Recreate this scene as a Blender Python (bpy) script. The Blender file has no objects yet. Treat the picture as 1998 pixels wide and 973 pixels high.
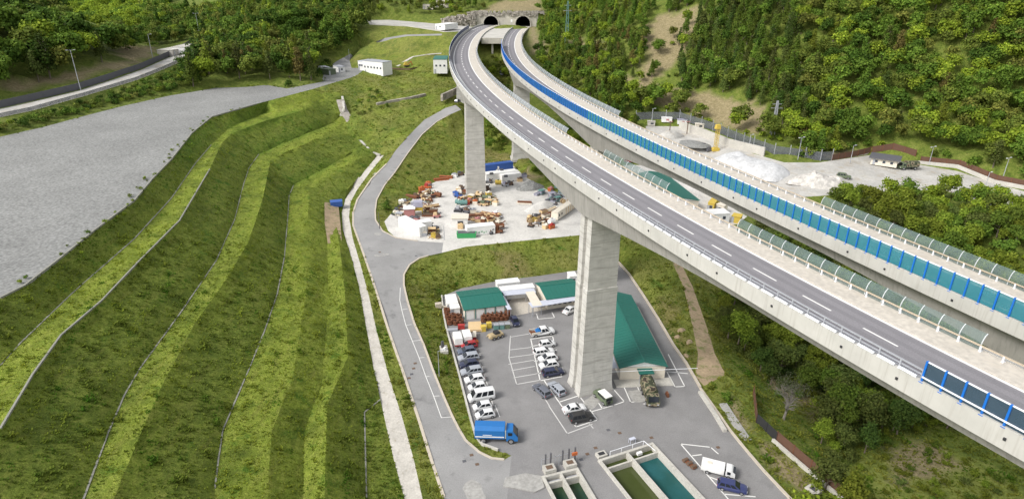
import bpy, math, random
import numpy as np
from mathutils import Vector, Matrix, noise
from mathutils.geometry import delaunay_2d_cdt
random.seed(7); rng = np.random.default_rng(7)
S = bpy.context.scene; COL = S.collection
R2 = math.radians
# ------------------------------------------------------------------ camera solved from the lane dashes and the upright poles
F_, TH, RO, CZ = 1236.0, R2(23.66), -0.0062, 74.0
_c, _s, _cr, _sr = math.cos(TH), math.sin(TH), math.cos(RO), math.sin(RO)
RM = np.array([[1, 0, 0], [0, -_s, _c], [0, -_c, -_s]]) @ np.array([[_cr, -_sr, 0], [_sr, _cr, 0], [0, 0, 1]])
def at(px, py, z=0.0):
    d = RM @ np.array([(px - 999) / F_, (py - 486.5) / F_, 1.0])
    k = (z - CZ) / d[2]
    return Vector((d[0] * k, d[1] * k, z))
def pix(X):
    X = np.asarray(X, float) - np.array([0, 0, CZ]); c = X @ RM
    return np.stack([999 + F_ * c[..., 0] / c[..., 2], 486.5 + F_ * c[..., 1] / c[..., 2]], -1)
cam = bpy.data.cameras.new('camera'); co = bpy.data.objects.new('camera', cam); COL.objects.link(co)
cam.sensor_width = 36; cam.lens = F_ / 1998 * 36; cam.clip_start = .5; cam.clip_end = 4000
m3 = Matrix([[RM[i][0], -RM[i][1], -RM[i][2]] for i in range(3)]).to_4x4(); m3.translation = (0, 0, CZ)
co.matrix_world = m3; S.camera = co
# ------------------------------------------------------------------ materials
MATS = {}
def nd(nt, t, **k):
    n = nt.nodes.new(t)
    for a, b in k.items():
        if a in n.inputs: n.inputs[a].default_value = b
        else: setattr(n, a, b)
    return n
def newmat(name):
    m = bpy.data.materials.new(name); m.use_nodes = True; MATS[name] = m
    nt = m.node_tree; b = nt.nodes['Principled BSDF']; b.inputs['Specular IOR Level'].default_value = .25
    return m, nt, b
def c4(c): return (c[0], c[1], c[2], 1)
def mixc(nt, a, b, fac, mode='MIX'):
    n = nt.nodes.new('ShaderNodeMix'); n.data_type = 'RGBA'; n.blend_type = mode
    for s_, v in ((n.inputs[6], a), (n.inputs[7], b), (n.inputs[0], fac)):
        if hasattr(v, 'is_output'): nt.links.new(v, s_)
        else: s_.default_value = c4(v) if isinstance(v, (tuple, list)) else v
    return n.outputs[2]
def noi(nt, scale, detail=4, rough=.6, vec=None, dist=0, stretch=None):
    if vec is None: vec = nd(nt, 'ShaderNodeNewGeometry').outputs['Position']
    if stretch:
        mp = nd(nt, 'ShaderNodeMapping'); mp.inputs['Scale'].default_value = stretch[:3]
        if len(stretch) > 3: mp.inputs['Rotation'].default_value = (0, 0, stretch[3])
        nt.links.new(vec, mp.inputs['Vector']); vec = mp.outputs[0]
    n = nd(nt, 'ShaderNodeTexNoise', Scale=scale, Detail=detail, Roughness=rough, Distortion=dist); nt.links.new(vec, n.inputs['Vector'])
    return n.outputs['Fac']
def ramp(nt, fac, stops):
    r = nd(nt, 'ShaderNodeValToRGB'); e = r.color_ramp.elements
    while len(e) < len(stops): e.new(.5)
    for x, (p, c) in zip(e, stops): x.position = p; x.color = c4(c) if isinstance(c, (tuple, list)) else (c, c, c, 1)
    nt.links.new(fac, r.inputs[0]); return r.outputs[0]
def bump(nt, b, h, st=.5, dist=.1):
    n = nd(nt, 'ShaderNodeBump', Strength=st, Distance=dist); nt.links.new(h, n.inputs['Height']); nt.links.new(n.outputs[0], b.inputs['Normal'])
def surf(name, base, var=.15, scale=1.2, rough=.8, fine=12., metal=0, stains=None, bmp=0, stretch=None, spec=.25, fc=(.78, 1.2)):
    m, nt, b = newmat(name)
    d = tuple(x * (1 - var) for x in base); l = tuple(min(1, x * (1 + var)) for x in base)
    c = ramp(nt, noi(nt, scale, 5, stretch=stretch), [(.3, d), (.7, l)])
    f = noi(nt, fine, 2)
    c = mixc(nt, c, ramp(nt, f, [(.3, fc[0]), (.7, fc[1])]), .6, 'MULTIPLY')
    if stains:
        sc, lo, hi, colr, st2 = stains
        c = mixc(nt, c, colr, ramp(nt, noi(nt, sc, 6, .65, stretch=st2), [(lo, 0.), (hi, 1.)]))
    nt.links.new(c, b.inputs['Base Color']); b.inputs['Roughness'].default_value = rough; b.inputs['Metallic'].default_value = metal
    b.inputs['Specular IOR Level'].default_value = spec
    if bmp: bump(nt, b, f, bmp, .05)
    return m
def plain(name, base, rough=.5, metal=0, spec=.4, var=.12):
    m, nt, b = newmat(name)
    c = mixc(nt, tuple(x * (1 - var) for x in base), tuple(min(1, x * (1 + var)) for x in base), noi(nt, .9, 4))
    c = mixc(nt, c, tuple(x * .7 + .03 for x in base), ramp(nt, noi(nt, 3.1, 5), [(.5, 0.), (.8, .55)]))
    nt.links.new(c, b.inputs['Base Color'])
    b.inputs['Roughness'].default_value = rough; b.inputs['Metallic'].default_value = metal; b.inputs['Specular IOR Level'].default_value = spec
    return m
surf('asphalt', (.275, .27, .265), .13, .12, .9, 6, stains=(.35, .58, .75, (.17, .168, .166), None), bmp=.2)
surf('lot_asphalt', (.225, .219, .217), .12, .16, .9, 5, stains=(.25, .55, .8, (.17, .166, .165), None), bmp=.2)
surf('deck_asphalt', (.225, .215, .226), .05, .3, .9, 7, stains=(.9, .56, .8, (.185, .176, .186), (1, .12, 1, -.42)), bmp=.1)
surf('deck_asphalt_dark', (.155, .148, .158), .05, .3, .9, 7)
surf('deck_asphalt_worn', (.198, .19, .2), .05, .3, .9, 7)
surf('concrete', (.47, .44, .38), .13, .35, .85, 5, stains=(.5, .54, .78, (.30, .28, .25), (1, 1, .18)), bmp=.15)
surf('footway', (.50, .46, .40), .05, .25, .9, 2, stains=(.5, .55, .8, (.44, .39, .32), None))
surf('slab', (.47, .45, .405), .12, .22, .88, 3, stains=(.3, .53, .72, (.42, .40, .37), None))
surf('path_slab', (.50, .47, .42), .12, .5, .9, 3, stains=(.9, .56, .7, (.33, .30, .24), None))
surf('yard_slab', (.57, .55, .515), .1, .15, .9, 2.5, stains=(.2, .5, .72, (.40, .385, .36), None))
surf('gravel', (.225, .225, .215), .13, .045, .95, 1.9, stains=(1.1, .66, .76, (.36, .355, .34), None), bmp=.2, fc=(.45, 1.55))
surf('white_gravel', (.43, .415, .385), .18, .12, .95, 1.5, stains=(.25, .52, .68, (.36, .32, .26), None), bmp=.6)
surf('dirt', (.33, .25, .16), .2, .25, .95, 2, stains=(.6, .52, .66, (.16, .17, .06), None), bmp=.5)
surf('stone', (.34, .31, .27), .35, .55, .95, 1.3, bmp=.9)
surf('rubble_white', (.48, .455, .42), .35, .7, .95, 1.8, bmp=.9)
plain('kerb', (.50, .44, .36), .9, var=.2)
plain('gutter', (.25, .245, .21), .9, var=.3)
surf('pale_patch', (.34, .33, .31), .12, .5, .9, 2)
plain('line_white', (.72, .71, .68), .8, var=.08)
plain('line_faint', (.56, .55, .53), .85, var=.12)
plain('white', (.78, .77, .75), .5); plain('cream', (.68, .62, .52), .7); plain('grey_metal', (.42, .43, .46), .45, .3)
plain('pale_blue_roof', (.52, .54, .62), .5); plain('roof_green', (.018, .135, .105), .55, var=.1)
plain('dark', (.03, .03, .033), .6); plain('tyre', (.025, .025, .025), .85); plain('rim', (.42, .42, .43), .35, .6)
plain('rust', (.17, .065, .03), .85, var=.4); plain('rust_fence', (.115, .06, .038), .9, var=.25); plain('timber', (.62, .45, .25), .8, var=.15)
plain('orange', (.46, .12, .035), .6, var=.3); plain('red', (.36, .035, .03), .55, var=.3); plain('yellow', (.58, .42, .07), .6, var=.25); plain('blue', (.035, .10, .34), .55, var=.2)
plain('barrier_blue', (.01, .14, .52), .4); plain('barrier_navy', (.03, .05, .14), .4); plain('skip_green', (.04, .30, .10), .5); plain('army_green', (.12, .15, .09), .7)
plain('tan', (.42, .33, .19), .7); plain('brown', (.14, .09, .06), .7); plain('teal', (.12, .24, .22), .7); plain('pink', (.45, .2, .19), .7); plain('lilac', (.35, .34, .42), .6)
plain('truck_blue', (.02, .15, .42), .4); plain('charcoal', (.10, .10, .11), .7); plain('grey_bark', (.21, .19, .165), .95, var=.3); plain('trunk', (.16, .13, .10), .95, var=.3); plain('pale_bark', (.42, .39, .35), .9, var=.2)
plain('frame_grey', (.55, .57, .58), .4); plain('rail_white', (.80, .81, .84), .4); plain('rail_beige', (.46, .38, .28), .6); surf('tarp', (.50, .50, .50), .2, .5, .8, 1.6, bmp=.9); plain('lamp_head', (.6, .6, .6), .4)
for n_, c_ in dict(car_white=(.75, .75, .75), car_red=(.35, .01, .015), car_navy=(.015, .02, .06), car_silver=(.36, .38, .42), car_black=(.012, .012, .014), car_grey=(.13, .14, .17), car_slate=(.09, .11, .16), car_blue=(.02, .03, .13)).items():
    m, nt, b = newmat(n_); c = mixc(nt, c_, tuple(x * .8 + .02 for x in c_), noi(nt, 1.5)); nt.links.new(c, b.inputs['Base Color'])
    b.inputs['Roughness'].default_value = .28; b.inputs['Coat Weight'].default_value = .5; b.inputs['Specular IOR Level'].default_value = .5
def glassy(name, c, rough=.08): 
    m, nt, b = newmat(name); cc = mixc(nt, c, tuple(x * .6 for x in c), noi(nt, 2.)); nt.links.new(cc, b.inputs['Base Color']); b.inputs['Roughness'].default_value = rough; b.inputs['Specular IOR Level'].default_value = .5
glassy('car_glass', (.02, .024, .03)); glassy('window_glass', (.06, .07, .085), .1); glassy('headlamp', (.6, .6, .62), .1); glassy('tail_lamp', (.3, .01, .01), .2)
def seethru(name, c, alpha, var=.1, rough=.15):
    m, nt, b = newmat(name); n = noi(nt, .8, 4)
    nt.links.new(mixc(nt, c, tuple(x * .7 for x in c), n), b.inputs['Base Color']); b.inputs['Roughness'].default_value = rough
    nt.links.new(ramp(nt, n, [(.3, alpha - var), (.7, min(1, alpha + var))]), b.inputs['Alpha'])
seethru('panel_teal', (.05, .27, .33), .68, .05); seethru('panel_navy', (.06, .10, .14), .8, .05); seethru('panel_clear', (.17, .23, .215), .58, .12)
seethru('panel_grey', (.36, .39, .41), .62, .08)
seethru('panel_blue', (.025, .14, .36), .84, .04); seethru('mesh_wire', (.17, .18, .2), .55, .08, .6); seethru('netting', (.28, .31, .30), .35, .08, .7)
m, nt, b = newmat('camo'); n = noi(nt, .9, 2, .5, nd(nt, 'ShaderNodeTexCoord').outputs['Object'])
r = ramp(nt, n, [(0, (.045, .05, .03)), (.45, (.11, .12, .07)), (.5, (.25, .21, .14)), (.58, (.05, .04, .03))]); r.node.color_ramp.interpolation = 'CONSTANT'
nt.links.new(r, b.inputs['Base Color']); b.inputs['Roughness'].default_value = .8
def watermat(name, c1, c2):
    m, nt, b = newmat(name); nt.links.new(mixc(nt, c1, c2, ramp(nt, noi(nt, .25, 5), [(.35, 0.), (.7, 1.)])), b.inputs['Base Color'])
    b.inputs['Roughness'].default_value = .12; b.inputs['Specular IOR Level'].default_value = .35; bump(nt, b, noi(nt, 1.6, 3), .06, .1)
watermat('water_olive', (.05, .065, .018), (.06, .075, .025)); watermat('water_teal', (.012, .075, .07), (.02, .11, .12)); watermat('water_dark', (.012, .045, .03), (.03, .05, .016))
# pier concrete: pour lines every 2.4 m and board marks
m, nt, b = newmat('pier_concrete'); pos = nd(nt, 'ShaderNodeNewGeometry').outputs['Position']
sx = nd(nt, 'ShaderNodeSeparateXYZ'); nt.links.new(pos, sx.inputs[0])
c = ramp(nt, noi(nt, .5, 5), [(.3, (.43, .415, .385)), (.7, (.56, .545, .505))])
fr = nd(nt, 'ShaderNodeMath', operation='FRACT'); mu = nd(nt, 'ShaderNodeMath', operation='MULTIPLY'); mu.inputs[1].default_value = 1 / 2.4
nt.links.new(sx.outputs[2], mu.inputs[0]); nt.links.new(mu.outputs[0], fr.inputs[0])
c = mixc(nt, c, (.33, .31, .28), ramp(nt, fr.outputs[0], [(0., .9), (.05, .3), (.14, 0.)]))
c = mixc(nt, c, (.27, .255, .23), ramp(nt, noi(nt, 1.1, 6, .72, stretch=(.25, .25, 2.2)), [(.5, 0.), (.7, .75)]))
c = mixc(nt, c, (.33, .31, .285), ramp(nt, noi(nt, 1.3, 4, .6, stretch=(2.2, 2.2, .12)), [(.55, 0.), (.8, .5)]))
nt.links.new(c, b.inputs['Base Color']); b.inputs['Roughness'].default_value = .9
# fascia concrete: vertical runs
m, nt, b = newmat('fascia'); c = ramp(nt, noi(nt, .3, 4), [(.3, (.41, .40, .37)), (.7, (.50, .485, .45))])
c = mixc(nt, c, (.31, .285, .25), ramp(nt, noi(nt, 1.5, 4, .6, stretch=(2.4, 2.4, .1)), [(.52, 0.), (.75, .6)]))
nt.links.new(c, b.inputs['Base Color']); b.inputs['Roughness'].default_value = .88
m, nt, b = newmat('girder_concrete_shaded'); c = ramp(nt, noi(nt, .3, 4), [(.3, (.25, .24, .22)), (.7, (.33, .315, .29))])  # same concrete as the fascia, with the shade under the deck in its colour
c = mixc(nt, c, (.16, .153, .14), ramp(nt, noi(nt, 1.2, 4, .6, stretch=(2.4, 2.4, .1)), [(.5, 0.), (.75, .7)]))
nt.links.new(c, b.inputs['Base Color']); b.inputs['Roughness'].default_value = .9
# grass: lush attribute = mown bright bench grass, dry attribute = straw
m, nt, b = newmat('grass'); at_ = nd(nt, 'ShaderNodeAttribute', attribute_name='lush'); dr = nd(nt, 'ShaderNodeAttribute', attribute_name='dry')
n1 = noi(nt, .11, 6, .65); n2 = noi(nt, .9, 5, .7, dist=.6); n3 = noi(nt, 4.5, 4, .75); n4 = noi(nt, .9, 5, .7, stretch=(1, .12, 1, -.24))
slope = ramp(nt, n2, [(.25, (.075, .112, .018)), (.45, (.125, .165, .028)), (.6, (.18, .22, .04)), (.78, (.26, .285, .07))])
bench = ramp(nt, n2, [(.25, (.15, .205, .024)), (.5, (.24, .295, .042)), (.75, (.35, .38, .08))])
lf = nd(nt, 'ShaderNodeMath', operation='MULTIPLY_ADD'); lf.inputs[1].default_value = 1.7; lf.inputs[2].default_value = -.85; nt.links.new(noi(nt, .7, 5, .7), lf.inputs[0]); la = nd(nt, 'ShaderNodeMath', operation='ADD', use_clamp=True); nt.links.new(at_.outputs['Fac'], la.inputs[0]); nt.links.new(lf.outputs[0], la.inputs[1])
c = mixc(nt, slope, bench, la.outputs[0])
c = mixc(nt, c, ramp(nt, n2, [(.3, (.14, .12, .04)), (.7, (.26, .22, .10))]), dr.outputs['Fac'])
vv = nd(nt, 'ShaderNodeAttribute', attribute_name='vivid'); c = mixc(nt, c, ramp(nt, n2, [(.3, (.07, .135, .018)), (.7, (.15, .24, .032))]), vv.outputs['Fac'])
c = mixc(nt, c, (.21, .20, .05), ramp(nt, n4, [(.5, 0.), (.75, .6)]))
c = mixc(nt, c, (.055, .088, .014), ramp(nt, n1, [(.5, 0.), (.68, .65)]))
c = mixc(nt, c, (.05, .075, .014), ramp(nt, noi(nt, .34, 6, .72, dist=.8, stretch=(1, .45, 1, -.24)), [(.5, 0.), (.7, .5)]))
c = mixc(nt, c, (.045, .12, .012), ramp(nt, noi(nt, .23, 5, .7), [(.57, 0.), (.68, .7)]))
c = mixc(nt, c, ramp(nt, n3, [(.3, .5), (.7, 1.5)]), .8, 'MULTIPLY')
nt.links.new(c, b.inputs['Base Color']); b.inputs['Roughness'].default_value = .95; b.inputs['Specular IOR Level'].default_value = .1
bump(nt, b, n3, .9, .35)
m, nt, b = newmat('undergrowth'); dr = nd(nt, 'ShaderNodeAttribute', attribute_name='dry')
n2 = noi(nt, .5, 6, .7); c = ramp(nt, n2, [(.3, (.06, .09, .014)), (.5, (.115, .15, .022)), (.7, (.19, .205, .05))])
lu = nd(nt, 'ShaderNodeAttribute', attribute_name='lush'); c = mixc(nt, c, ramp(nt, n2, [(.3, (.13, .165, .028)), (.7, (.25, .27, .06))]), ramp(nt, lu.outputs['Fac'], [(.42, 0.), (.7, .9)]))
c = mixc(nt, c, ramp(nt, noi(nt, .9, 5), [(.3, (.19, .15, .08)), (.7, (.33, .26, .16))]), dr.outputs['Fac'])
c = mixc(nt, c, ramp(nt, noi(nt, 2.5, 4, .7), [(.3, .6), (.7, 1.4)]), .8, 'MULTIPLY')
nt.links.new(c, b.inputs['Base Color']); b.inputs['Roughness'].default_value = .95; bump(nt, b, n2, .9, .6)
def leafmat(name, d, l, tint=None):
    m, nt, b = newmat(name); g = nd(nt, 'ShaderNodeNewGeometry'); oi = nd(nt, 'ShaderNodeObjectInfo')
    c = ramp(nt, g.outputs['Random Per Island'], [(.0, d), (.6, tuple((x + y) / 2 for x, y in zip(d, l))), (1., l)])
    hs = nd(nt, 'ShaderNodeHueSaturation'); nt.links.new(c, hs.inputs['Color'])
    mr = nd(nt, 'ShaderNodeMapRange'); mr.inputs[3].default_value = .72; mr.inputs[4].default_value = 1.35; nt.links.new(oi.outputs['Random'], mr.inputs[0]); nt.links.new(mr.outputs[0], hs.inputs['Value'])
    mr2 = nd(nt, 'ShaderNodeMapRange'); mr2.inputs[3].default_value = .485; mr2.inputs[4].default_value = .515; nt.links.new(oi.outputs['Random'], mr2.inputs[0]); nt.links.new(mr2.outputs[0], hs.inputs['Hue'])
    o = hs.outputs[0]
    if tint:
        a = nd(nt, 'ShaderNodeAttribute', attribute_name='tint'); o = mixc(nt, o, a.outputs['Color'], 1., 'MULTIPLY')
    nt.links.new(o, b.inputs['Base Color']); b.inputs['Roughness'].default_value = .7; b.inputs['Specular IOR Level'].default_value = .12
    tr = nd(nt, 'ShaderNodeBsdfTranslucent'); nt.links.new(o, tr.inputs[0]); mx = nd(nt, 'ShaderNodeMixShader', Fac=.6 if name == 'grass_blade' else .3)
    nt.links.new(b.outputs[0], mx.inputs[1]); nt.links.new(tr.outputs[0], mx.inputs[2]); nt.links.new(mx.outputs[0], nt.nodes['Material Output'].inputs[0])
LEAF = {'dark green': ((.035, .068, .013), (.09, .14, .025)), 'mid green': ((.06, .105, .014), (.145, .205, .027)), 'yellow green': ((.105, .15, .014), (.235, .28, .035)),
        'olive': ((.058, .085, .018), (.145, .175, .04)), 'rusty brown': ((.10, .09, .025), (.20, .165, .045)), 'grey green': ((.07, .085, .04), (.16, .17, .10))}
for k, (d, l) in LEAF.items(): leafmat('leaf ' + k, d, l)
leafmat('leaf wood', (.062, .106, .014), (.155, .21, .03), True); leafmat('grass_blade', (.14, .175, .028), (.28, .305, .06), True)
# ------------------------------------------------------------------ mesh helpers
class MB:
    def __init__(s): s.v = []; s.f = []; s.m = []
    def add(s, vs, fs, mi=0):
        o = len(s.v); s.v += [tuple(v) for v in vs]; s.f += [tuple(i + o for i in f) for f in fs]; s.m += [mi] * len(fs); return s
    def box(s, c, size, rz=0, mi=0, taper=1., ty=None):
        hx, hy, hz = size[0] / 2, size[1] / 2, size[2] / 2; ca, sa = math.cos(rz), math.sin(rz); vs = []
        ty = taper if ty is None else ty
        for k, (tx, tyy) in ((-1, (1, 1)), (1, (taper, ty))):
            for x, y in ((-hx, -hy), (hx, -hy), (hx, hy), (-hx, hy)):
                x *= tx; y *= tyy; vs.append((c[0] + x * ca - y * sa, c[1] + x * sa + y * ca, c[2] + k * hz))
        return s.add(vs, [(3, 2, 1, 0), (4, 5, 6, 7), (0, 1, 5, 4), (1, 2, 6, 5), (2, 3, 7, 6), (3, 0, 4, 7)], mi)
    def cyl(s, a, b, r0, r1=None, n=10, mi=0):
        r1 = r0 if r1 is None else r1; a = Vector(a); b = Vector(b); d = (b - a).normalized(); u = d.orthogonal().normalized(); w = d.cross(u); vs = []
        for p, r in ((a, r0), (b, r1)):
            for i in range(n): t = 2 * math.pi * i / n; vs.append(p + (u * math.cos(t) + w * math.sin(t)) * r)
        return s.add(vs, [(i, (i + 1) % n, n + (i + 1) % n, n + i) for i in range(n)] + [tuple(range(n))[::-1], tuple(range(n, 2 * n))], mi)
    def bar(s, a, b, w, h, mi=0):
        a = Vector(a); b = Vector(b); d = (b - a).normalized(); up = Vector((0, 0, 1)) if abs(d.z) < .95 else Vector((0, 1, 0)); u = d.cross(up).normalized(); q = u.cross(d)
        vs = [p + u * x * w / 2 + q * y * h / 2 for p in (a, b) for x, y in ((-1, -1), (1, -1), (1, 1), (-1, 1))]
        return s.add(vs, [(0, 1, 2, 3), (7, 6, 5, 4), (0, 4, 5, 1), (1, 5, 6, 2), (2, 6, 7, 3), (3, 7, 4, 0)], mi)
    def loft(s, rings, mi=0, close=True, caps=True):
        n = len(rings[0]); vs = [p for r in rings for p in r]; fs = []
        for k in range(len(rings) - 1):
            for i in range(n if close else n - 1): fs.append((k * n + i, k * n + (i + 1) % n, (k + 1) * n + (i + 1) % n, (k + 1) * n + i))
        if caps and close: fs += [tuple(range(n))[::-1], tuple(range((len(rings) - 1) * n, len(rings) * n))]
        return s.add(vs, fs, mi)
    def prism(s, poly, z0, z1, mi=0):
        n = len(poly); vs = [(p[0], p[1], z0) for p in poly] + [(p[0], p[1], z1) for p in poly]
        return s.add(vs, [(i, (i + 1) % n, n + (i + 1) % n, n + i) for i in range(n)] + [tuple(range(n))[::-1], tuple(range(n, 2 * n))], mi)
    def quad(s, a, b, c, d, mi=0): return s.add([a, b, c, d], [(0, 1, 2, 3)], mi)
    def plate(s, q, t, mi=0):
        q = [Vector(x) for x in q]; n = (q[1] - q[0]).cross(q[2] - q[0]).normalized() * t
        return s.loft([q, [x + n for x in q]], mi)
    def mesh(s, name, mats):
        me = bpy.data.meshes.new(name); me.from_pydata(s.v, [], s.f)
        for k in mats: me.materials.append(MATS[k])
        if len(mats) > 1: me.polygons.foreach_set('material_index', s.m)
        import bmesh
        bm = bmesh.new(); bm.from_mesh(me); bmesh.ops.recalc_face_normals(bm, faces=bm.faces); bm.to_mesh(me); bm.free(); me.update(); return me
    def build(s, name, mats, parent=None, **k):
        mats = [mats] if isinstance(mats, str) else mats
        return link(name, s.mesh(name, mats), parent, **k)
def link(name, data, parent=None, label=None, cat=None, group=None, kind=None, loc=None, rz=None, smooth=False):
    o = bpy.data.objects.new(name, data); COL.objects.link(o)
    if parent is not None: o.parent = parent
    if loc is not None: o.location = loc
    if rz is not None: o.rotation_euler = (0, 0, rz)
    for k, v in (('label', label), ('category', cat), ('group', group), ('kind', kind)):
        if v: o[k] = v
    if smooth and data: data.polygons.foreach_set('use_smooth', [True] * len(data.polygons))
    return o
def thing(name, label, cat, loc=(0, 0, 0), rz=0, group=None): return link(name, None, None, label, cat, group, None, loc, rz)
def part(o, mat):
    if o.material_slots: o.material_slots[0].link = 'OBJECT'; o.material_slots[0].material = MATS[mat]
    return o
def copytree(o, loc, rz, label, group=None, parent=None):
    c = o.copy(); COL.objects.link(c)
    if parent is None: c.location = loc; c.rotation_euler = (0, 0, rz); c['label'] = label
    else: c.parent = parent
    if group: c['group'] = group
    for ch in o.children: copytree(ch, None, None, None, None, c)
    return c
def npmesh(name, v, f, mats, smooth=False):
    me = bpy.data.meshes.new(name); nv, nf, k = len(v), len(f), f.shape[1]
    me.vertices.add(nv); me.vertices.foreach_set('co', np.asarray(v, np.float32).ravel()); me.loops.add(nf * k); me.polygons.add(nf)
    me.loops.foreach_set('vertex_index', np.asarray(f, np.int32).ravel()); me.polygons.foreach_set('loop_start', np.arange(0, nf * k, k, dtype=np.int32))
    me.update(calc_edges=True)
    for m_ in mats: me.materials.append(MATS[m_])
    return me
# ------------------------------------------------------------------ terrain: one triangulated sheet with break lines
def W(pts): return [at(*p) for p in pts]
ROAD_L = [(868, 1010, 0), (866, 969, 0), (842, 898, 0), (818, 821, .8), (789, 733, 1.8), (757, 641, 3.0), (740, 587, 3.7), (726, 544, 4.3), (711, 500, 4.9), (700, 470, 5.2), (689, 440, 5.6), (689, 415, 6), (697, 390, 6.8), (725, 349, 8.6), (754, 320, 10.5), (770, 296, 12.2), (795, 267, 14.6), (828, 234, 17.6), (869, 211, 20.4), (889, 205, 21.2)]
ROAD_R = [(900, 214, 21.2), (877, 224, 19.4), (852, 238, 17), (823, 263, 14.4), (795, 300, 11.8), (770, 337, 9.3), (750, 362, 7.8), (735, 390, 6.6), (732, 412, 6), (733, 430, 5.5), (747, 451, 5.1), (773, 464, 5), (815, 470, 5), (865, 473.4, 5)]
JUNC = [(862, 493, 5), (836, 498.7, 5), (818, 504, 4.9), (799, 516.7, 4.7), (788, 535.7, 4.4), (788, 556, 4.1), (794, 583, 3.6), (808, 630, 3), (827, 673, 2.3), (846, 725, 1.6), (865, 772, .9), (881.7, 810, .4), (893, 832.5, .15), (908, 858, 0), (935.5, 882, 0), (959.5, 893.5, 0), (984, 896, 0), (998, 888, 0)]
LOT = [(998, 888, 0), (972, 879, 0), (941, 868, 0), (928, 851, 0), (917, 814, 0), (898, 740, 0), (881, 678, 0), (871, 642, 0), (865, 612, 0), (862, 578, 0), (900, 562, 0), (970, 548, 0), (1050, 538, 0), (1120, 528, 0), (1207, 513, 0), (1228, 537, 0), (1253, 574, 0), (1284, 623, 0), (1315, 676, 0), (1339, 710, 0), (1366, 757, 0), (1397, 800, 0), (1424, 839, 0), (1454, 876, 0), (1490, 918, 0), (1541, 972, 0), (1580, 1012, 0)]
YARD = [(865, 473.4, 5), (815, 470, 5), (773, 464, 5), (757, 450, 5), (750, 432, 5), (762, 418, 5), (802, 392, 5), (821, 369, 5), (854, 352, 5), (880, 342, 5), (907, 338, 5), (940, 322, 5), (1000, 322, 5), (1026, 346, 5), (1065, 369, 5), (1085, 378, 5), (1110, 382, 5), (1140, 395, 5), (1215, 425, 5), (1218, 450, 5), (1126, 459, 5), (1014, 470, 5), (909, 481, 5), (862, 493, 5)]
PATH_L = [(737, 303, 9), (712, 333, 8.2), (688, 366, 6.9), (673, 390, 6.4), (667, 415, 6), (669, 448, 5.5), (684, 497, 4.9), (700, 556, 4.2), (716, 646, 3), (730, 723, 2), (747, 801, 1.1), (769, 898, .3), (789, 971, 0), (798, 1012, 0)]
PATH_R = [(749, 303, 9.2), (721, 337, 8.3), (697, 370, 7), (684, 394, 6.4), (681, 423, 5.9), (688, 464, 5.4), (704, 518, 4.7), (720, 578, 3.9), (735, 646, 3), (757, 728, 2), (784, 811, 1), (808, 898, .3), (823, 966, 0), (834, 1012, 0)]
EMB_A = [(-90, 655, 27), (0, 581, 27), (48, 557, 27), (119, 502, 27), (183, 450, 27), (262, 391, 27), (298, 348, 27), (334, 311, 27), (374, 260, 27), (413, 228, 27), (500, 203, 27), (610, 174, 27), (690, 148, 27)]
EMB_B = [(-90, 800, 23), (0, 713, 23), (40, 669, 23), (143, 570, 23), (262, 466, 23), (334, 387, 23), (381, 319, 23), (412, 283, 23), (446, 250, 23), (500, 226, 23), (592, 191, 23), (618, 178, 24)]
EMB_C = [(-90, 930, 23), (0, 836, 23), (64, 729, 23), (119, 653, 23), (199, 585, 23), (270, 510, 23), (350, 430, 23), (409, 330, 23), (433, 279, 23), (454, 259, 23), (523, 234, 23), (585, 217, 23), (634, 191, 23.5)]
EMB_D = [(140, 1030, 16.5), (163, 973, 16.5), (211, 844, 16.5), (242, 772, 16.5), (274, 717, 16.5), (350, 613, 16.5), (421, 510, 16.5), (457, 430, 16.5), (476, 357, 16.5), (486, 327, 16.5), (505, 301, 16.5), (564, 275, 16.5), (630, 248, 16.5), (667, 233, 17)]
EMB_E = [(195, 1030, 16.3), (222, 973, 16.3), (278, 836, 16.3), (318, 748, 16.3), (381, 629, 16.3), (445, 540, 16.3), (486, 468, 16.3), (512, 390, 16.3), (522, 341, 16.3), (529, 308, 16.3), (597, 281, 16.3), (647, 252, 16.3), (672, 240, 16.6)]
EMB_F = [(414, 1030, 10.5), (419, 952, 10.5), (427, 889, 10.5), (434, 840, 10.5), (478, 738, 10.5), (514, 651, 10.5), (541, 573, 10.5), (555, 500, 10.5), (562, 415, 10.5), (564, 382, 10.5), (573, 361, 10.5), (597, 348, 10.5), (647, 321, 10.5), (690, 297, 11)]
EMB_G = [(510, 1030, 9), (520, 985, 9), (530, 840, 9), (570, 740, 9), (597, 573, 9.3), (600, 450, 9.8), (603, 371, 10.3), (647, 337, 10.3), (706, 308, 10.6)]
DIP = [(590, 1030, 5.6), (590, 985, 5.6), (594, 840, 5.8), (628, 743, 6.2), (641, 573, 6.6), (638, 480, 7), (640, 420, 7), (664, 385, 7.4), (700, 345, 8.4)]
RIDGE = [(633, 1030, 6), (633, 971, 6), (638, 791, 6.3), (679, 694, 5.8), (672, 560, 6.6), (664, 490, 7), (656, 440, 6.8)]
DRAIN = [(742, 779, 1.6), (711, 804, 1.8), (715, 971, 1.2)]
PLAT = EMB_A[:-1] + [(690, 150, 27), (712, 139, 27), (722, 133, 27), (660, 133, 27), (632, 143, 27), (628, 160, 27), (560, 173, 27), (520, 166, 27), (480, 170, 27), (420, 172, 27), (330, 187, 27), (240, 207, 27), (170, 225, 27), (80, 249, 27), (0, 267, 27), (-200, 310, 27)]
LRD_U = [(-120, 240, 30), (0, 213, 30), (62, 199, 30.3), (154, 177, 31), (216, 157, 31.8), (277, 136, 32.6), (339, 108, 33.8), (388, 80, 35)]
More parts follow.
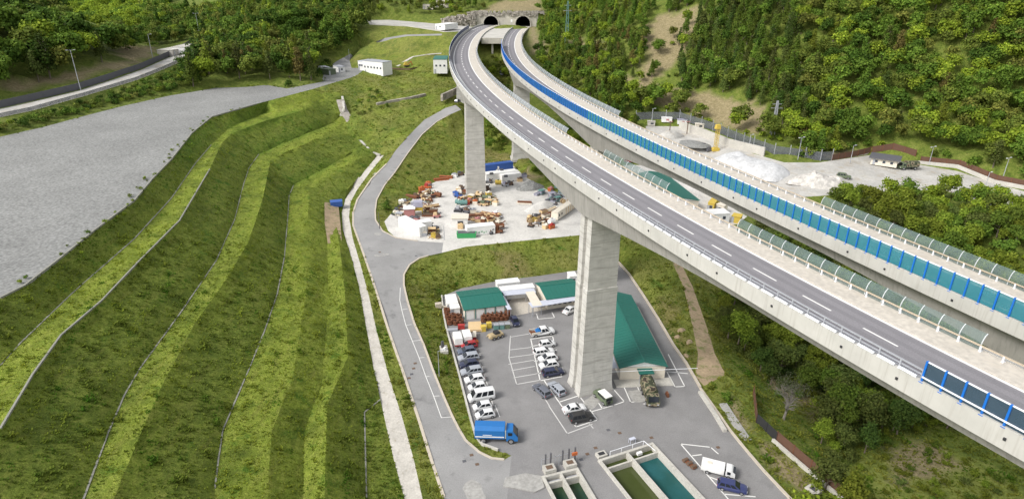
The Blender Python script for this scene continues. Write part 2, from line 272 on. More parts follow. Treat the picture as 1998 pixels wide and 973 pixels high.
LRD_L = [(-120, 258, 30), (0, 229, 30), (62, 216, 30.3), (166, 187, 31), (265, 157, 31.8), (308, 140, 32.6), (354, 120, 33.8), (385, 100, 34.6)]
GRD_L = [(640, 133, 27), (655, 121, 28), (684, 105, 31), (719, 87, 35), (751, 74.5, 38), (790, 68, 40), (862, 66, 41)]
GRD_R = [(686, 133, 27), (682, 117, 28), (706, 101, 31), (736, 86, 35), (764, 76, 38), (795, 71, 40), (862, 69.5, 41)]
PLATEAU = [(716, 40, 44), (760, 39, 44), (868, 48, 42.5), (935, 54, 41.6), (930, 60, 41.4), (868, 63, 41.8), (795, 52, 43), (722, 49, 43.5)]
RRD = [(1260, 246, 15), (1330, 247, 15), (1400, 270, 14), (1470, 300, 13.5), (1530, 317, 13), (1598, 317, 13), (1694, 303, 13), (1795, 321.5, 12), (1869, 334, 11.5), (1943, 358, 11), (1998, 373, 11), (2200, 425, 10), (2200, 470, 10), (1998, 415, 10.5), (1919, 396, 11), (1845, 372, 11), (1770, 371, 11), (1655, 378, 11), (1560, 385, 11), (1450, 375, 11), (1340, 340, 12), (1262, 290, 13)]
FENCE = [(1469, 770, -.5), (1475, 824, -.6), (1514, 861, -.7), (1580, 918, -.8), (1641, 969, -1), (1690, 1012, -1)]
TRACK_L = [(1312, 512, 4), (1334, 560, 3), (1352, 640, 1.5), (1362, 690, .6), (1356, 735, .1)]
TRACK_R = [(1328, 512, 4), (1352, 560, 2.8), (1380, 640, 1.2), (1395, 690, .4), (1416, 730, 0), (1374, 752, 0)]
DEPOT = [(1215, 322, 8.8), (1300, 322, 8.5), (1392, 385, 7.8), (1458, 422, 7), (1440, 437, 7), (1395, 442, 7), (1330, 412, 7.8), (1232, 350, 8.5)]
REG = {'gravel': PLAT, 'road': ROAD_L + ROAD_R + JUNC + [(985, 1010, 0)], 'lot': LOT + [(985, 1010, 0)], 'yard': YARD, 'path': PATH_L + PATH_R[::-1], 'left_road': LRD_U + LRD_L[::-1], 'guard_road': GRD_L + GRD_R[::-1],
       'plateau': PLATEAU, 'right_road': RRD, 'depot': DEPOT, 'track': TRACK_L + TRACK_R[::-1]}
BENCH = [EMB_B + EMB_C[::-1], EMB_D + EMB_E[::-1], EMB_F + EMB_G[::-1]]
OPEN = [EMB_A, EMB_B, EMB_C, EMB_D, EMB_E, EMB_F, EMB_G, DIP, RIDGE, DRAIN, FENCE]
ptsw = []; edges = []
def addline(ws, closed=False):
    o = len(ptsw); ptsw.extend(ws); n = len(ws); edges.extend([(o + i, o + i + 1) for i in range(n - 1)] + ([(o + n - 1, o)] if closed else []))
def dens(ws, step=6.0):
    out = []
    for a, b in zip(ws[:-1], ws[1:]):
        n = max(1, int((b - a).length / step)); out += [a.lerp(b, i / n) for i in range(n)]
    return out + [ws[-1]]
def uniq_lines():
    for k, p in REG.items():
        w = W(p); addline(dens(w + [w[0]])[:-1], True)
    for p in OPEN: addline(dens(W(p)))
uniq_lines()
PORTAL_LN = [[Vector((x, a, z)) for x in range(-40, 34, 4)] for a, z in ((435.9, 41.3), (436.2, 49.5))]
for _l in PORTAL_LN: addline(_l)
# settling ponds: holes in the lot
POND_BIG = W([(1273, 866, 0), (1167, 900, 0), (1262, 1040, 0), (1404, 1010, 0)]); POND_SMALL = W([(1057, 932, 0), (1127, 915, 0), (1206, 1030, 0), (1110, 1045, 0)])
def rect(a, b, c):   # rectangle a-b with depth towards c
    a, b, c = Vector(a), Vector(b), Vector(c); u = (b - a).normalized(); w = (c - a) - u * (c - a).dot(u); return [a, b, b + w, a + w]
POND_BIG = rect(POND_BIG[1], POND_BIG[0], POND_BIG[2]); POND_SMALL = rect(POND_SMALL[0], POND_SMALL[1], POND_SMALL[2])
for _p in (POND_BIG, POND_SMALL): addline(dens(_p + [_p[0]])[:-1], True)
CTRL_PX = [(655, 185, 25), (672, 205, 21), (664, 215, 21), (680, 232, 17.5), (697, 252, 14), (712, 280, 11), (735, 298, 9.5), (700, 165, 25), (720, 200, 23), (765, 196, 22.5), (832, 182, 23.5), (765, 210, 19.5), (832, 200, 20.5), (800, 150, 26), (870, 150, 27), (750, 250, 15.5), (800, 225, 18.5), (712, 225, 20), (700, 135, 27), (757, 133, 27), (850, 140, 28.5), (880, 130, 29),
           (820, 90, 36), (760, 110, 30.5), (800, 125, 28.5), (850, 85, 37), (800, 59, 41.5), (860, 59, 41.8), (870, 250, 15), (900, 250, 14), (900, 300, 7.5), (840, 310, 9), (800, 350, 7), (935, 300, 6.5), (1010, 312, 7.5), (975, 290, 8.5), (960, 250, 11), (970, 200, 17), (978, 150, 25), (1000, 185, 20), (975, 103, 34), (940, 110, 33), (1060, 340, 6), (1110, 360, 6), (1180, 400, 5.5), (905, 190, 23),
           (1260, 470, 5), (1300, 492, 5), (1225, 470, 4), (1245, 520, 2.4), (1300, 590, 2.6), (1330, 660, 1), (1420, 560, 1), (1450, 640, -2), (1430, 700, -1), (1410, 770, 0), (1450, 800, -.4), (1500, 600, -3), (1500, 700, -5), (1560, 780, -6.5), (1600, 700, -7), (1700, 840, -8), (1640, 900, -6.5), (1800, 800, -7), (1480, 440, 4), (1600, 490, 1), (1700, 540, -1), (1800, 600, -4), (1900, 680, -6),
           (1660, 925, -5.5), (1750, 868, -5), (1850, 852, -4.5), (1920, 905, -5.5), (1800, 920, -3.2), (1880, 1000, -3), (1750, 1000, -3), (1998, 960, -7), (2100, 1000, -6), (1700, 470, 5), (1850, 500, 5), (1998, 560, 4), (1760, 400, 9.5), (1900, 430, 9), (1400, 420, 7.5), (1330, 390, 8), (1250, 340, 8.5), (1210, 320, 9), (2100, 620, 3)]
for p in CTRL_PX: ptsw.append(at(*p))
CTRL_W = [(-185, 215, 31), (-190, 250, 36), (-200, 285, 42), (-222, 330, 46), (-240, 230, 50), (-250, 280, 60), (-270, 340, 66), (-340, 260, 85), (-340, 400, 80), (-230, 170, 45), (-330, 150, 70), (-205, 380, 33), (-235, 380, 36), (-235, 430, 31), (-290, 430, 48), (-160, 300, 31), (-140, 300, 31), (-120, 290, 30), (-100, 300, 31), (-70, 330, 33), (-130, 340, 36), (-90, 390, 43), (-140, 400, 47), (-60, 400, 41), (-165, 420, 47), (-195, 430, 36), (-80, 450, 52), (-30, 460, 50), (-120, 470, 60), (-180, 470, 46),
          (-50, 480, 56), (0, 470, 56), (30, 460, 56), (-15, 441, 50), (18, 441, 50), (-30, 441, 47), (-45, 436, 44.5), (32, 441, 50), (-28, 425, 42), (22, 425, 41), (24, 370, 36), (24, 340, 33), (34, 420, 50), (36, 380, 42), (0, 520, 68), (60, 480, 66), (-60, 560, 75), (-140, 560, 78), (-220, 540, 40), (-300, 480, 30), (-366, 600, 30), (-300, 640, 50), (-200, 640, 75), (-430, 700, 55), (-520, 740, 78), (-300, 760, 85), (-420, 860, 120), (-560, 900, 130), (-250, 880, 130), (-420, 540, 30), (-520, 560, 40), (-620, 600, 60), (-450, 450, 45),
          (40, 310, 30), (46, 280, 21), (60, 330, 42), (75, 300, 34), (100, 330, 58), (92, 262, 22), (100, 252, 23), (115, 245, 22), (125, 262, 31), (105, 285, 37), (150, 330, 78), (60, 400, 68), (150, 290, 58), (140, 250, 30), (170, 232, 24), (200, 235, 36), (240, 230, 47), (200, 270, 62), (250, 260, 72), (250, 330, 105), (120, 400, 95), (40, 420, 58), (220, 210, 19), (300, 220, 50), (320, 320, 120), (200, 420, 130), (36, 260, 14), (30, 230, 10), (55, 240, 14.5), (80, 210, 10.5), (44, 200, 8),
          (150, 140, 5), (220, 160, 8), (120, 60, -2), (-170, 60, 27), (-240, 110, 35), (-120, 10, 20), (150, 10, -4), (700, 300, 140), (700, 1000, 220), (-900, 1000, 160), (-900, 300, 130), (0, 1000, 190), (0, 700, 110), (300, 700, 180), (-900, -20, 60), (700, -20, 30), (0, -20, 0)]
for p in CTRL_W: ptsw.append(Vector(p))
def tin(pts, eds):
    v2 = [Vector((p[0], p[1])) for p in pts]
    vo, eo, fo, ov, oe, of = delaunay_2d_cdt(v2, eds, [], 0, 1e-4)
    z = np.full(len(vo), np.nan); px_ = np.array([(v.x, v.y) for v in vo])
    for i, l in enumerate(ov):
        if l: z[i] = pts[l[0]][2]
    bad = np.where(np.isnan(z))[0]
    if len(bad):
        A = np.array([pts[a][:3] if not isinstance(pts[a], Vector) else tuple(pts[a]) for a, b in eds]); B = np.array([tuple(pts[b]) for a, b in eds])
        for i in bad:
            d = B[:, :2] - A[:, :2]; t = np.clip(((px_[i] - A[:, :2]) * d).sum(1) / np.maximum((d * d).sum(1), 1e-9), 0, 1)
            q = A[:, :2] + d * t[:, None]; j = np.argmin(((q - px_[i]) ** 2).sum(1)); z[i] = A[j, 2] + (B[j, 2] - A[j, 2]) * t[j]
    return px_, z, np.array([f for f in fo if len(f) == 3])
V0, Z0, T0 = tin(ptsw, edges)
GX0, GY0, GNX, GNY = -700.0, -20.0, 1201, 981   # 1 m raster
HG = np.zeros((GNY, GNX), np.float32)
def raster(V, Z, T, G):
    for a, b, c in T:
        p = V[[a, b, c]]; x0 = max(0, int(np.floor(p[:, 0].min() - GX0))); x1 = min(GNX - 1, int(np.ceil(p[:, 0].max() - GX0))); y0 = max(0, int(np.floor(p[:, 1].min() - GY0))); y1 = min(GNY - 1, int(np.ceil(p[:, 1].max() - GY0)))
        if x1 < x0 or y1 < y0: continue
        X, Y = np.meshgrid(np.arange(x0, x1 + 1) + GX0, np.arange(y0, y1 + 1) + GY0)
        d = (p[1, 0] - p[0, 0]) * (p[2, 1] - p[0, 1]) - (p[2, 0] - p[0, 0]) * (p[1, 1] - p[0, 1])
        if abs(d) < 1e-9: continue
        l1 = ((X - p[0, 0]) * (p[2, 1] - p[0, 1]) - (p[2, 0] - p[0, 0]) * (Y - p[0, 1])) / d; l2 = ((p[1, 0] - p[0, 0]) * (Y - p[0, 1]) - (X - p[0, 0]) * (p[1, 1] - p[0, 1])) / d
        ins = (l1 >= -1e-6) & (l2 >= -1e-6) & (l1 + l2 <= 1 + 1e-6); zz = Z[a] + l1 * (Z[b] - Z[a]) + l2 * (Z[c] - Z[a])
        G[y0:y1 + 1, x0:x1 + 1][ins] = zz[ins]
raster(V0, Z0, T0, HG)
def pip(px_, py_, poly):
    r = np.zeros(np.shape(px_), bool); n = len(poly)
    for i in range(n):
        x1, y1 = poly[i][0], poly[i][1]; x2, y2 = poly[(i + 1) % n][0], poly[(i + 1) % n][1]
        if y1 == y2: continue
        r ^= ((y1 > py_) != (y2 > py_)) & (px_ < (x2 - x1) * (py_ - y1) / (y2 - y1) + x1)
    return r
def blur(a, k, n=3):
    for _ in range(n):
        for ax in (0, 1):
            cs = np.cumsum(np.pad(a, [(k + 1, k) if i == ax else (0, 0) for i in (0, 1)], mode='edge'), axis=ax)
            a = (np.take(cs, range(2 * k + 1, cs.shape[ax]), ax) - np.take(cs, range(0, cs.shape[ax] - 2 * k - 1), ax)) / (2 * k + 1)
    return a
GXX, GYY = np.meshgrid(np.arange(GNX) + GX0, np.arange(GNY) + GY0)
RMASK = np.zeros((GNY, GNX), np.int8); RN = list(REG)
REGW = {k: W(p) for k, p in REG.items()}
for i, k in enumerate(RN): RMASK[pip(GXX, GYY, REGW[k])] = i + 1
near = (RMASK > 0)
for p in OPEN:
    for q in dens(W(p), .7):
        i, j = int(q.y - GY0), int(q.x - GX0)
        if 0 <= i < GNY and 0 <= j < GNX: near[i, j] = True
near[int(433 - GY0):int(441 - GY0), int(-42 - GX0):int(34 - GX0)] = True
wild = 1 - np.clip(blur(near.astype(np.float32), 3, 2) * 4, 0, 1)
far_w = np.clip(blur(near.astype(np.float32), 14, 2) * 12, 0, 1)
HS = blur(HG, 5); HB = blur(HG, 12)
HG = HG * (1 - wild) + (HS * far_w + HB * (1 - far_w)) * wild
LUSH = np.full((GNY, GNX), .38, np.float32); LUSH[pip(GXX, GYY, [Vector((-20, 20, 0)), Vector((-140, 20, 27))] + W(EMB_A[:-1]) + W([(660, 180, 25), (672, 225, 18), (700, 285, 11), (737, 303, 9)]) + W(PATH_L))] = .1
for b_, lv in zip(BENCH, (1., .48, .9)): LUSH[pip(GXX, GYY, W(b_))] = lv
LUSH[pip(GXX, GYY, W(EMB_G[:7] + DIP[:6][::-1]))] = .8
LUSH[pip(GXX, GYY, W(DIP[:6] + RIDGE[:6][::-1]))] = .45
LUSH[pip(GXX, GYY, W(RIDGE[1:6] + PATH_L[6:][::-1]))] = .4
LUSH[pip(GXX, GYY, W([(1640, 930, -4.5), (1750, 878, -4.5), (1850, 862, -4.3), (1935, 920, -4.8), (2050, 1000, -4.5), (1720, 1010, -3.5)]))] = .75
def paint_line(ws, lv, rad):
    for q in dens(ws, .6):
        i, j = int(q.y - GY0), int(q.x - GX0); a = LUSH[i - rad:i + rad + 1, j - rad:j + rad + 1]; np.maximum(a, lv, out=a)
paint_line(W(EMB_E[1:]), .85, 1); paint_line(W(RIDGE[1:]), .95, 1); paint_line(W(EMB_C[8:]), .6, 1); paint_line(W(EMB_A[8:12]), .5, 2)
LUSH = blur(LUSH, 1, 2)
VIV = np.zeros((GNY, GNX), np.float32); _keep = LUSH; LUSH = VIV
paint_line(W(EMB_B[8:11]), .75, 1); paint_line(W(EMB_C[9:12]), .75, 1); paint_line(W(EMB_D[10:13]), .75, 1); paint_line(W(EMB_F[10:13]), .7, 1); paint_line([at(352, 318, 25), at(395, 268, 25), at(420, 245, 25)], .7, 1); paint_line([at(800, 196, 22), at(850, 182, 23.5), at(700, 300, 11), at(690, 150, 26)], .35, 1)
VIV = blur(LUSH, 1, 2); LUSH = _keep
def bil(G, x, y):
    fx = np.clip(np.asarray(x) - GX0, 0, GNX - 1.001); fy = np.clip(np.asarray(y) - GY0, 0, GNY - 1.001); i = fx.astype(int); j = fy.astype(int); u = fx - i; v = fy - j
    return G[j, i] * (1 - u) * (1 - v) + G[j, i + 1] * u * (1 - v) + G[j + 1, i] * (1 - u) * v + G[j + 1, i + 1] * u * v
def hz(x, y): return float(bil(HG, x, y))
def onpx(px, py, it=60):
    """ground point seen at a photo pixel: march the sight line to the terrain"""
    d = RM @ np.array([(px - 999) / F_, (py - 486.5) / F_, 1.0]); d /= np.linalg.norm(d); lo = 30.
    for t in np.arange(30, 1100, 1.5):
        p = d * t
        if CZ + p[2] < bil(HG, p[0], p[1]): return Vector((p[0], p[1], hz(p[0], p[1])))
    return None
# final triangulation with fill points
S0 = len(ptsw); fill = []
def grid(x0, x1, y0, y1, st, cond):
    X, Y = np.meshgrid(np.arange(x0, x1, st), np.arange(y0, y1, st)); X = X.ravel() + rng.uniform(-.3, .3, X.size) * st; Y = Y.ravel() + rng.uniform(-.3, .3, Y.size) * st
    ok = cond(X, Y); i = np.clip((Y - GY0).astype(int), 0, GNY - 1); j = np.clip((X - GX0).astype(int), 0, GNX - 1); ok &= ~near[i, j]; fill.append(np.stack([X[ok], Y[ok]], 1))
grid(-115, 5, 45, 300, 1.8, lambda x, y: np.hypot(x, y) > 0)
grid(5, 130, 40, 300, 2.6, lambda x, y: np.hypot(x, y) > 0)
grid(-240, 260, 40, 480, 4.5, lambda x, y: (y >= 300) | (x < -115) | (x > 130))
grid(-690, 480, 0, 950, 14, lambda x, y: (y > 480) | (x < -240) | (x > 260) | (y < 40))
FP = np.concatenate(fill); fz = bil(HG, FP[:, 0], FP[:, 1])
wl = bil(wild, FP[:, 0], FP[:, 1])
nz = np.array([noise.fractal(Vector((x * .12, y * .12, 1.3)), 1., 2., 4) + .55 * noise.noise(Vector((x * .6, y * .6, 3.))) for x, y in FP])
big = np.array([noise.fractal(Vector((x * .02, y * .02, 5.1)), 1., 2., 3) for x, y in FP])
fz = fz + nz * (.24 + .5 * wl * (FP[:, 1] > 200)) + big * 3.5 * wl * ((FP[:, 1] > 330) | (np.abs(FP[:, 0]) > 130))
ptsw2 = list(ptsw) + [Vector((a, b_, c)) for (a, b_), c in zip(FP, fz)]
# control points follow the smoothed surface so that no spikes remain
nl = max(max(e) for e in edges) + 1
for i in range(nl, len(ptsw)):
    p = ptsw2[i]
    if -690 < p.x < 490 and -10 < p.y < 950: ptsw2[i] = Vector((p.x, p.y, hz(p.x, p.y)))
V1, Z1, T1 = tin(ptsw2, edges)
for _k, _z in (('lot', 0.), ('yard', 5.), ('gravel', 27.)): Z1[pip(V1[:, 0], V1[:, 1], REGW[_k])] = _z
HF = HG.copy(); raster(V1, Z1, T1, HF); HG = HF
cen = V1[T1].mean(1); reg = np.zeros(len(T1), int)
for i, k in enumerate(RN): reg[pip(cen[:, 0], cen[:, 1], REGW[k])] = i + 1
reg[pip(cen[:, 0], cen[:, 1], REGW['track']) & (reg == 0)] = RN.index('track') + 1
emb_poly = [Vector((-20, 20, 0)), Vector((-140, 20, 27))] + W(EMB_A[:-1]) + W([(660, 180, 25), (672, 225, 18), (700, 285, 11), (737, 303, 9)]) + W(PATH_L)
reg[(cen[:, 1] > 435.8) & (cen[:, 1] < 436.3) & (cen[:, 0] > -23) & (cen[:, 0] < 15)] = 99
is_emb = pip(cen[:, 0], cen[:, 1], emb_poly) & (reg == 0)
pc = pix(np.c_[cen, Z1[T1].mean(1)])
wildreg = (reg == 0) & ~is_emb & (cen[:, 1] > 0) & ((pc[:, 0] > 1420) | ((pc[:, 0] > 1030) & (pc[:, 1] < 440)) | (cen[:, 1] > 440) | ((pc[:, 0] < 640) & ((pc[:, 1] < 175) | (pc[:, 0] < 400))) | ((pc[:, 0] < 720) & (pc[:, 1] < 110)))
DRY_PX = [[(1270, 40), (1330, 20), (1370, 5), (1350, 90), (1290, 150), (1250, 160), (1255, 90)], [(1210, 150), (1290, 165), (1330, 215), (1290, 205), (1220, 185)], [(1290, 165), (1490, 205), (1500, 260), (1420, 250), (1330, 215)], [(1100, 78), (1190, 85), (1190, 100), (1110, 95)], [(980, 0), (1060, 0), (1055, 22), (940, 22)],
          [(1040, 45), (1070, 100), (1040, 105), (1030, 70)], [(1470, 690), (1560, 740), (1580, 800), (1500, 760)], [(1600, 760), (1680, 800), (1650, 860), (1580, 840)], [(1730, 880), (1830, 865), (1880, 910), (1760, 940)], [(1415, 760), (1470, 840), (1600, 960), (1560, 960), (1420, 800)], [(1590, 300), (1700, 290), (1690, 300), (1600, 314)], [(940, 290), (1000, 300), (1000, 322), (945, 322)],
          [(0, 185), (140, 160), (280, 120), (270, 110), (120, 145), (0, 165)], [(225, 85), (300, 90), (290, 115), (225, 110)], [(1280, 560), (1320, 600), (1370, 740), (1340, 700), (1290, 620)], [(960, 490), (1020, 488), (1030, 548), (985, 545)], [(1060, 345), (1030, 330), (1000, 340), (1040, 360)]]
def ground(name, sel, mats, mi=None, kind='structure'):
    T = T1[sel]; u, inv = np.unique(T, return_inverse=True); v = np.c_[V1[u], Z1[u]]
    me = npmesh(name, v, inv.reshape(-1, 3), mats); 
    pv = pix(v); dry = np.zeros(len(u), np.float32)
    for p in DRY_PX: dry[pip(pv[:, 0], pv[:, 1], p)] = .85
    if name == 'grass_slope': dry = np.maximum(dry, np.clip([.28 + .5 * noise.noise(Vector((x * .11, y * .11, 9.))) for x, y in v[:, :2]], 0, .6))
    l = np.clip(bil(LUSH, v[:, 0], v[:, 1]), 0, 1)
    for nm, a in (('lush', l), ('dry', dry), ('vivid', np.clip(bil(VIV, v[:, 0], v[:, 1]), 0, 1))):
        t = me.attributes.new(nm, 'FLOAT', 'POINT'); t.data.foreach_set('value', np.asarray(a, np.float32))
    me.polygons.foreach_set('use_smooth', [True] * len(me.polygons))
    import bmesh
    bm = bmesh.new(); bm.from_mesh(me); bmesh.ops.recalc_face_normals(bm, faces=bm.faces)
    up = sum(f.normal.z for f in bm.faces)
    if up < 0: bmesh.ops.reverse_faces(bm, faces=bm.faces)
    bm.to_mesh(me); bm.free(); me.set_sharp_from_angle(angle=R2(25))
    return link(name, me, kind=kind)
inpond = pip(cen[:, 0], cen[:, 1], POND_BIG) | pip(cen[:, 0], cen[:, 1], POND_SMALL)
rid = lambda k: reg == RN.index(k) + 1
ground('gravel_platform', rid('gravel'), ['gravel']); ground('access_road', rid('road'), ['asphalt'])
ground('car_park', rid('lot') & ~inpond, ['lot_asphalt']); ground('storage_yard', rid('yard'), ['yard_slab']); ground('concrete_path', rid('path'), ['path_slab'])
ground('hillside_road', rid('left_road') | rid('plateau'), ['white_gravel']); ground('lane', rid('guard_road'), ['asphalt']); ground('gravel_road', rid('right_road'), ['white_gravel']); ground('depot_yard', rid('depot'), ['yard_slab']); ground('dirt_track', rid('track'), ['dirt'])
ground('embankment', is_emb, ['grass']); ground('forest_floor', wildreg, ['undergrowth']); ground('grass_slope', (reg == 0) & ~is_emb & ~wildreg & ~inpond, ['grass'])
# ------------------------------------------------------------------ viaducts
DL = [(902.7,125),(905,130.5),(906.9,135.8),(909.2,141.4),(913.8,148.4),(918.1,154.9),(923.8,161.9),(930.3,169.6),(937.6,177.5),(947.1,186.8),(955.9,195.7),(968,206.4),(981.3,218.7),(996.2,229.2),(1013.4,243.2),(1033.5,257.4),(1055.2,272.8),(1080.7,290.4),(1110,309.2),(1144,331),(1182,355),(1226,382),(1277.6,413),(1337,447.3),(1406,487),(1491.5,535),(1592.2,591.3),(1715.6,657),
      (901,101),(902.7,93.5),(907,85),(912,79),(920,68.6),(933,58),(956,50)]
DR = [(992.4,88.8),(993,80),(998,68.4),(1011,55.5),(1020,50.9),(996,112.8),(1003.5,122),(1013.7,136),(1025.7,148),(1074.6,183.8),(1087,192),(1239.5,274),(1278.9,295),(1315.9,312),(1359,334.4),(1407,357.8),(1463.9,382.5),(1529,409.6),(1705,486),(1794,525)]
def spine(px_, zf, extra, deg):
    P = [at(x, y, zf) for x, y in px_]; P += [Vector((a, b, zf)) for a, b in extra]; P = np.array([(p.x, p.y) for p in P])
    u = (P[:, 1] - 230) / 210; w_ = np.where(P[:, 1] > 330, .35, 1.); c = np.polyfit(u, P[:, 0], deg, w=w_)
    Y = np.arange(8, 436.2, .5); X = np.polyval(c, (Y - 230) / 210)
    lo = 26; X = np.where(Y < lo, np.polyval(c, (lo - 230) / 210) + (Y - lo) * np.polyval(np.polyder(c), (lo - 230) / 210) / 210, X)
    s = np.r_[0, np.cumsum(np.hypot(np.diff(X), np.diff(Y)))]
    return X, Y, s
class Way:
    def __init__(q, data, z): q.X, q.Y, q.s = data; q.z = z; q.L = q.s[-1]
    def pos(q, s): return np.interp(s, q.s, q.X), np.interp(s, q.s, q.Y)
    def frame(q, s):
        x, y = q.pos(s); a, b = q.pos(s + .6), q.pos(s - .6); d = Vector((b[0] - a[0], b[1] - a[1], 0)).normalized()   # towards the camera
        return Vector((x, y, 0)), Vector((-d.y, d.x, 0)), d        # offset vector, + = right-hand side in the photo
    def pt(q, s, o, z): p, n, d = q.frame(s); r = p + n * o; r.z = z; return r
    def s_at(q, y): return float(np.interp(y, q.Y, q.s))
    def sweep(q, mb, prof, s0, s1, st=3.0, mi=0, close=True):
        ss = np.linspace(s0, s1, max(2, int((s1 - s0) / st) + 1)); rings = [[q.pt(s, o, z(s) if callable(z) else z) for o, z in prof] for s in ss]
        return mb.loft(rings, mi, close)
WL = Way(spine(DL, 42, [(38.7, 45.9), (42.1, 39.3), (45.6, 32.7)], 7), 42.0)
WR = Way(spine(DR, 41.2, [(51.6, 60.3), (54.9, 53.2), (58.2, 46.2), (61.5, 39.2)], 6), 41.2)
WL.le, WR.le = -5.0, -3.4; WL.fb, WR.fb = -.85, -.65; WL.st, WR.st = 1.75, 1.85
def pier_mesh(z0, z1, base=(6.6, 5.0), top=(5.6, 4.4), step=None):
    mb = MB(); rings = []; H = z1 - z0
    def ring(z, w, l, g=.55):
        a, b = w / 2, l / 2; gw = .62
        return [(-a, -b, z), (a, -b, z), (a, -gw, z), (a - g, -gw + .05, z), (a - g, gw - .05, z), (a, gw, z), (a, b, z), (-a, b, z), (-a, gw, z), (-a + g, gw - .05, z), (-a + g, -gw + .05, z), (-a, -gw, z)]
    zs = [0, .06, .5, .93, 1.]
    lv = [(0., 1.10), (.04, 1.03), (.1, 1.0)] + [(t, 1.) for t in (.3, .55)]
    for t, k in lv: rings.append(ring(z0 + H * t, (base[0] + (top[0] - base[0]) * t) * k, (base[1] + (top[1] - base[1]) * t) * k))
    st = .62; w_, l_ = base[0] + (top[0] - base[0]) * st, base[1] + (top[1] - base[1]) * st
    rings += [ring(z0 + H * st, w_ + .12, l_ + .12), ring(z0 + H * st + .02, w_ - .15, l_ - .15), ring(z1, top[0], top[1])]
    mb.loft(rings); 
    mb.box((0, 0, z0 - .52), (base[0] + 1.2, base[1] + 1.2, 1.0))
    return mb
def place(o, way, s, off, z): p, n, d = way.frame(s); o.location = (p.x + n.x * off, p.y + n.y * off, z); o.rotation_euler = (0, 0, math.atan2(n.y, n.x))   # local x = offset, local -y = along
def viaduct(way, name, label, piers, s_end):
    t = thing(name, label, 'viaduct'); z = way.z; a, b = 0.0, way.L; le, fb = way.le, way.fb
    def depth(s): return 2.5 + 3.5 * max([max(0, 1 - abs(s - sp) / 42) ** 1.6 for sp, zb in piers] + [0])
    d = MB(); way.sweep(d, [(le, z + fb), (le, z + 1.0), (le + .38, z + 1.0), (le + .5, z - .05), (6.25, z - .05), (6.3, z + .25), (6.6, z + .25), (6.6, z - .8), (4.6, z - .6), (le + 1.3, z - .6)], a, b); d.build('deck', 'fascia', t)
    g = MB(); way.sweep(g, [(le + 1.2, z - .62), (4.6, z - .62), (3.7, lambda s: z - depth(s)), (le + 1.7, lambda s: z - depth(s))], a, b); g.build('girder', 'girder_concrete_shaded', t)
    r = MB(); way.sweep(r, [(le + .5, z), (le + .5, z + .001), (3.2, z + .001), (3.2, z)], a, b); rd = r.build('roadway', 'deck_asphalt', t)
    r = MB(); way.sweep(r, [(le + .55, z + .006), (-1.75, z + .006)], a, way.s_at(150), close=False); r.build('shoulder', 'deck_asphalt_dark', rd)
    f = MB(); way.sweep(f, [(3.2, z - .02), (3.2, z + .14), (6.28, z + .14), (6.28, z - .02)], a, b); f.build('footway', 'footway', t)
    for o, w_ in ((max(-3.1, le + .75), .34), (2.98, .36)):
        l = MB(); way.sweep(l, [(o - w_ / 2, z + .012), (o + w_ / 2, z + .012)], a, b, close=False); l.build('edge_line', 'line_white', rd)
    s0 = way.s_at(52.6 if way is WL else 67.6); k = -4
    for o in (-2.35, -.95, .8, 2.2):
        if o > le + .9: l = MB(); way.sweep(l, [(o - .32, z + .009), (o + .32, z + .009)], a, b, close=False); l.build('wheel_track', 'deck_asphalt_worn', rd)
    while True:
        s = s0 + k * 7.5; k += 1
        if s < 2: continue
        if s > b - 5: break
        l = MB(); way.sweep(l, [(-.11, z + .012), (.11, z + .012)], s - 1.85, s + 1.85, 2, close=False); l.build('lane_dash', 'line_white', rd)
    for sp, zb in piers:
        p, n, dd = way.frame(sp); o = pier_mesh(zb, z - depth(sp) + .15).build('pier', 'pier_concrete', t)
        c = p + n * (.35 if way is WL else 1.1); o.location = (c.x, c.y, 0); o.rotation_euler = (0, 0, math.atan2(n.y, n.x))
    sp_ = MB().box((0, 0, 0), (.16, .2, .22)).mesh('drain_spout', ['dark'])
    for k in range(34):
        s = 6 + k * 7.5 + (k % 3)
        if s < b: place(link('drain_spout', sp_, t), way, s, le - .03, z + .1)
    return t
LP = [(WL.s_at(102.6), 0.0), (WL.s_at(205.5), 4.8), (WL.s_at(287), 20.3)]; RP = [(WR.s_at(43), -3.0), (WR.s_at(149), 6), (WR.s_at(241), 7.6)]
viaduct(WL, 'motorway_viaduct', 'curved concrete motorway viaduct in front, carried on the tall pier in the car park', LP, 0)
viaduct(WR, 'motorway_viaduct', 'curved concrete motorway viaduct behind, with a long blue noise barrier along its near edge', RP, 0)
def bays(way, s0, s1, st): n = max(1, int(round((s1 - s0) / st))); return [s0 + (s1 - s0) * i / n for i in range(n + 1)]
def root_of(name, label, cat, way, s0, off, z, group=None):
    p = way.pt(s0, off, z); return thing(name, label, cat, p, 0, group), p
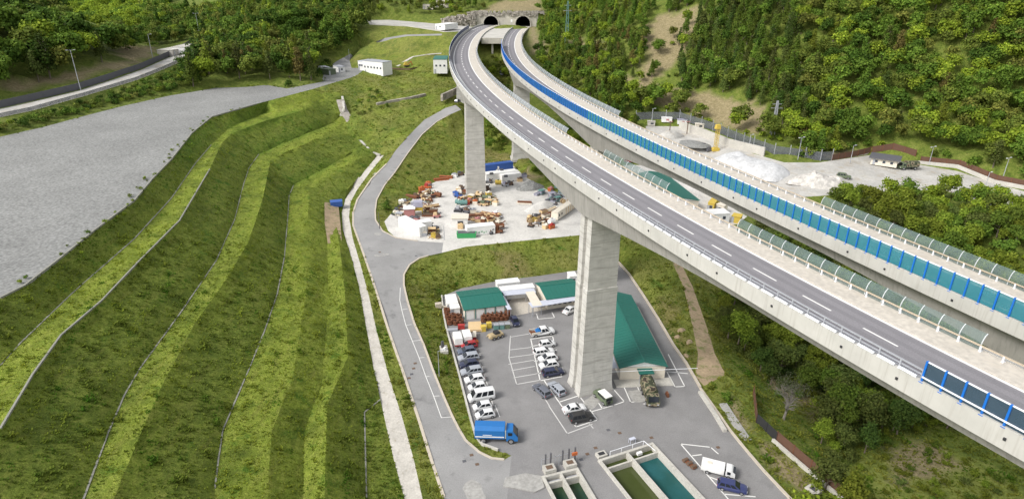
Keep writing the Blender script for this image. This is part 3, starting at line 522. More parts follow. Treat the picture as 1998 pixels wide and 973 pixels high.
def barrier(name, label, way, s0, s1, st, pm, panels, h, off=None, lower=True, toprail=True, group=None):
    off = off or way.le + .15; zt = way.z + 1.0; t = thing(name, label, 'noise barrier', (0, 0, 0), 0, group); ss = bays(way, s0, s1, st)
    pmesh = MB().box((0, 0, h / 2 - .12), (.22, .16, h + .25)).box((-.02, 0, -.1), (.30, .34, .06)).mesh('post', [pm])
    rest = MB()
    for i, s in enumerate(ss):
        if i < 100: o = link('post', pmesh, t); place(o, way, s, off, zt)
        else: p, n, d = way.frame(s); c = p + n * off; rest.box((c.x, c.y, zt + h / 2), (.22, .16, h + .1), math.atan2(n.y, n.x))
    if rest.v: rest.build('post', pm, t, kind='stuff')
    rp = {}
    for i, (a, b) in enumerate(zip(ss[:-1], ss[1:])):
        mat = panels(.5 * (a + b)); mb = MB() if i < 100 else rp.setdefault(mat, MB())
        way.sweep(mb, [(off - .02, zt + .08), (off + .02, zt + .08), (off + .02, zt + h - .1), (off - .02, zt + h - .1)], a + .1, b - .1, 5)
        if i < 100: mb.build('panel', mat, t)
    for m_, mb in rp.items(): mb.build('panel', m_, t, kind='stuff')
    mb = MB()
    if toprail: way.sweep(mb, [(off - .05, zt + h - .09), (off + .06, zt + h - .09), (off + .06, zt + h), (off - .05, zt + h)], s0, toprail if toprail is not True else s1, 2)
    if lower: way.sweep(mb, [(off - .2, zt + .38), (off - .12, zt + .38), (off - .12, zt + .5), (off - .2, zt + .5)], s0, s1, 2)
    if mb.v: mb.build('rail', 'rail_white', t)
    return t
sR0, sR1 = 4.0, WR.s_at(318)
barrier('noise_barrier', 'long blue-posted noise barrier with teal panels on the near edge of the rear viaduct', WR, sR0, sR1, 1.56, 'barrier_blue', lambda s: 'panel_teal' if WR.pos(s)[1] < 150 else 'panel_blue', 2.15, lower=False)
sA = WL.s_at(46.2)
barrier('noise_barrier', 'short noise barrier with blue posts at the near end of the front viaduct', WL, 3, sA, 1.55, 'barrier_blue', lambda s: 'panel_navy', 1.9)
barrier('noise_barrier', 'dark navy noise barrier on the outer bend of the front viaduct by the tunnel', WL, WL.s_at(246), WL.s_at(395), 3.0, 'barrier_navy', lambda s: 'panel_navy' if WL.pos(s)[1] > 268 else 'panel_blue', 2.0, lower=False)
# steel guardrail of the front viaduct
t = thing('guardrail', 'grey steel guardrail with white plates along the near edge of the front viaduct', 'guardrail')
g0, g1 = sA + .3, WL.s_at(246); mb = MB()
for o, z0, z1 in ((-4.42, 1.62, 1.74), (-4.36, 1.2, 1.3)): WL.sweep(mb, [(o - .05, 42 + z0), (o + .05, 42 + z0), (o + .05, 42 + z1), (o - .05, 42 + z1)], g0, g1, 3)
WL.sweep(mb, [(-4.1, 42.5), (-4.02, 42.5), (-4.02, 42.85), (-4.1, 42.85)], g0, g1, 3)
mb.build('rail', 'grey_metal', t)
pm = MB().box((0, 0, .4), (.1, .14, .9)).box((-.3, 0, -.08), (.3, .2, .1)).mesh('post', ['grey_metal']); plate = MB().box((0, 0, 0), (.16, 1.62, .2)).mesh('plate', ['rail_white'])
ss = bays(WL, g0, g1, 1.95); rest, restp = MB(), MB()
for i, (a, b) in enumerate(zip(ss[:-1], ss[1:])):
    if i < 100: place(link('post', pm, t), WL, a, -4.42, 42.9); place(link('plate', plate, t), WL, (a + b) / 2, -4.9, 43.15)
    else:
        p, n, d = WL.frame(a); c = p + n * -4.42; rest.box((c.x, c.y, 43.3), (.1, .14, .9)); c = p + n * -4.9; restp.box((c.x, c.y, 43.15), (.16, 1.62, .2), math.atan2(n.y, n.x))
if rest.v: rest.build('post', 'grey_metal', t, kind='stuff'); restp.build('plate', 'rail_white', t, kind='stuff')
# railings and curved clear screens on the far edges
def railing(way, label, s0, s1):
    t = thing('railing', label, 'railing', (0, 0, 0), 0, 'railings along the viaduct footways'); z = way.z; ss = bays(way, s0, s1, 2.0)
    pm = MB().box((0, 0, .28), (.16, .14, .62)).box((.1, 0, .02), (.4, .2, .1)).mesh('post', ['rail_white']); rest = MB()
    for i, s in enumerate(ss):
        if i < 100: place(link('post', pm, t), way, s, 5.85, z + .14)
        else: c = way.pt(s, 5.85, z + .42); rest.box(c, (.16, .14, .62))
    if rest.v: rest.build('post', 'rail_white', t, kind='stuff')
    mb = MB(); way.sweep(mb, [(5.78, z + .66), (5.93, z + .66), (5.93, z + .78), (5.78, z + .78)], s0, s1, 3); mb.build('rail', 'rail_beige', t)
railing(WL, 'beige-topped low railing along the far edge of the front viaduct', 3, WL.s_at(300)); railing(WR, 'beige-topped low railing along the far edge of the rear viaduct', 3, WR.s_at(300))
def screens(way, label, s0, s1, st, mat='panel_clear'):
    t = thing('windscreen_fence', label, 'screen fence', (0, 0, 0), 0, 'curved clear screens on the viaducts'); z = way.z + .2; ss = bays(way, s0, s1, st); th = np.linspace(0, 1, 6)
    prof = [(5.98 + .6 * q ** 2, z - .2 + .2 + (way.st - .2) * math.sin(q * 1.3) / math.sin(1.3)) for q in th]
    for i, s in enumerate(ss):
        mb = MB()
        p, n, d = way.frame(s)
        for (o0, z0), (o1, z1) in zip(prof[:-1], prof[1:]):
            a, b = p + n * o0, p + n * o1; a.z, b.z = z0, z1; mb.bar(a, b, .07, .08)
        if i < 100: mb.build('frame', 'frame_grey', t)
        if i < len(ss) - 1:
            mb = MB(); way.sweep(mb, prof, s + .05, ss[i + 1] - .05, 3, close=False); mb.build('panel', mat, t)
def s_px(way, px, py): 
    p = at(px, py, way.z); return way.s_at(p.y)
screens(WL, 'run of curved clear screens beside the bushes on the near half of the front viaduct', WL.s_at(47.5), WL.s_at(77.2), 1.98)
screens(WL, 'short run of curved clear screens in front of the green roof between the viaducts', WL.s_at(93), WL.s_at(113.5), 2.1)
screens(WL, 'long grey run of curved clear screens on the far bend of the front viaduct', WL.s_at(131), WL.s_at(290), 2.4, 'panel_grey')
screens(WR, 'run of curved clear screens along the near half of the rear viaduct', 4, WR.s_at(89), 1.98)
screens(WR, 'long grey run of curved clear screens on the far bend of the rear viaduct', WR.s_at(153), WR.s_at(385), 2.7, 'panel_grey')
# ------------------------------------------------------------------ tunnel mouths
t = thing('tunnel_portal', 'concrete headwall with two dark round tunnel mouths under a rough stone wall', 'tunnel portal', (-4, 436, 41))
CX = [(-14.6, 'left'), (6.2, 'right')]; rad = 4.75; zc = 43.0
def arch(cx, r, y, n=16, low=41.5): return [Vector((cx - r, y, low))] + [Vector((cx - r * math.cos(math.pi * i / n), y, zc + r * math.sin(math.pi * i / n))) for i in range(n + 1)] + [Vector((cx + r, y, low))]
mb = MB(); xs = [-24] ; top = 49.6
for a, b in ((-24, -14.6 - rad), (-14.6 + rad, 6.2 - rad), (6.2 + rad, 16)): mb.quad((a, 435.8, 40.5), (b, 435.8, 40.5), (b, 435.8, top), (a, 435.8, top))
for cx, _ in CX:
    A = arch(cx, rad, 435.8)
    for p, q in zip(A[:-1], A[1:]):
        if abs(p.x - q.x) > 1e-5: mb.quad(p, q, (q.x, 435.8, top), (p.x, 435.8, top))
mb.build('headwall', 'concrete', t).location = (4, -436, -41)
for cx, _ in CX:
    mb = MB(); A, B = arch(cx, rad, 435.8), arch(cx, rad, 480); mb.loft([A, B], close=False); mb.add(B, [tuple(range(len(B)))]); mb.quad(A[0], A[-1], B[-1], B[0]); mb.build('tunnel_tube', 'dark', t).location = (4, -436, -41)
    mb = MB(); mb.loft([arch(cx, rad, 435.1), arch(cx, rad + .55, 435.1), arch(cx, rad + .55, 435.75), arch(cx, rad, 435.75)], close=False); mb.build('arch_ring', 'concrete', t).location = (4, -436, -41)
mb = MB()
random.seed(3)
for i in range(150):
    x = -30 + 50 * random.random(); mb.box((x, 435.3 + random.random() * .9, 47.9 + random.random() * 2.6 if abs(x + 4.2) > 2 else 49 + random.random() * 1.4), (.8 + random.random() * 1.6, 1.0, .6 + random.random()), random.random() * .5)
for i in range(170):
    x = -46 + 21 * random.random(); y = 433.5 - (x + 25) * .03 + random.random() * 2; mb.box((x, y, 42 + random.random() * (7.5 + (x + 25) * .16)), (1 + random.random() * 1.5, 1.2, .8 + random.random()), random.random())
mb.build('stone_wall', 'stone', t).location = (4, -436, -41)
sign = thing('road_sign', 'small white sign board beside the right tunnel mouth', 'road sign', (-1.2, 433, 42)); MB().cyl((0, 0, 0), (0, 0, 2.4), .06).build('post', 'grey_metal', sign); MB().box((0, -.1, 3.0), (1.2, .06, 1.6)).build('board', 'white', sign)
t = thing('forecourt_slab', 'pale concrete forecourt slab on a column joining both carriageways before the tunnels', 'bridge slab', (-5, 360, 41))
mb = MB(); Y = np.linspace(352, 434, 10); top_, bot = [], []
for y in Y:
    a = WL.pt(WL.s_at(y), 6.7, 41.7); b = WR.pt(WR.s_at(y), WR.le - .1, 41.7); top_.append([a, b, b - Vector((0, 0, .6)), a - Vector((0, 0, .6))])
mb.loft(top_); o = mb.build('slab', 'slab', t); o.location = (5, -360, -41)
a, b = top_[0][0], top_[0][1]; mb = MB(); mb.bar(a + Vector((0, -.5, -1.3)), b + Vector((0, -.5, -1.3)), .9, 2.9); o = mb.build('edge_beam', 'concrete', t); o.location = (5, -360, -41)
mb = MB(); m_ = (a + b) / 2; mb.box((m_.x, m_.y + 1, 37), (1., 1., 6.5)); o = mb.build('column', 'concrete', t); o.location = (5, -360, -41)
def gl(pts, z=None): return [onpx(*p[:2]) if len(p) == 2 else at(*p) for p in pts]
# ------------------------------------------------------------------ kerbs, walls, fences
def strip(name, label, cat, pts, w, h, mat, z_off=0, group=None, seg=None, side=0):
    """a wall or kerb following ground points"""
    ws = dens([Vector(p) for p in pts], 3.0); mb = MB(); rings = []
    o = ws[0].copy()
    for i, p in enumerate(ws):
        a, b = ws[max(0, i - 1)], ws[min(len(ws) - 1, i + 1)]; d = (b - a); d.z = 0; d.normalize(); n = Vector((-d.y, d.x, 0)) * w / 2; q = p - o + n * side * 2
        rings.append([q - n + Vector((0, 0, z_off - .3)), q + n + Vector((0, 0, z_off - .3)), q + n + Vector((0, 0, z_off + h)), q - n + Vector((0, 0, z_off + h))])
    mb.loft(rings); ob = mb.build(name, mat, None, label=label, cat=cat, group=group, loc=o); return ob
strip('kerb', 'brown-edged stone kerb along the embankment side of the winding access road', 'kerb', W(ROAD_L[1:15]), .5, .14, 'kerb')
strip('kerb', 'low kerb along the curve between the access road and the grassy bank above the garages', 'kerb', W(JUNC[1:-1]), .4, .14, 'kerb')
strip('kerb', 'thin kerb around the bend between the upper access road and the scrap yard', 'kerb', W(ROAD_R[1:-1]), .35, .16, 'kerb')
strip('retaining_wall', 'low pale wall holding the grass strip behind the row of parked cars', 'wall', W(LOT[1:10]), .35, .45, 'slab')
strip('kerb', 'rust-stained kerb along the outer edge of the car park by the valley', 'kerb', W(LOT[20:]), .5, .18, 'kerb')
strip('retaining_wall', 'low concrete wall beside the lane along the long green-roofed hall', 'wall', W(LOT[14:21]), .4, .5, 'kerb')
strip('garden_wall', 'short white wall beside the kerb where the dirt track meets the car park', 'wall', [at(1372, 765, 0), at(1400, 806, 0), at(1422, 842, 0)], .7, .5, 'slab', side=-1)
strip('kerb', 'long thin kerb along the crest of the grey gravel platform', 'kerb', [p + Vector((0, 0, .05)) for p in W(EMB_A[1:11])], .35, .12, 'gutter')
def gutter(pts, label): 
    strip('drain_channel', label, 'drain', [p + Vector((0, 0, .02)) for p in W(pts)], .26, .07, 'gutter', group='concrete gutters along the terraces')
gutter(EMB_B[1:8], 'highest concrete gutter on the terraced bank, just below the gravel crest'); gutter(EMB_C[1:8], 'thin gutter along the outer edge of the brightest grass terrace')
gutter(EMB_D[1:11], 'long pale gutter curving down the middle of the terraced bank'); gutter(EMB_F[1:11], 'lower gutter wandering down the terraced bank nearest the concrete path'); gutter(DRAIN, 'short bent gutter running down from the concrete path at the foot of the bank')
strip('gabion_wall', 'rough stone wall across the grass slope below the white site office', 'wall', gl([(735, 206), (768, 199), (800, 193), (830, 187)]), 1.1, .8, 'stone')
strip('gabion_wall', 'grey stone wall beside the car under the third pier', 'wall', [at(862, 196, 22.5), at(892, 182, 23)], 1.0, 2.6, 'stone')
strip('stone_gully', 'rocky stone gully running down the end of the terraced bank', 'gully', [at(664, 196, 23.5), at(670, 215, 20.5), at(682, 236, 17), at(696, 256, 13.8), at(716, 286, 10.6)], 3.2, .35, 'stone')
strip('gully_edge', 'pale concrete channel curling beside the rocky gully', 'gully', [at(668, 190, 24), at(671, 212, 21.4), at(664, 230, 17.6), at(690, 262, 13.6), at(725, 298, 9.9), at(742, 304, 9.2)], .9, .5, 'slab')
def fence(name, label, pts, h, mat, step=2.5, post='grey_metal', ph=None, group=None, wall=None, pw=.12):
    ws = dens([Vector(p) for p in pts], step); o = ws[0].copy(); t = thing(name, label, 'fence', o, 0, group); ph = ph or h + .15
    pm = MB().box((0, 0, ph / 2 - .1), (pw, pw, ph + .2)).mesh('post', [post]); panel = MB()
    for i, p in enumerate(ws):
        if i < 100: link('post', pm, t, loc=p - o)
        if i: a, b = ws[i - 1] - o, p - o; panel.loft([[a + Vector((0, 0, .05)), a + Vector((0.03, .03, .05)), a + Vector((.03, .03, h)), a + Vector((0, 0, h))], [b + Vector((0, 0, .05)), b + Vector((.03, .03, .05)), b + Vector((.03, .03, h)), b + Vector((0, 0, h))]], 0)
    panel.build('panel', mat, t)
    if wall: 
        wl_ = MB(); rings = []
        for p in ws: q = p - o; rings.append([q + Vector((-.5 - .3, 0, -.5)), q + Vector((-.5 + .1, 0, -.5)), q + Vector((-.5 + .1, 0, wall[0])), q + Vector((-.5 - .3, 0, wall[0]))])
        wl_.loft(rings).build('base_wall', wall[1], t)
    return t
fence('metal_fence', 'rusty sheet fence with a white footing down the valley edge of the car park', W(FENCE[2:]), 2.2, 'rust_fence', 2.6, 'rust', wall=(.7, 'slab'))
fence('metal_fence', 'short black gate panel set in the rusty fence by the bare tree', W(FENCE[1:3]), 2.0, 'dark', 2.2, 'dark')
fence('metal_fence', 'rusty corner of fence above the black gate panel', W(FENCE[:2]), 2.0, 'rust_fence', 2.5, 'rust')
fence('metal_fence', 'long rusty sheet fence with white footing beside the right-hand gravel road', gl([(1794, 319), (1869, 332), (1943, 356), (1998, 371), (2100, 397)]), 2.4, 'rust_fence', 3.2, 'rust', wall=(.8, 'slab'))
fence('metal_fence', 'short rusty fence climbing towards the dark sheds on the right', gl([(1622, 315), (1660, 308), (1697, 301)]), 2.2, 'rust_fence', 3, 'rust', wall=(.6, 'slab'))
fence('metal_fence', 'rusty fence behind the low dark-roofed shed', gl([(1700, 299), (1740, 297), (1785, 309)]), 2.4, 'rust_fence', 3, 'rust')
fence('mesh_fence', 'tall grey mesh fence with steel posts curving above the works yard', gl([(1240, 237), (1272, 234), (1325, 236), (1390, 255), (1450, 282), (1510, 303), (1600, 314), (1622, 314)]), 3.2, 'mesh_wire', 4.5, 'grey_metal', 4.2, pw=.22)
fence('mesh_fence', 'dark mesh fence along the uphill side of the pale left-hand road', [p + Vector((-.8, .8, 0)) for p in W(LRD_U[1:])], 2.6, 'charcoal', 5, 'charcoal')
fence('mesh_fence', 'light wire fence along the downhill side of the pale left-hand road', W(LRD_L[1:]), 1.3, 'mesh_wire', 4, 'grey_metal')
fence('site_fence', 'low brown board fence in front of the white site office', gl([(716, 134, 27.2), (760, 136, 27), (800, 137, 27), (833, 131, 27.6)]), .9, 'brown', 4, 'brown')
fence('site_fence', 'thin rail fence along the plateau road in the far forest', gl([(718, 36, 44.3), (760, 33, 44.8), (800, 30, 46), (838, 25, 47)]), 1.1, 'charcoal', 5, 'charcoal')
strip('retaining_wall', 'pale concrete retaining wall with horizontal bands behind the works yard', 'wall', gl([(1325, 252), (1372, 268), (1420, 287), (1490, 308)]), .6, 3.2, 'slab')
strip('retaining_wall', 'long grey wall of the plateau road left of the tunnels', 'wall', gl([(722, 49.5, 43.3), (795, 52.5, 42.8), (868, 63.5, 41.6)]), .5, .8, 'slab', z_off=-.2)
# ------------------------------------------------------------------ settling ponds
def pond(label, rc, waters, cross, depth=.9, rim=.42, inset=0.):
    b, a, d, c = rc; u = (b - a).normalized(); v = (d - a).normalized(); Wd = (b - a).length; L = (d - a).length; rz = math.atan2(u.y, u.x)
    t = thing('settling_pond', label, 'settling pond', a, rz); mb = MB(); top = .42
    for x0, x1, y0, y1 in ((-.05, rim, -.05, L), (Wd - rim, Wd + .05, -.05, L), (rim, Wd - rim, -.05, rim), (Wd / 2 - rim / 2, Wd / 2 + rim / 2, rim, L)):
        mb.box(((x0 + x1) / 2, (y0 + y1) / 2, top / 2 - 1.6), (x1 - x0, y1 - y0, top + 3.2))
    mb.build('basin_wall', 'slab', t)
    MB().box((Wd / 2, cross, -1.3), (Wd - 2 * rim - .004, .3, 3.0)).build('weir', 'slab', t)
    for i, m_ in enumerate(waters):
        x0, x1 = (rim, Wd / 2 - rim / 2) if i == 0 else (Wd / 2 + rim / 2, Wd - rim)
        MB().quad((x0, cross + .15, -depth), (x1, cross + .15, -depth), (x1, L, -depth), (x0, L, -depth)).build('water', m_, t)
        MB().quad((x0, rim, -depth + .15), (x1, rim, -depth + .15), (x1, cross - .15, -depth + .15), (x0, cross - .15, -depth + .15)).build('inlet_water', 'water_olive', t)
    return t, u, v, rz
pb, pu, pv_, prz = pond('large twin settling pond with green and teal water at the bottom of the car park', POND_BIG, ['water_teal', 'water_olive'], 2.1)
MB().box((3.4, 1.1, .1), (.9, .5, .5)).build('sluice_box', 'white', pb); MB().box((9.6, -.9, .25), (1.7, 1.2, .7)).build('inlet_box', 'slab', pb); MB().box((9.6, -.9, .62), (1.1, .7, .04)).build('cover', 'dark', pb)
ps, su, sv, srz = pond('small twin settling pond with dark water beside the tall sluice posts', POND_SMALL, ['water_dark', 'water_dark'], 1.5, 1.1)
MB().box((1.2, 1.15, -.35), (2.2, 1.0, .1)).build('grating', 'grey_metal', ps); MB().box((4.6, 1.15, -.35), (2.2, 1.0, .1)).build('grating', 'grey_metal', ps)
for x in (1.0, 4.6):
    MB().box((x, -.9, .35), (1.9, 1.5, 1.3)).build('inlet_box', 'slab', ps); MB().box((x, -.9, 1.02), (1.1, .8, .04)).build('cover', 'brown', ps)
t = thing('sluice_frame', 'row of dark sluice posts with pale rails behind the small pond', 'sluice', at(1066, 917, 0), srz + math.pi)
for i, x in enumerate((0, .9, 3.0, 4.1, 5.2)): MB().cyl((x, .5, -.1), (x, .5, 2.9), .15, n=8).build('post', 'charcoal', t)
for i, x in enumerate((-.7, 1.7, 2.4)): MB().cyl((x, .5, -.1), (x, .5, 2.2), .05, n=6).build('rail_post', 'grey_metal', t)
MB().box((2.4, .5, 2.0), (6.4, .06, .06)).build('rail', 'grey_metal', t); MB().box((5.0, .2, 1.9), (.9, .3, .5)).build('valve', 'orange', t)
t = thing('pipe_rail', 'white pipe handrail around the inlet of the large pond', 'handrail', at(1190, 890, 0), prz + math.pi)
for x in (0, 2.2, 4.4, 6.6): MB().cyl((x, 0, 0), (x, 0, 1.1), .05, n=6).build('post', 'rail_white', t)
MB().cyl((0, 0, 1.1), (6.6, 0, 1.1), .05, n=6).build('rail', 'rail_white', t); MB().cyl((6.6, 0, 1.1), (7.4, -2.4, .6), .05, n=6).build('rail', 'rail_white', t)
t = thing('pale_bench_rack', 'small pale blue steel rack standing behind the large pond', 'rack', at(1233, 863, 0), prz); MB().box((0, 0, .9), (1.1, .6, .1)).build('shelf', 'pale_blue_roof', t)
for x in (-.5, .5):
    for y in (-.25, .25): MB().box((x, y, .45), (.07, .07, .9)).build('leg', 'pale_blue_roof', t)
ob = MB().prism([(-3.5, -1), (-3.2, .8), (0, 1.8), (2.6, 1.2), (3.0, -1.2), (1.5, -2.2)], -.3, .2).build('concrete_apron', 'pale_patch', None, label='pale rounded concrete apron left of the small pond', cat='apron', loc=at(1025, 940, 0))
# ------------------------------------------------------------------ buildings
def obox(fl, fr, bl, z):
    """oriented footprint from three roof corners seen in the photo at height z"""
    a, b, c = at(*fl, z), at(*fr, z), at(*bl, z); u = (b - a); Wd = u.length; u.normalize(); v = Vector((-u.y, u.x, 0)); D = (c - a).dot(v); return a, u, v, Wd, D, math.atan2(u.y, u.x)
def shell(t, Wd, D, h, z0, mat): MB().box((Wd / 2, D / 2, h / 2 + z0), (Wd, D, h)).build('wall', mat, t)
def gable(t, Wd, D, h, ridge, split, mat, ov=.35, along='x', name='roof'):
    """gable roof whose ridge runs along local x at depth split*D"""
    mb = MB(); th = .14
    for y0, z0, y1, z1 in ((-ov, h - ov * .15, D * split, h + ridge), (D * split, h + ridge, D + ov, h - ov * .15)):
        mb.loft([[(-ov, y0, z0), (-ov, y1, z1), (-ov, y1, z1 + th), (-ov, y0, z0 + th)], [(Wd + ov, y0, z0), (Wd + ov, y1, z1), (Wd + ov, y1, z1 + th), (Wd + ov, y0, z0 + th)]])
    r = mb.build(name, mat, t); rb = MB()
    n = int(Wd / 1.0)
    for k in range(1, n): 
        x = Wd * k / n
        for y0, z0, y1, z1 in ((-ov, h - ov * .15, D * split, h + ridge), (D * split, h + ridge, D + ov, h - ov * .15)): rb.bar((x, y0, z0 + th + .01), (x, y1, z1 + th + .01), .06, .05)
    rb.build('roof_seam', mat, r, kind='stuff')
    MB().box((Wd / 2, D * split, h + ridge + th + .02), (Wd + 2 * ov, .35, .08)).build('ridge_cap', mat, r)
    for x in (-.002, Wd + .002):
        MB().add([(x, 0, h), (x, D, h), (x, D * split, h + ridge)], [(0, 1, 2)]).build('gable', 'cream', t)
    return r
a, u, v, Wd, D, rz = obox((907, 604), (985.7, 594), (894, 570), 2.7); a.z = 0
t = thing('garage', 'low green-roofed garage with four white doors at the top of the car park', 'garage', a, rz); shell(t, Wd, D, 2.7, 0, 'cream'); gable(t, Wd, D, 2.7, .75, .55, 'roof_green')
for i in range(4): MB().box((Wd * (i + .5) / 4, -.06, 1.2), (Wd / 4 - .55, .1, 2.3)).build('garage_door', 'white', t)
for i in range(5): MB().box((Wd * i / 4 * .985 + .12, -.08, 1.3), (.22, .14, 2.6)).build('door_post', 'teal', t)
a, u, v, Wd, D, rz = obox((1068, 583), (1137, 574), (1046, 553), 2.8); a.z = 0
t = thing('workshop', 'green-roofed workshop partly hidden behind the tall pier', 'workshop', a, rz); shell(t, Wd, D, 2.8, 0, 'cream'); gable(t, Wd, D, 2.8, .8, .6, 'roof_green')
for i in range(7): MB().box((Wd * (i + .5) / 7, -.05, 1.5), (Wd / 7 - .5, .08, 1.1)).build('window', 'window_glass', t)
for nm, fl, fr, bl, z, lab in (('canopy', (1038, 600), (1128, 585), (1034, 590), 2.6, 'pale blue flat canopy along the front of the green-roofed workshop'), ('canopy', (990, 604), (998, 603), (972, 571), 2.6, 'narrow pale blue canopy along the side of the green-roofed garage'), ('canopy', (979, 577), (1046, 571), (974, 568), 2.6, 'pale blue canopy in front of the white cabins behind the courtyard'), ('canopy', (1040, 597), (1058, 595), (1022, 570), 2.65, 'white canopy roof with grey bands between courtyard and workshop')):
    a, u, v, Wd, D, rz = obox(fl, fr, bl, z); a.z = 0; t = thing(nm, lab, 'canopy', a, rz)
    MB().box((Wd / 2, D / 2, z), (Wd, D, .14)).build('roof', 'pale_blue_roof' if 'blue' in lab else 'cream', t)
    for x in (.15, Wd - .15):
        for y in (.15, D - .15): MB().box((x, y, z / 2 - .05), (.12, .12, z - .1)).build('post', 'grey_metal', t)
def cabin(label, fl, fr, bl, h, z0=0, mat='white', win=2, roofm=None, cat='cabin', name='cabin', door=True):
    a, u, v, Wd, D, rz = obox(fl, fr, bl, z0 + h); a.z = z0; t = thing(name, label, cat, a, rz); shell(t, Wd, D, h - .1, -.1, mat)
    MB().box((Wd / 2, D / 2, h - .04 + (.15 if name == 'guard_shed' else 0)), (Wd + (1.6 if name == 'guard_shed' else .2), D + (1.6 if name == 'guard_shed' else .2), .5 if name == 'guard_shed' else .18)).build('roof', roofm or mat, t)
    for i in range(win):
        f = MB().box((Wd * (i + .7) / (win + .4), -.03, h * .55), (.95, .06, .95)).build('window', 'grey_metal', t); MB().box((Wd * (i + .7) / (win + .4), -.065, h * .55), (.8, .02, .8)).build('pane', 'window_glass', f)
    if door: MB().box((Wd * .12, -.04, 1.0), (.8, .06, 2.0)).build('door', 'grey_metal', t)
    return t
cabin('upper white flat-roofed cabin behind the courtyard', (971, 554), (1014, 549), (970, 546), 2.7); cabin('longer white flat-roofed cabin in front of the upper cabin', (978, 567), (1043, 560), (977, 559), 2.6)
cabin('small white cabin tucked beside the tall pier above the workshop roof', (1112, 539), (1126, 538), (1112, 530), 2.5, win=1)
cabin('white ribbed tank cabin at the left corner beside the garage', (873, 592), (893, 590), (871, 575), 2.4, win=0); cabin('second white box cabin in front of the ribbed tank cabin', (880, 602), (897, 600), (877, 590), 2.2, win=0)
# long hall: ridge runs away from the camera
a, b, c = at(1211, 716, 3.0), at(1299, 713, 3.0), at(1229, 577, 3.0); u = (b - a); Wd = u.length; u.normalize(); v = Vector((-u.y, u.x, 0)); D = (c - b).dot(v)
t = thing('hall', 'long hall with green gabled roof and white end wall beside the tall pier', 'hall', (a.x, a.y, 0), math.atan2(u.y, u.x)); h, rg = 3.0, 1.25
shell(t, Wd, D, h, -.1, 'cream'); mb = MB(); sk = 0.0
for x0, z0, x1, z1 in ((-.35, h - .1, Wd / 2, h + rg), (Wd / 2, h + rg, Wd + .35, h - .1)):
    mb.loft([[(x0, -.4, z0), (x1, -.4, z1), (x1, -.4, z1 + .14), (x0, -.4, z0 + .14)], [(x0, D + .4, z0), (x1, D + .4, z1), (x1, D + .4, z1 + .14), (x0, D + .4, z0 + .14)]])
r = mb.build('roof', 'roof_green', t); mb = MB()
for k in range(1, int(D)): 
    for x0, z0, x1, z1 in ((-.35, h - .1, Wd / 2, h + rg), (Wd / 2, h + rg, Wd + .35, h - .1)): mb.bar((x0, k, z0 + .15), (x1, k, z1 + .15), .05, .05)
mb.build('roof_seam', 'roof_green', r, kind='stuff'); MB().box((Wd / 2, D / 2, h + rg + .16), (.4, D + .8, .08)).build('ridge_cap', 'roof_green', r)
for y in (-.003, D + .003): MB().add([(0, y, h), (Wd, y, h), (Wd / 2, y, h + rg)], [(0, 1, 2)]).build('gable', 'white', t)
MB().box((Wd / 2 + .3, -.9, 2.5), (3.0, 1.9, .14)).build('porch_roof', 'roof_green', t); MB().box((Wd / 2 + .3, -.05, 1.05), (1.5, .08, 2.1)).build('door', 'window_glass', t)
for x in (-1.0, 1.6): MB().box((Wd / 2 + x, -1.7, 1.2), (.1, .1, 2.4)).build('porch_post', 'grey_metal', t)
MB().box((Wd / 2, -1.2, .04), (Wd + 2.4, 2.6, .12)).build('doorstep', 'slab', t); MB().box((-1.0, D * .12, 2.3), (1.4, 5.5, .1)).build('side_awning', 'pale_blue_roof', t)
for i in range(8): MB().box((Wd + .03, D * (i + .5) / 8, 1.7), (.06, 1.1, .9)).build('window', 'window_glass', t)
MB().box((Wd + 1.3, D * .55, .4), (1.0, D * .8, .8)).build('side_step', 'slab', t); MB().cyl((-8.5, -1.8, 3.2), (Wd + 6, -1.2, 3.0), .05, n=5).build('cable', 'rail_white', t)
# green roof shed and cabins between the viaducts
fr_, br_ = at(1364, 388, 11.3), at(1297, 336, 11.3); v = br_ - fr_; D = v.length; v.normalize(); u = Vector((v.y, -v.x, 0)); Wd = 11.0; a = fr_ - u * Wd; rz = math.atan2(u.y, u.x); a.z = 7.6
t = thing('depot_shed', 'green-roofed shed seen between the two viaducts', 'shed', a, rz); shell(t, Wd, D, 3.7, -.5, 'cream'); mb = MB(); h, rg = 3.3, .9
for x0, z0, x1, z1 in ((-.3, h - .1, Wd / 2, h + rg), (Wd / 2, h + rg, Wd + .3, h - .1)):
    mb.loft([[(x0, -.3, z0), (x1, -.3, z1), (x1, -.3, z1 + .14), (x0, -.3, z0 + .14)], [(x0, D + .3, z0), (x1, D + .3, z1), (x1, D + .3, z1 + .14), (x0, D + .3, z0 + .14)]])
mb.build('roof', 'roof_green', t); MB().add([(0, -.01, h), (Wd, -.01, h), (Wd / 2, -.01, h + rg)], [(0, 1, 2)]).build('gable', 'white', t)
MB().box((Wd * .3, -.04, 1.5), (2.5, .06, 2.6)).build('door', 'grey_metal', t)
cabin('white cabin at the near end of the green-roofed shed between the viaducts', (1312, 398), (1340, 402), (1314, 390), 2.8, 7.5, win=1); cabin('yellow site cabin beside the green-roofed shed between the viaducts', (1382, 395), (1394, 397), (1350, 367), 2.8, 7.6, 'yellow', 1)
cabin('white container cabin nearest the bushes between the viaducts', (1388, 418), (1425, 416), (1386, 408), 2.8, 7.2, 'white', 2); cabin('small beige cabin right of the yellow cabin', (1398, 398), (1413, 402), (1396, 392), 2.6, 7.4, 'cream', 1); cabin('low yellow box cabin beside the white container between the viaducts', (1428, 421), (1445, 424), (1426, 414), 2.0, 7.0, 'yellow', 0)
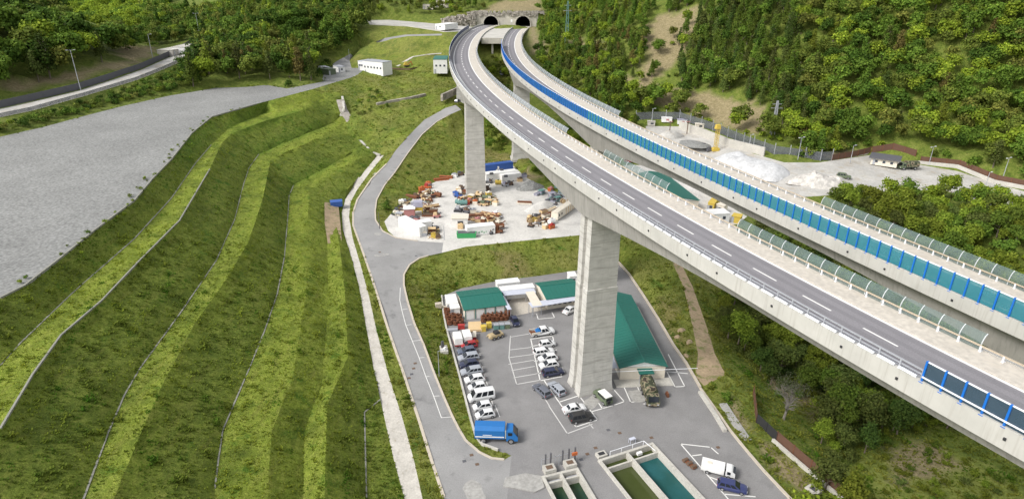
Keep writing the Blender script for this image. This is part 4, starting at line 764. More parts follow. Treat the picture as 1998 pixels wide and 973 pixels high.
# far buildings
cabin('two-storey white site office with rows of dark windows above the grass slope', (707, 118, ), (746, 122), (702, 113), 6.4, 27, 'white', 6, 'grey_metal', 'office', 'site_office')
cabin('white wing of the site office nearest the lane', (698, 119), (710, 120), (699, 114), 4.6, 27, 'white', 3, 'pale_blue_roof', 'office', 'site_office')
cabin('white house with a dark green roof beside the outer bend of the viaduct', (845, 116), (872, 116), (846, 109), 6.6, 28.3, 'white', 3, 'roof_green', 'house', 'white_house')
p = onpx(849, 16); cabin('pale farmhouse with small windows on the hill above the tunnels', tuple(pix(p + Vector((0, 0, 9)))), tuple(pix(p + Vector((9.5, 0, 9)))), tuple(pix(p + Vector((0, 7, 9)))), 9, p.z, 'cream', 3, 'kerb', 'house', 'farmhouse')
p = onpx(825, 19); cabin('small pale outbuilding left of the pale farmhouse', tuple(pix(p + Vector((0, 0, 3)))), tuple(pix(p + Vector((7, 0, 3)))), tuple(pix(p + Vector((0, 4, 3)))), 3, p.z, 'cream', 1, 'slab', 'shed', 'outbuilding')
cabin('left small white gatehouse where the lane meets the gravel platform', (632, 133), (645, 132), (634, 128), 2.7, 27, 'white', 1, 'grey_metal', 'gatehouse', 'gatehouse'); cabin('right small white gatehouse beside the grey ramp', (660, 131), (673, 130), (659, 127), 2.7, 27, 'white', 1, 'grey_metal', 'gatehouse', 'gatehouse')
cabin('dark green cube shelter between the two gatehouses', (641, 136), (655, 134), (641, 130), 2.7, 27, 'army_green', 0, 'army_green', 'shelter', 'shelter'); cabin('white van-like booth on the plateau road left of the tunnels', (849, 47), (868, 48), (849, 43), 3.0, 42.6, 'white', 1, None, 'booth', 'booth')
cabin('low guard shed with a long dark roof behind the parked army truck', (1701, 307), (1752, 314), (1704, 300), 2.4, 12.8, 'cream', 3, 'charcoal', 'shed', 'guard_shed'); cabin('pale round-topped tank house among the bushes beside the right-hand road', (1772, 365), (1792, 366), (1773, 358), 2.6, 10.2, 'cream', 0, 'white', 'tank house', 'tank_house')
cabin('small white stone hut at the end of the pale left-hand road', (366, 92), (391, 86), (360, 86), 3.2, 34.6, 'white', 2, 'slab', 'hut', 'stone_hut'); cabin('long grey wall shed beside the white stone hut', (336, 98), (362, 93), (335, 92), 2.8, 34, 'slab', 0, 'slab', 'shed', 'grey_shed')
# ------------------------------------------------------------------ poles and lamps
def pole(px, py, z, h, label, name='lamp_post', cat='lamp post', lamps=1, mat='grey_metal', r=.11, arm=True):
    p = at(px, py, z) if z is not None else onpx(px, py); t = thing(name, label, cat, p); MB().cyl((0, 0, -.2), (0, 0, h), r, r * .6, 8).build('pole', mat, t)
    for i in range(lamps):
        a = i * math.pi + .5
        if arm: MB().bar((0, 0, h - .1), (math.cos(a) * 1.1, math.sin(a) * 1.1, h), .08, .08).build('arm', mat, t); MB().box((math.cos(a) * 1.2, math.sin(a) * 1.2, h), (.75, .35, .16), a).build('lamp_head', 'lamp_head', t)
    return t
pole(157.8, 176.7, 31, 15, 'tall leaning lamp mast on the pale left-hand road, nearest the picture edge', lamps=2, r=.16); pole(300, 122, 32.8, 13, 'slim lamp mast halfway along the pale left-hand road', r=.16); pole(391, 78, 35.3, 15, 'lamp mast behind the white hut at the end of the pale left-hand road', lamps=2, r=.16)
pole(1953, 358, None, 8, 'lamp post on the rusty fence near the right picture edge', lamps=2, r=.14); pole(1812, 322, None, 6.5, 'lamp post with a camera cluster beside the rusty fence', lamps=2, r=.14); pole(1658, 320, None, 6.5, 'lamp post by the junction of mesh fence and rusty fence', r=.13); pole(1556, 314, None, 8, 'twin lamp post inside the mesh fence', lamps=2, r=.14); pole(1271, 246, None, 7, 'thick lamp post at the left end of the mesh fence', r=.2); pole(1460, 297, None, 6, 'short lamp post beside the mesh fence above the works yard', r=.2)
pole(1920, 372, 11, 6, 'thin lamp post beside the round bush on the right-hand road', r=.13)
pole(741, 446, 5.2, 5, 'dark thin post at the left corner of the scrap yard', 'signal_post', 'post', 0, 'charcoal', arm=False); pole(867, 468, 5, 4.5, 'slim grey post at the scrap yard entrance', 'signal_post', 'post', 0, arm=False); pole(857, 735, 1.0, 6, 'thin lamp post on the grass strip beside the access road', r=.08)
pole(682, 118, 28, 6, 'thin pole beside the lane above the gatehouses', 'signal_post', 'post', 0, arm=False); pole(718, 80, 36, 5, 'dark post by the lane at the forest edge', 'signal_post', 'post', 0, 'charcoal', arm=False)
def pylon(px, py, z, h, label, w=.9):
    t = thing('lattice_pylon', label, 'pylon', at(px, py, z) if z is not None else onpx(px, py)); n = 9
    for sx_, sy_ in ((-1, -1), (1, -1), (1, 1), (-1, 1)): MB().bar((sx_ * w, sy_ * w, -.5), (sx_ * w * .3, sy_ * w * .3, h), .22, .22).build('leg', 'teal' if h > 16 else 'grey_metal', t)
    mb = MB()
    for k in range(n):
        z0, z1 = h * k / n, h * (k + 1) / n; a, b = w * (1 - .7 * k / n), w * (1 - .7 * (k + 1) / n)
        for s_ in (-1, 1): mb.bar((-a * s_, -a, z0), (b * s_, -b, z1), .08, .08); mb.bar((-a, -a * s_, z0), (-b, b * s_, z1), .08, .08); mb.bar((a, -a * s_, z0), (b, b * s_, z1), .08, .08)
    mb.build('bracing', 'teal' if h > 16 else 'grey_metal', t)
    for k, q in ((.78, 2.2), (.9, 1.7)): MB().bar((-q, 0, h * k), (q, 0, h * k), .16, .16).build('cross_arm', 'grey_metal', t)
pylon(1105, 88, None, 22, 'tall green lattice pylon on the wooded hill right of the tunnels'); pylon(1506.6, 262, None, 12.5, 'weathered lattice pylon standing above the mesh fence', .7)
# ------------------------------------------------------------------ painted markings on the car park
def mark(pts, label, mat='line_white', w=.13, z=0.012, drape=False):
    ws = [at(*p, z) for p in pts] if not drape else pts; o = ws[0].copy(); mb = MB()
    for a, b in zip(ws[:-1], ws[1:]):
        d = (b - a); d.z = 0; d.normalize(); n = Vector((-d.y, d.x, 0)) * w / 2; a2, b2 = a - d * w / 2 - o, b + d * w / 2 - o; mb.quad(a2 - n, b2 - n, b2 + n, a2 + n)
    return mb
mb_w, mb_f = [], []
WHITE = [[(1036, 663), (1054, 742)], [(1035, 661), (1078, 655)], [(1078, 655), (1083, 675)], [(1037, 675), (1083, 667)], [(1040, 690), (1086, 682)], [(1043, 704), (1088, 697)], [(1048, 728), (1090, 720)], [(1054, 742), (1096, 734)], [(1062, 742), (1113, 816), (1124, 832), (1166, 818), (1129.7, 771), (1091.7, 783.5)], [(1155, 802), (1197, 790), (1218, 782.6)], [(1193, 754), (1218, 782.6)], [(1153, 763), (1175, 796)], [(1217, 753), (1230.5, 783.6), (1255.5, 782.6), (1244, 754)], [(1256, 787), (1286, 787)], [(1299, 724), (1341, 728)], [(1304, 691), (1336, 753), (1317, 754), (1301, 724)], [(1328, 865), (1423, 975)], [(1328, 865), (1386.5, 871.6), (1401, 884)], [(1352, 888), (1368, 886)], [(1414, 963), (1473, 968)], [(1386, 930), (1402, 936)], [(1047, 612), (1050, 622), (1082, 619), (1077, 609)], [(905, 683), (912, 683)], [(938, 692), (933, 692)]]
FAINT = [[(996, 655), (993, 697), (1008, 749), (1053, 741)], [(996, 657), (1031, 651)], [(994, 682), (1036, 677)], [(992.6, 697), (1037, 691)], [(993, 710), (1041, 702)], [(999, 722), (1043, 714)], [(1003, 736), (1050, 728)], [(1071, 791), (1107, 845)], [(1107, 845), (1155, 827)], [(1150, 826), (1157, 834)], [(936, 707), (944, 724)], [(946, 737), (952, 752)], [(955, 766), (962, 790)], [(966, 790), (975, 812)], [(1060, 772), (1072, 791)]]
t = thing('parking_markings', 'white and faded grey bay lines painted across the car park', 'road markings')
for l, m_ in [(l, 'line_white') for l in WHITE] + [(l, 'line_faint') for l in FAINT]:
    o = at(*l[0], .012); mark(l, '', w=.21 if m_ == 'line_white' else .19).build('bay_line', m_, t, loc=o)
t = thing('parking_markings', 'row of faded bay lines along the right side of the access road', 'road markings')
def dr_(px, py, z): p = at(px, py, z); p.z = hz(p.x, p.y) + .035; return p
bay = [(781, 560, 4.2), (780, 584, 3.8), (783.8, 602.8, 3.5), (791.8, 633.5, 3.1), (804.6, 664.3, 2.6), (817.8, 697.4, 2.1), (831, 734.2, 1.6), (846.2, 773.5, .9), (861.3, 815.6, .4)]
ws = [dr_(*p) for p in bay]; fine = [Vector((q.x, q.y, hz(q.x, q.y) + .035)) for q in dens(ws, 2.0)]
mark(fine, '', drape=True, w=.14).build('bay_line', 'line_white', t, loc=fine[0])
for i, (x, y, z) in enumerate(bay[2:]):
    a = dr_(x, y, z); b = dr_(x + 17 + i * .6, y - 3, z); fine = [Vector((q.x, q.y, hz(q.x, q.y) + .035)) for q in dens([a, b], 1.0)]; mark(fine, '', drape=True, w=.14).build('bay_line', 'line_white', t, loc=fine[0])
for i, (x, y, z, lab) in enumerate([(906, 899, 0, 'manhole cover nearest the bend below the blue lorry'), (920, 887, 0, 'manhole cover just above its twin on the bend'), (931, 905, 0, 'lone manhole cover right of the twin pair on the bend'), (1187, 838, 0, 'faint drain cover between the black car and the large pond'), (1209, 844, 0, 'brown drain cover right of the faint one'), (1271, 853, 0, 'dark drain cover at the far corner of the large pond'), (1134, 896, 0, 'dark drain cover between the two ponds'), (1146, 885, 0, 'tiny drain cover above the gap between the ponds'), (1162, 873, 0, 'small drain cover below the car park markings'), (1020, 926, 0, 'dark drain cover beside the rounded concrete apron'), (1401, 872, 0, 'drain cover at the corner of the white-marked lorry bay'), (798, 737, 1.7, 'lowest of the four small covers across the access road'), (803, 729, 1.8, 'second lowest of the four small covers across the access road'), (807, 718, 1.9, 'second highest of the four small covers across the access road'), (810, 708, 2, 'highest of the four small covers across the access road'), (812, 499, 4.9, 'dark drain cover on the junction by the grassy corner'), (741, 492, 5, 'drain cover in the pale patch of the junction')]):
    p = at(x, y, z); p.z = hz(p.x, p.y); ob = MB().box((0, 0, .01), (.62, .55, .04), .3).build('drain_cover', 'brown' if i % 3 else 'charcoal', None, label=lab, cat='drain cover', group='drain covers', loc=p)
for x, y, z, w_, l_, a, lab in [(745, 497, 5, 4.2, 1.5, .3, 'pale concrete patch in the middle of the road junction'), (733, 340, 9, 1.6, 4.2, .5, 'pale concrete strip on the left edge of the climbing road'), (737, 456, 5.2, 2.4, 1.8, -.6, 'pale patch on the bend beside the scrap yard'), (1243, 772, 0, 3.0, 3.8, .1, 'beige patch of asphalt beside the camouflaged lorry'), (1154, 785, 0, 2.6, 4.4, -.62, 'beige patch of paving at the foot of the tall pier'), (925, 960, 0, 3, 5.5, .3, 'pale worn patch on the road at the bottom edge')]:
    p = at(x, y, z); c_, s_ = math.cos(a), math.sin(a); mb = MB(); n = 14; vs = []
    for k in range(n):
        q = 2 * math.pi * k / n; r = (abs(math.cos(q)) ** 4 + abs(math.sin(q)) ** 4) ** -.25 * random.uniform(.85, 1.05); dx, dy = math.cos(q) * r * w_ / 2, math.sin(q) * r * l_ / 2; X, Y = p.x + dx * c_ - dy * s_, p.y + dx * s_ + dy * c_; vs.append((X - p.x, Y - p.y, hz(X, Y) + .02 - p.z))
    mb.add(vs, [tuple(range(n))]).build('paving_patch', 'pale_patch', None, label=lab, cat='paving patch', loc=p, kind='structure')
ws = [at(*q, .016) for q in ((982, 603), (1001, 580), (1036, 577), (1052, 606), (1004, 616))]; MB().add(ws, [tuple(range(5))]).build('courtyard', 'footway', None, kind='structure')
ws = [at(*q, .016) for q in ((1052, 606), (1050, 600), (1112, 590), (1112, 597))]; MB().add(ws, [tuple(range(4))]).build('courtyard_strip', 'footway', None, kind='structure')
# ------------------------------------------------------------------ vehicles
def wheels(t, xs, hw, r=.32, w=.2):
    tm = MB(); tm.cyl((0, -w / 2, 0), (0, w / 2, 0), r, n=14); tm = tm.mesh('wheel', ['tyre']); rm = MB().cyl((0, -w / 2 - .012, 0), (0, w / 2 + .012, 0), r * .62, n=10).mesh('rim', ['rim'])
    for x in xs:
        for s_ in (-1, 1): o = link('wheel', tm, t, loc=(x, s_ * (hw - w / 2 + .03), r)); link('rim', rm, o)
def ring(x, w, zl, zb, crown=.05):
    return [(x, -w * .9, zl), (x, w * .9, zl), (x, w, zl + .22), (x, w, zb - .22), (x, w * .9, zb), (x, 0, zb + crown), (x, -w * .9, zb), (x, -w, zb - .22), (x, -w, zl + .22)]
def make_car(label, L=4.1, Wd=1.72, roof=1.47, belt=.92, hood=.86, rb=.08, rr=.55, fr=2.35, fb=3.15, paint='car_white', cat='car', clear=.2, wr=.32, three=False, name='parked_car', deck=None):
    t = thing(name, label, cat); h = Wd / 2; b = MB(); zd = deck or belt
    b.loft([ring(0, h * .86, clear + .14, zd - .18), ring(.12, h * .95, clear, zd - .02), ring(rb + .5, h, clear, zd), ring(fb, h, clear, belt), ring(fb + (L - fb) * .55, h * .98, clear, hood), ring(L - .14, h * .9, clear, hood - .12), ring(L, h * .78, clear + .12, hood - .26)])
    iw, tw = h * .9, h * .76; zc_ = belt - .02
    A = [(rb, -iw, zc_), (rb, iw, zc_)]; B = [(rr, tw, roof - .05), (rr, -tw, roof - .05)]; C = [(fr, tw, roof), (fr, -tw, roof)]; D_ = [(fb, iw, zc_), (fb, -iw, zc_)]
    b.loft([[(rb, -iw, zc_), (rb, iw, zc_), (fb, iw, zc_), (fb, -iw, zc_)], [(rr, -tw, roof - .06), (rr, tw, roof - .06), (fr, tw, roof - .03), (fr, -tw, roof - .03)]])
    b.loft([[(rr + .02, -tw, roof - .06), (rr + .02, tw, roof - .06), (fr - .02, tw, roof - .03), (fr - .02, -tw, roof - .03)], [(rr + .16, -tw * .86, roof), (rr + .16, tw * .86, roof), (fr - .18, tw * .86, roof + .015), (fr - .18, -tw * .86, roof + .015)]])
    part(b.build('body', paint, t), paint)
    def lerp(p, q, k): return tuple(p[i] + (q[i] - p[i]) * k for i in range(3))
    def pane(nm, a, b_, c, d, ins=.1, out=.012):
        q = [Vector(x) for x in (a, b_, c, d)]; n = (q[1] - q[0]).cross(q[3] - q[0]).normalized(); ce = sum(q, Vector()) / 4
        if n.dot(ce - Vector(((rb + fb) / 2, 0, belt))) < 0: n = -n
        MB().plate([x.lerp(ce, ins) + n * .004 for x in q], out).build(nm, 'car_glass', t)
    FR = (fr, tw, roof - .03); FL = (fr, -tw, roof - .03)
    pane('windscreen', D_[1], D_[0], FR, FL, .07); pane('rear_window', A[0], A[1], (rr, tw, roof - .06), (rr, -tw, roof - .06), .14)
    for s_ in (-1, 1):
        lo = lambda k: (rb + (fb - rb) * k, s_ * iw, zc_); hi = lambda k: (rr + (fr - rr) * k, s_ * tw, roof - .045); n = 3 if three else 2; ed = [.1, .52, .93] if not three else [.06, .36, .64, .93]
        for i in range(n): pane('side_window', lo(ed[i]), lo(ed[i + 1] - .03), hi(ed[i + 1] - .03), hi(ed[i]), .09)
    wheels(t, (L * .18, L * .81), h, wr)
    for s_ in (-1, 1):
        MB().box((L - .1, s_ * h * .62, hood - .24), (.14, .34, .15)).build('headlight', 'headlamp', t); MB().box((.05, s_ * h * .72, zd - .16), (.1, .2, .22)).build('tail_light', 'tail_lamp', t); MB().box((fb - .12, s_ * (h + .07), belt + .05), (.12, .16, .12)).build('mirror', paint, t)
    MB().box((L - .0, 0, clear + .22), (.06, h * 1.0, .16)).build('bumper_grille', 'dark', t)
    for c in t.children: 
        c.location.x -= L / 2
    return t
P_ = at
def hd(a, b, z=0): p, q = at(*a, z), at(*b, z); return math.atan2(q.y - p.y, q.x - p.x)
STALL = hd((998, 749.5), (1046, 741))
def spot(t, px, py, rz, z0=0.0, up=.7):
    p = at(px, py, z0 + up); t.location = (p.x, p.y, z0); t.rotation_euler = (0, 0, rz); return t
KIND = dict(hatch=dict(), estate=dict(L=4.55, Wd=1.78, rb=.08, rr=.4, fr=2.6, fb=3.45, three=True), sedan=dict(L=4.4, Wd=1.74, rb=.75, rr=1.3, fr=2.55, fb=3.3, deck=.98), small=dict(L=3.6, Wd=1.58, rb=.06, rr=.4, fr=2.05, fb=2.85, roof=1.5), suv=dict(L=4.5, Wd=1.86, roof=1.72, belt=1.05, hood=1.02, rb=.1, rr=.4, fr=2.7, fb=3.3, clear=.28, wr=.38, three=True), van=dict(L=5.1, Wd=1.95, roof=2.15, belt=1.15, hood=1.08, rb=.05, rr=.12, fr=3.75, fb=4.45, three=True, clear=.25, wr=.34), minivan=dict(L=4.3, Wd=1.8, roof=1.8, belt=1.05, hood=1.0, rb=.05, rr=.2, fr=2.7, fb=3.5, three=True))
G1 = 'cars parked in the row along the low wall'; G2 = 'cars parked in the middle bays'; G3 = 'cars parked around the foot of the pier'
CARS = [('small', 'car_red', 915.5, 672, STALL + math.pi, 'red hatchback at the top end of the wall row, beside the white trailers', G1), ('hatch', 'car_slate', 911, 683, STALL + math.pi, 'dark slate car directly below the red hatchback', G1), ('estate', 'car_silver', 914, 695, STALL + math.pi, 'silver estate car between the slate car and a dark navy one', G1), ('hatch', 'car_navy', 915.5, 708.5, STALL + math.pi, 'dark navy car with red tail lamps between two silver cars', G1), ('estate', 'car_silver', 920, 722, STALL + math.pi, 'silver car directly above the white cars in the wall row', G1), ('hatch', 'car_white', 926, 738, STALL + math.pi, 'topmost white car in the wall row, below the silver car', G1), ('small', 'car_white', 931, 753, STALL + math.pi, 'white car squeezed right above the white van in the wall row', G1), ('van', 'car_white', 939, 772, STALL + math.pi, 'tall white van standing among the white cars of the wall row', G1), ('small', 'car_white', 941, 791, STALL + math.pi, 'white car directly below the white van in the wall row', G1), ('small', 'car_white', 946.5, 807, STALL + math.pi, 'white hatchback next to the blue lorry in the wall row', G1),
        ('small', 'car_white', 1068, 669.5, STALL, 'small white car directly below the loaded pickup', G2), ('estate', 'car_white', 1061, 684.5, STALL, 'long white estate car sticking furthest left in the middle bays', G2), ('hatch', 'car_white', 1069, 697, STALL + math.pi, 'white car between the white estate and another white car above the navy one', G2), ('hatch', 'car_white', 1071, 710, STALL + math.pi, 'white car directly above the dark navy one in the middle bays', G2), ('estate', 'car_navy', 1079, 724.5, STALL, 'dark navy estate at the lower end of the middle bays', G2),
        ('estate', 'car_grey', 1057, 760, hd((1072, 773.5), (1041.4, 746)), 'dark grey car parked slanting outside the bays left of the pier', G3), ('estate', 'car_silver', 1086, 756, hd((1098, 768), (1072, 742)), 'silver blue car parked against the foot of the tall pier', G3), ('sedan', 'car_white', 1120.5, 795.5, STALL, 'white saloon sharing a bay with the black car', G3), ('suv', 'car_black', 1134.5, 813, STALL, 'black car with red tail lamps beside the white saloon', G3), ('small', 'car_navy', 1005, 626, hd((1000, 618), (1010, 635)), 'dark navy car by the green bins in front of the garage', G3), ('sedan', 'car_white', 1113, 603, hd((1100, 610), (1122, 598)) , 'white car half hidden behind the tall pier', G3), ('estate', 'car_blue', 1429, 947, hd((1400, 940.5), (1457, 954)), 'dark blue estate car below the white box lorry', G3)]
protos = {}
for k, paint, x, y, rz, lab, g in CARS:
    if k not in protos: t = make_car(lab, paint=paint, **KIND[k]); protos[k] = t; t['group'] = g
    else:
        t = copytree(protos[k], (0, 0, 0), 0, lab, g)
        for c in t.children:
            if c.name.startswith('body'): part(c, paint)
            if c.name.startswith('mirror') and c.material_slots: part(c, paint)
    spot(t, x, y, rz)
t = copytree(protos['small'], (0, 0, 0), 0, 'dark car parked beside the third pier at the top of the climbing road', G3); p = at(893, 200, 21.4); t.location = p; t.rotation_euler = (0, 0, 1.2)
for c in t.children:
    if c.name.startswith('body'): part(c, 'car_slate')
t = copytree(protos['van'], (0, 0, 0), 0, 'dark van with a pale roof on the ground between the two viaducts', None); p = onpx(979, 148); t.location = p; t.rotation_euler = (0, 0, 1.45)
for c in t.children:
    if c.name.startswith('body'): part(c, 'car_grey')
p = onpx(880, 57); t = copytree(protos['hatch'], p, .1, 'dark car on the plateau road beside the white booth', None)
for c in t.children:
    if c.name.startswith('body'): part(c, 'car_slate')
t = copytree(protos['suv'], (0, 0, 0), 0, 'dark green car beside the white rubble at the bushes on the right', None); p = onpx(1645, 350); t.location = p; t.rotation_euler = (0, 0, -.5)
for c in t.children:
    if c.name.startswith('body'): part(c, 'army_green')
p = onpx(1229, 317); t = copytree(protos['suv'], p, .4, 'red vehicle seen under the rear viaduct beside the green-roofed shed', None)
for c in t.children:
    if c.name.startswith('body'): part(c, 'car_red')
# lorries
def lorry(name, label, cat, L, Wd, cab, body, paint, load, loadmat, cabh=2.5, bedz=1.15, loadh=2.0, axles=(.16, .8), canvas=False, wr=.5, stripe=None):
    t = thing(name, label, cat); h = Wd / 2; x0 = -L / 2
    MB().box((0, 0, .75), (L * .96, Wd * .5, .3)).build('chassis', 'dark', t)
    c0 = L / 2 - cab; b = MB(); b.loft([[(c0, -h, .65), (c0, h, .65), (c0, h * .92, cabh), (c0, -h * .92, cabh)], [(c0 + cab * .55, -h, .65), (c0 + cab * .55, h, .65), (c0 + cab * .55, h * .92, cabh), (c0 + cab * .55, -h * .92, cabh)], [(L / 2, -h * .97, .65), (L / 2, h * .97, .65), (L / 2 - .05, h * .95, 1.45), (L / 2 - .05, -h * .95, 1.45)]]); b.build('cab', paint, t)
    MB().plate([Vector((L / 2 - .04, -h * .85, 1.5)), Vector((L / 2 - .04, h * .85, 1.5)), Vector((c0 + cab * .57, h * .8, cabh - .1)), Vector((c0 + cab * .57, -h * .8, cabh - .1))], .03).build('windscreen', 'car_glass', t)
    for s_ in (-1, 1):
        MB().box((c0 + cab * .33, s_ * h * .965, cabh - .55), (cab * .36, .05, .6)).build('side_window', 'car_glass', t); MB().box((L / 2 - .02, s_ * h * .7, .95), (.08, .35, .22)).build('headlight', 'headlamp', t)
    bl = L - cab - .25
    if load:
        b = MB(); bx = x0 + bl / 2
        if canvas: b.loft([[(x, -h, bedz), (x, -h, bedz + loadh * .72), (x, -h * .6, bedz + loadh), (x, h * .6, bedz + loadh), (x, h, bedz + loadh * .72), (x, h, bedz)] for x in np.linspace(x0, x0 + bl, 6)])
        else: b.box((bx, 0, bedz + loadh / 2), (bl, Wd, loadh))
        lo = b.build('load_cover' if canvas else 'box_body', loadmat, t)
        if stripe:
            for s_ in (-1, 1): MB().box((bx, s_ * (h + .012), bedz + .25), (bl * .96, .02, .22)).build('stripe', stripe, lo)
            MB().box((bx - .4, -h - .02, bedz + .62), (bl * .3, .02, .12)).build('stripe', stripe, lo)
        MB().box((bx, 0, bedz - .05), (bl, Wd, .2)).build('bed', paint, t)
    wheels(t, [x0 + L * a for a in axles], h, wr, .32); return t
t = lorry('blue_lorry', 'bright blue canvas-covered lorry with a white stripe at the end of the wall row', 'lorry', 7.4, 2.45, 2.0, None, 'truck_blue', True, 'truck_blue', 2.6, 1.2, 2.1, (.2, .84), True, .55, 'white'); spot(t, 969, 845, hd((931, 856), (1006, 858)), 0, 1.2)
MB().box((7.4 / 2 - 2.12, 0, 1.9), (.14, 2.3, 1.6)).build('headboard', 'cream', t)
t = lorry('white_lorry', 'white box lorry with an open cab parked above the dark blue estate', 'lorry', 6.0, 2.2, 1.7, None, 'car_white', True, 'white', 1.9, .8, 1.05, (.2, .82), False, .4); spot(t, 1402, 911, hd((1374, 905), (1436, 921)), 0, 1.1); t.scale = (.88, .88, .88); MB().box((-1.6, 0, 1.88), (.9, .7, .06)).build('roof_hatch', 'cream', t)
t = lorry('camouflaged_lorry', 'camouflaged army lorry parked in front of the hall porch', 'army lorry', 6.6, 2.35, 1.7, None, 'camo', True, 'camo', 2.4, 1.2, 1.8, (.14, .32, .84), True, .5); spot(t, 1268, 766, hd((1260, 743), (1275, 783.5)), 0, 1.2)
t = lorry('army_lorry', 'dark green army lorry on the gravel road by the guard shed', 'army lorry', 6.6, 2.35, 1.8, None, 'army_green', True, 'camo', 2.4, 1.2, 1.7, (.2, .82), True, .5); p = onpx(1770, 331); t.location = p; t.rotation_euler = (0, 0, math.pi + .06)
def jeep(label, px, py, rz, paint, top):
    t = thing('army_jeep', label, 'jeep'); MB().box((0, 0, .75), (4.1, 1.7, .6), taper=.97).box((1.45, 0, 1.1), (1.2, 1.5, .18), taper=.92).build('body', paint, t); MB().box((-.55, 0, 1.45), (2.7, 1.6, .8), taper=.93).build('cabin', paint, t); MB().box((-.6, 0, 1.9), (2.6, 1.5, .12)).build('roof', top, t)
    MB().plate([Vector((.84, -.7, 1.12)), Vector((.84, .7, 1.12)), Vector((.74, .66, 1.78)), Vector((.74, -.66, 1.78))], .03).build('windscreen', 'car_glass', t); MB().box((-1.95, 0, 1.35), (.06, 1.2, .5)).build('rear_window', 'car_glass', t)
    for s_ in (-1, 1): MB().box((-.5, s_ * .8, 1.5), (2.1, .04, .42)).build('side_window', 'car_glass', t); MB().box((2.06, s_ * .55, .85), (.06, .26, .26)).build('headlight', 'headlamp', t); MB().box((1.45, s_ * .8, .98), (.9, .28, .12)).build('mudguard', paint, t)
    MB().cyl((-2.12, .3, 1.1), (-2.32, .3, 1.1), .36, n=12).build('spare_wheel', 'tyre', t); wheels(t, (-1.3, 1.4), .85, .4, .24); spot(t, px, py, rz, 0, .9); return t
jeep('dark green jeep with a flat white roof beside the foot of the tall pier', 1176.5, 772.5, hd((1188, 785), (1162, 761)), 'army_green', 'white')
# loaded pickup
t = make_car('silver pickup loaded with blue and rusty goods above the middle bays', L=5.6, Wd=1.95, roof=1.85, belt=1.1, hood=1.05, rb=2.2, rr=2.3, fr=3.7, fb=4.5, paint='car_white', cat='pickup', clear=.32, wr=.4, name='pickup', deck=.78)
for y in (-.9, .9): MB().box((-1.75, y, 1.0), (2.1, .1, .5)).build('bed_side', 'cream', t)
MB().box((-2.75, 0, 1.0), (.1, 1.8, .5)).build('tailgate', 'rust', t); spot(t, 1058, 645, STALL, 0, .9); pk = t
a = t.rotation_euler.z
def onbed(dx, dy, z): c_, s_ = math.cos(a), math.sin(a); return (pk.location.x + dx * c_ - dy * s_, pk.location.y + dx * s_ + dy * c_, z)
b = MB(); b.box((0, 0, .3), (1.0, 1.5, .6), taper=.8).box((.1, .2, .68), (.5, .7, .2), taper=.7).build('tarpaulin_bundle', 'truck_blue', None, label='blue bundled tarpaulin on the bed of the silver pickup', cat='bundle', loc=onbed(-1.0, 0, .8), rz=a)
b = MB(); b.box((0, 0, .15), (.9, .7, .3)).box((.1, -.5, .12), (.7, .3, .24)).build('scrap_crate', 'rust', None, label='rusty crate at the tail of the silver pickup bed', cat='crate', loc=onbed(-2.15, 0, .8), rz=a)
# tan carrier with tracks of wheels
t = thing('tan_carrier', 'small sand-coloured wheeled carrier with a dark open cockpit by the yellow bins', 'carrier'); MB().box((0, 0, .8), (3.4, 1.7, .6), taper=.9).box((1.1, 0, 1.15), (1.0, 1.3, .25), taper=.8).build('hull', 'tan', t); MB().box((-.2, 0, 1.35), (1.2, 1.3, .55), taper=.85).build('cockpit', 'dark', t); MB().bar((1.2, -.4, 1.2), (2.0, -.5, .6), .2, .2).bar((1.2, .4, 1.2), (2.0, .5, .6), .2, .2).build('boom', 'tan', t)
wheels(t, (-1.2, -.2, .9), .9, .38, .26); spot(t, 967, 653, hd((979.5, 648), (952.6, 657)), 0, .7)
def trailer(label, px, py):
    t = thing('covered_trailer', label, 'trailer', (0, 0, 0), 0, 'white covered trailers by the garage'); MB().box((0, 0, .6), (1.75, 3.3, .35)).build('frame', 'red', t); MB().box((0, 0, 1.5), (1.8, 3.3, 1.45), taper=.94).build('cover', 'white', t); MB().bar((0, -1.6, .5), (0, -2.6, .45), .12, .12).build('drawbar', 'charcoal', t); wheels(t, (-.0,), .95, .3, .2)
    spot(t, px, py, STALL - .05, 0, 1.5); return t
trailer('white covered trailer nearest the wall, above the red hatchback', 893, 659); trailer('white covered trailer on the right of the pair, above the red hatchback', 911, 655)
def crate(name, label, cat, px, py, z, size, mat, rz=0, group=None, lid=None):
    p = at(px, py, z + size[2] * .5); t = thing(name, label, cat, (p.x, p.y, z), rz, group); MB().box((0, 0, size[2] / 2), size, taper=.97).build('body', mat, t)
    MB().box((0, 0, size[2] + .04), (size[0] * 1.04, size[1] * 1.04, .1)).build('lid', lid or mat, t); return t
crate('waste_bin', 'left yellow bin in front of the rusty wire coils', 'bin', 943, 640, 0, (1.1, 1.1, 1.2), 'yellow', .2, 'bins in front of the garage'); crate('waste_bin', 'right yellow bin in front of the rusty wire coils', 'bin', 954, 634, 0, (1.1, 1.0, 1.2), 'yellow', .2, 'bins in front of the garage')
for i, (x, y, l) in enumerate([(968, 637, 'left'), (979, 636, 'middle'), (990, 635, 'right')]): crate('waste_bin', l + ' of the three grey green bins beside the navy car', 'bin', x, y, 0, (1.1, 1.0, 1.15), 'teal' if i < 2 else 'army_green', .15, 'bins in front of the garage', 'grey_metal')
MB().prism([(-1.6, -1.9), (1.5, -1.9), (1.4, 1.8), (-1.5, 1.7)], 0, .5).build('timber_stack', 'timber', None, label='flat tan stack of boards in front of the garage doors', cat='timber stack', loc=at(927, 638, .2), rz=.1)
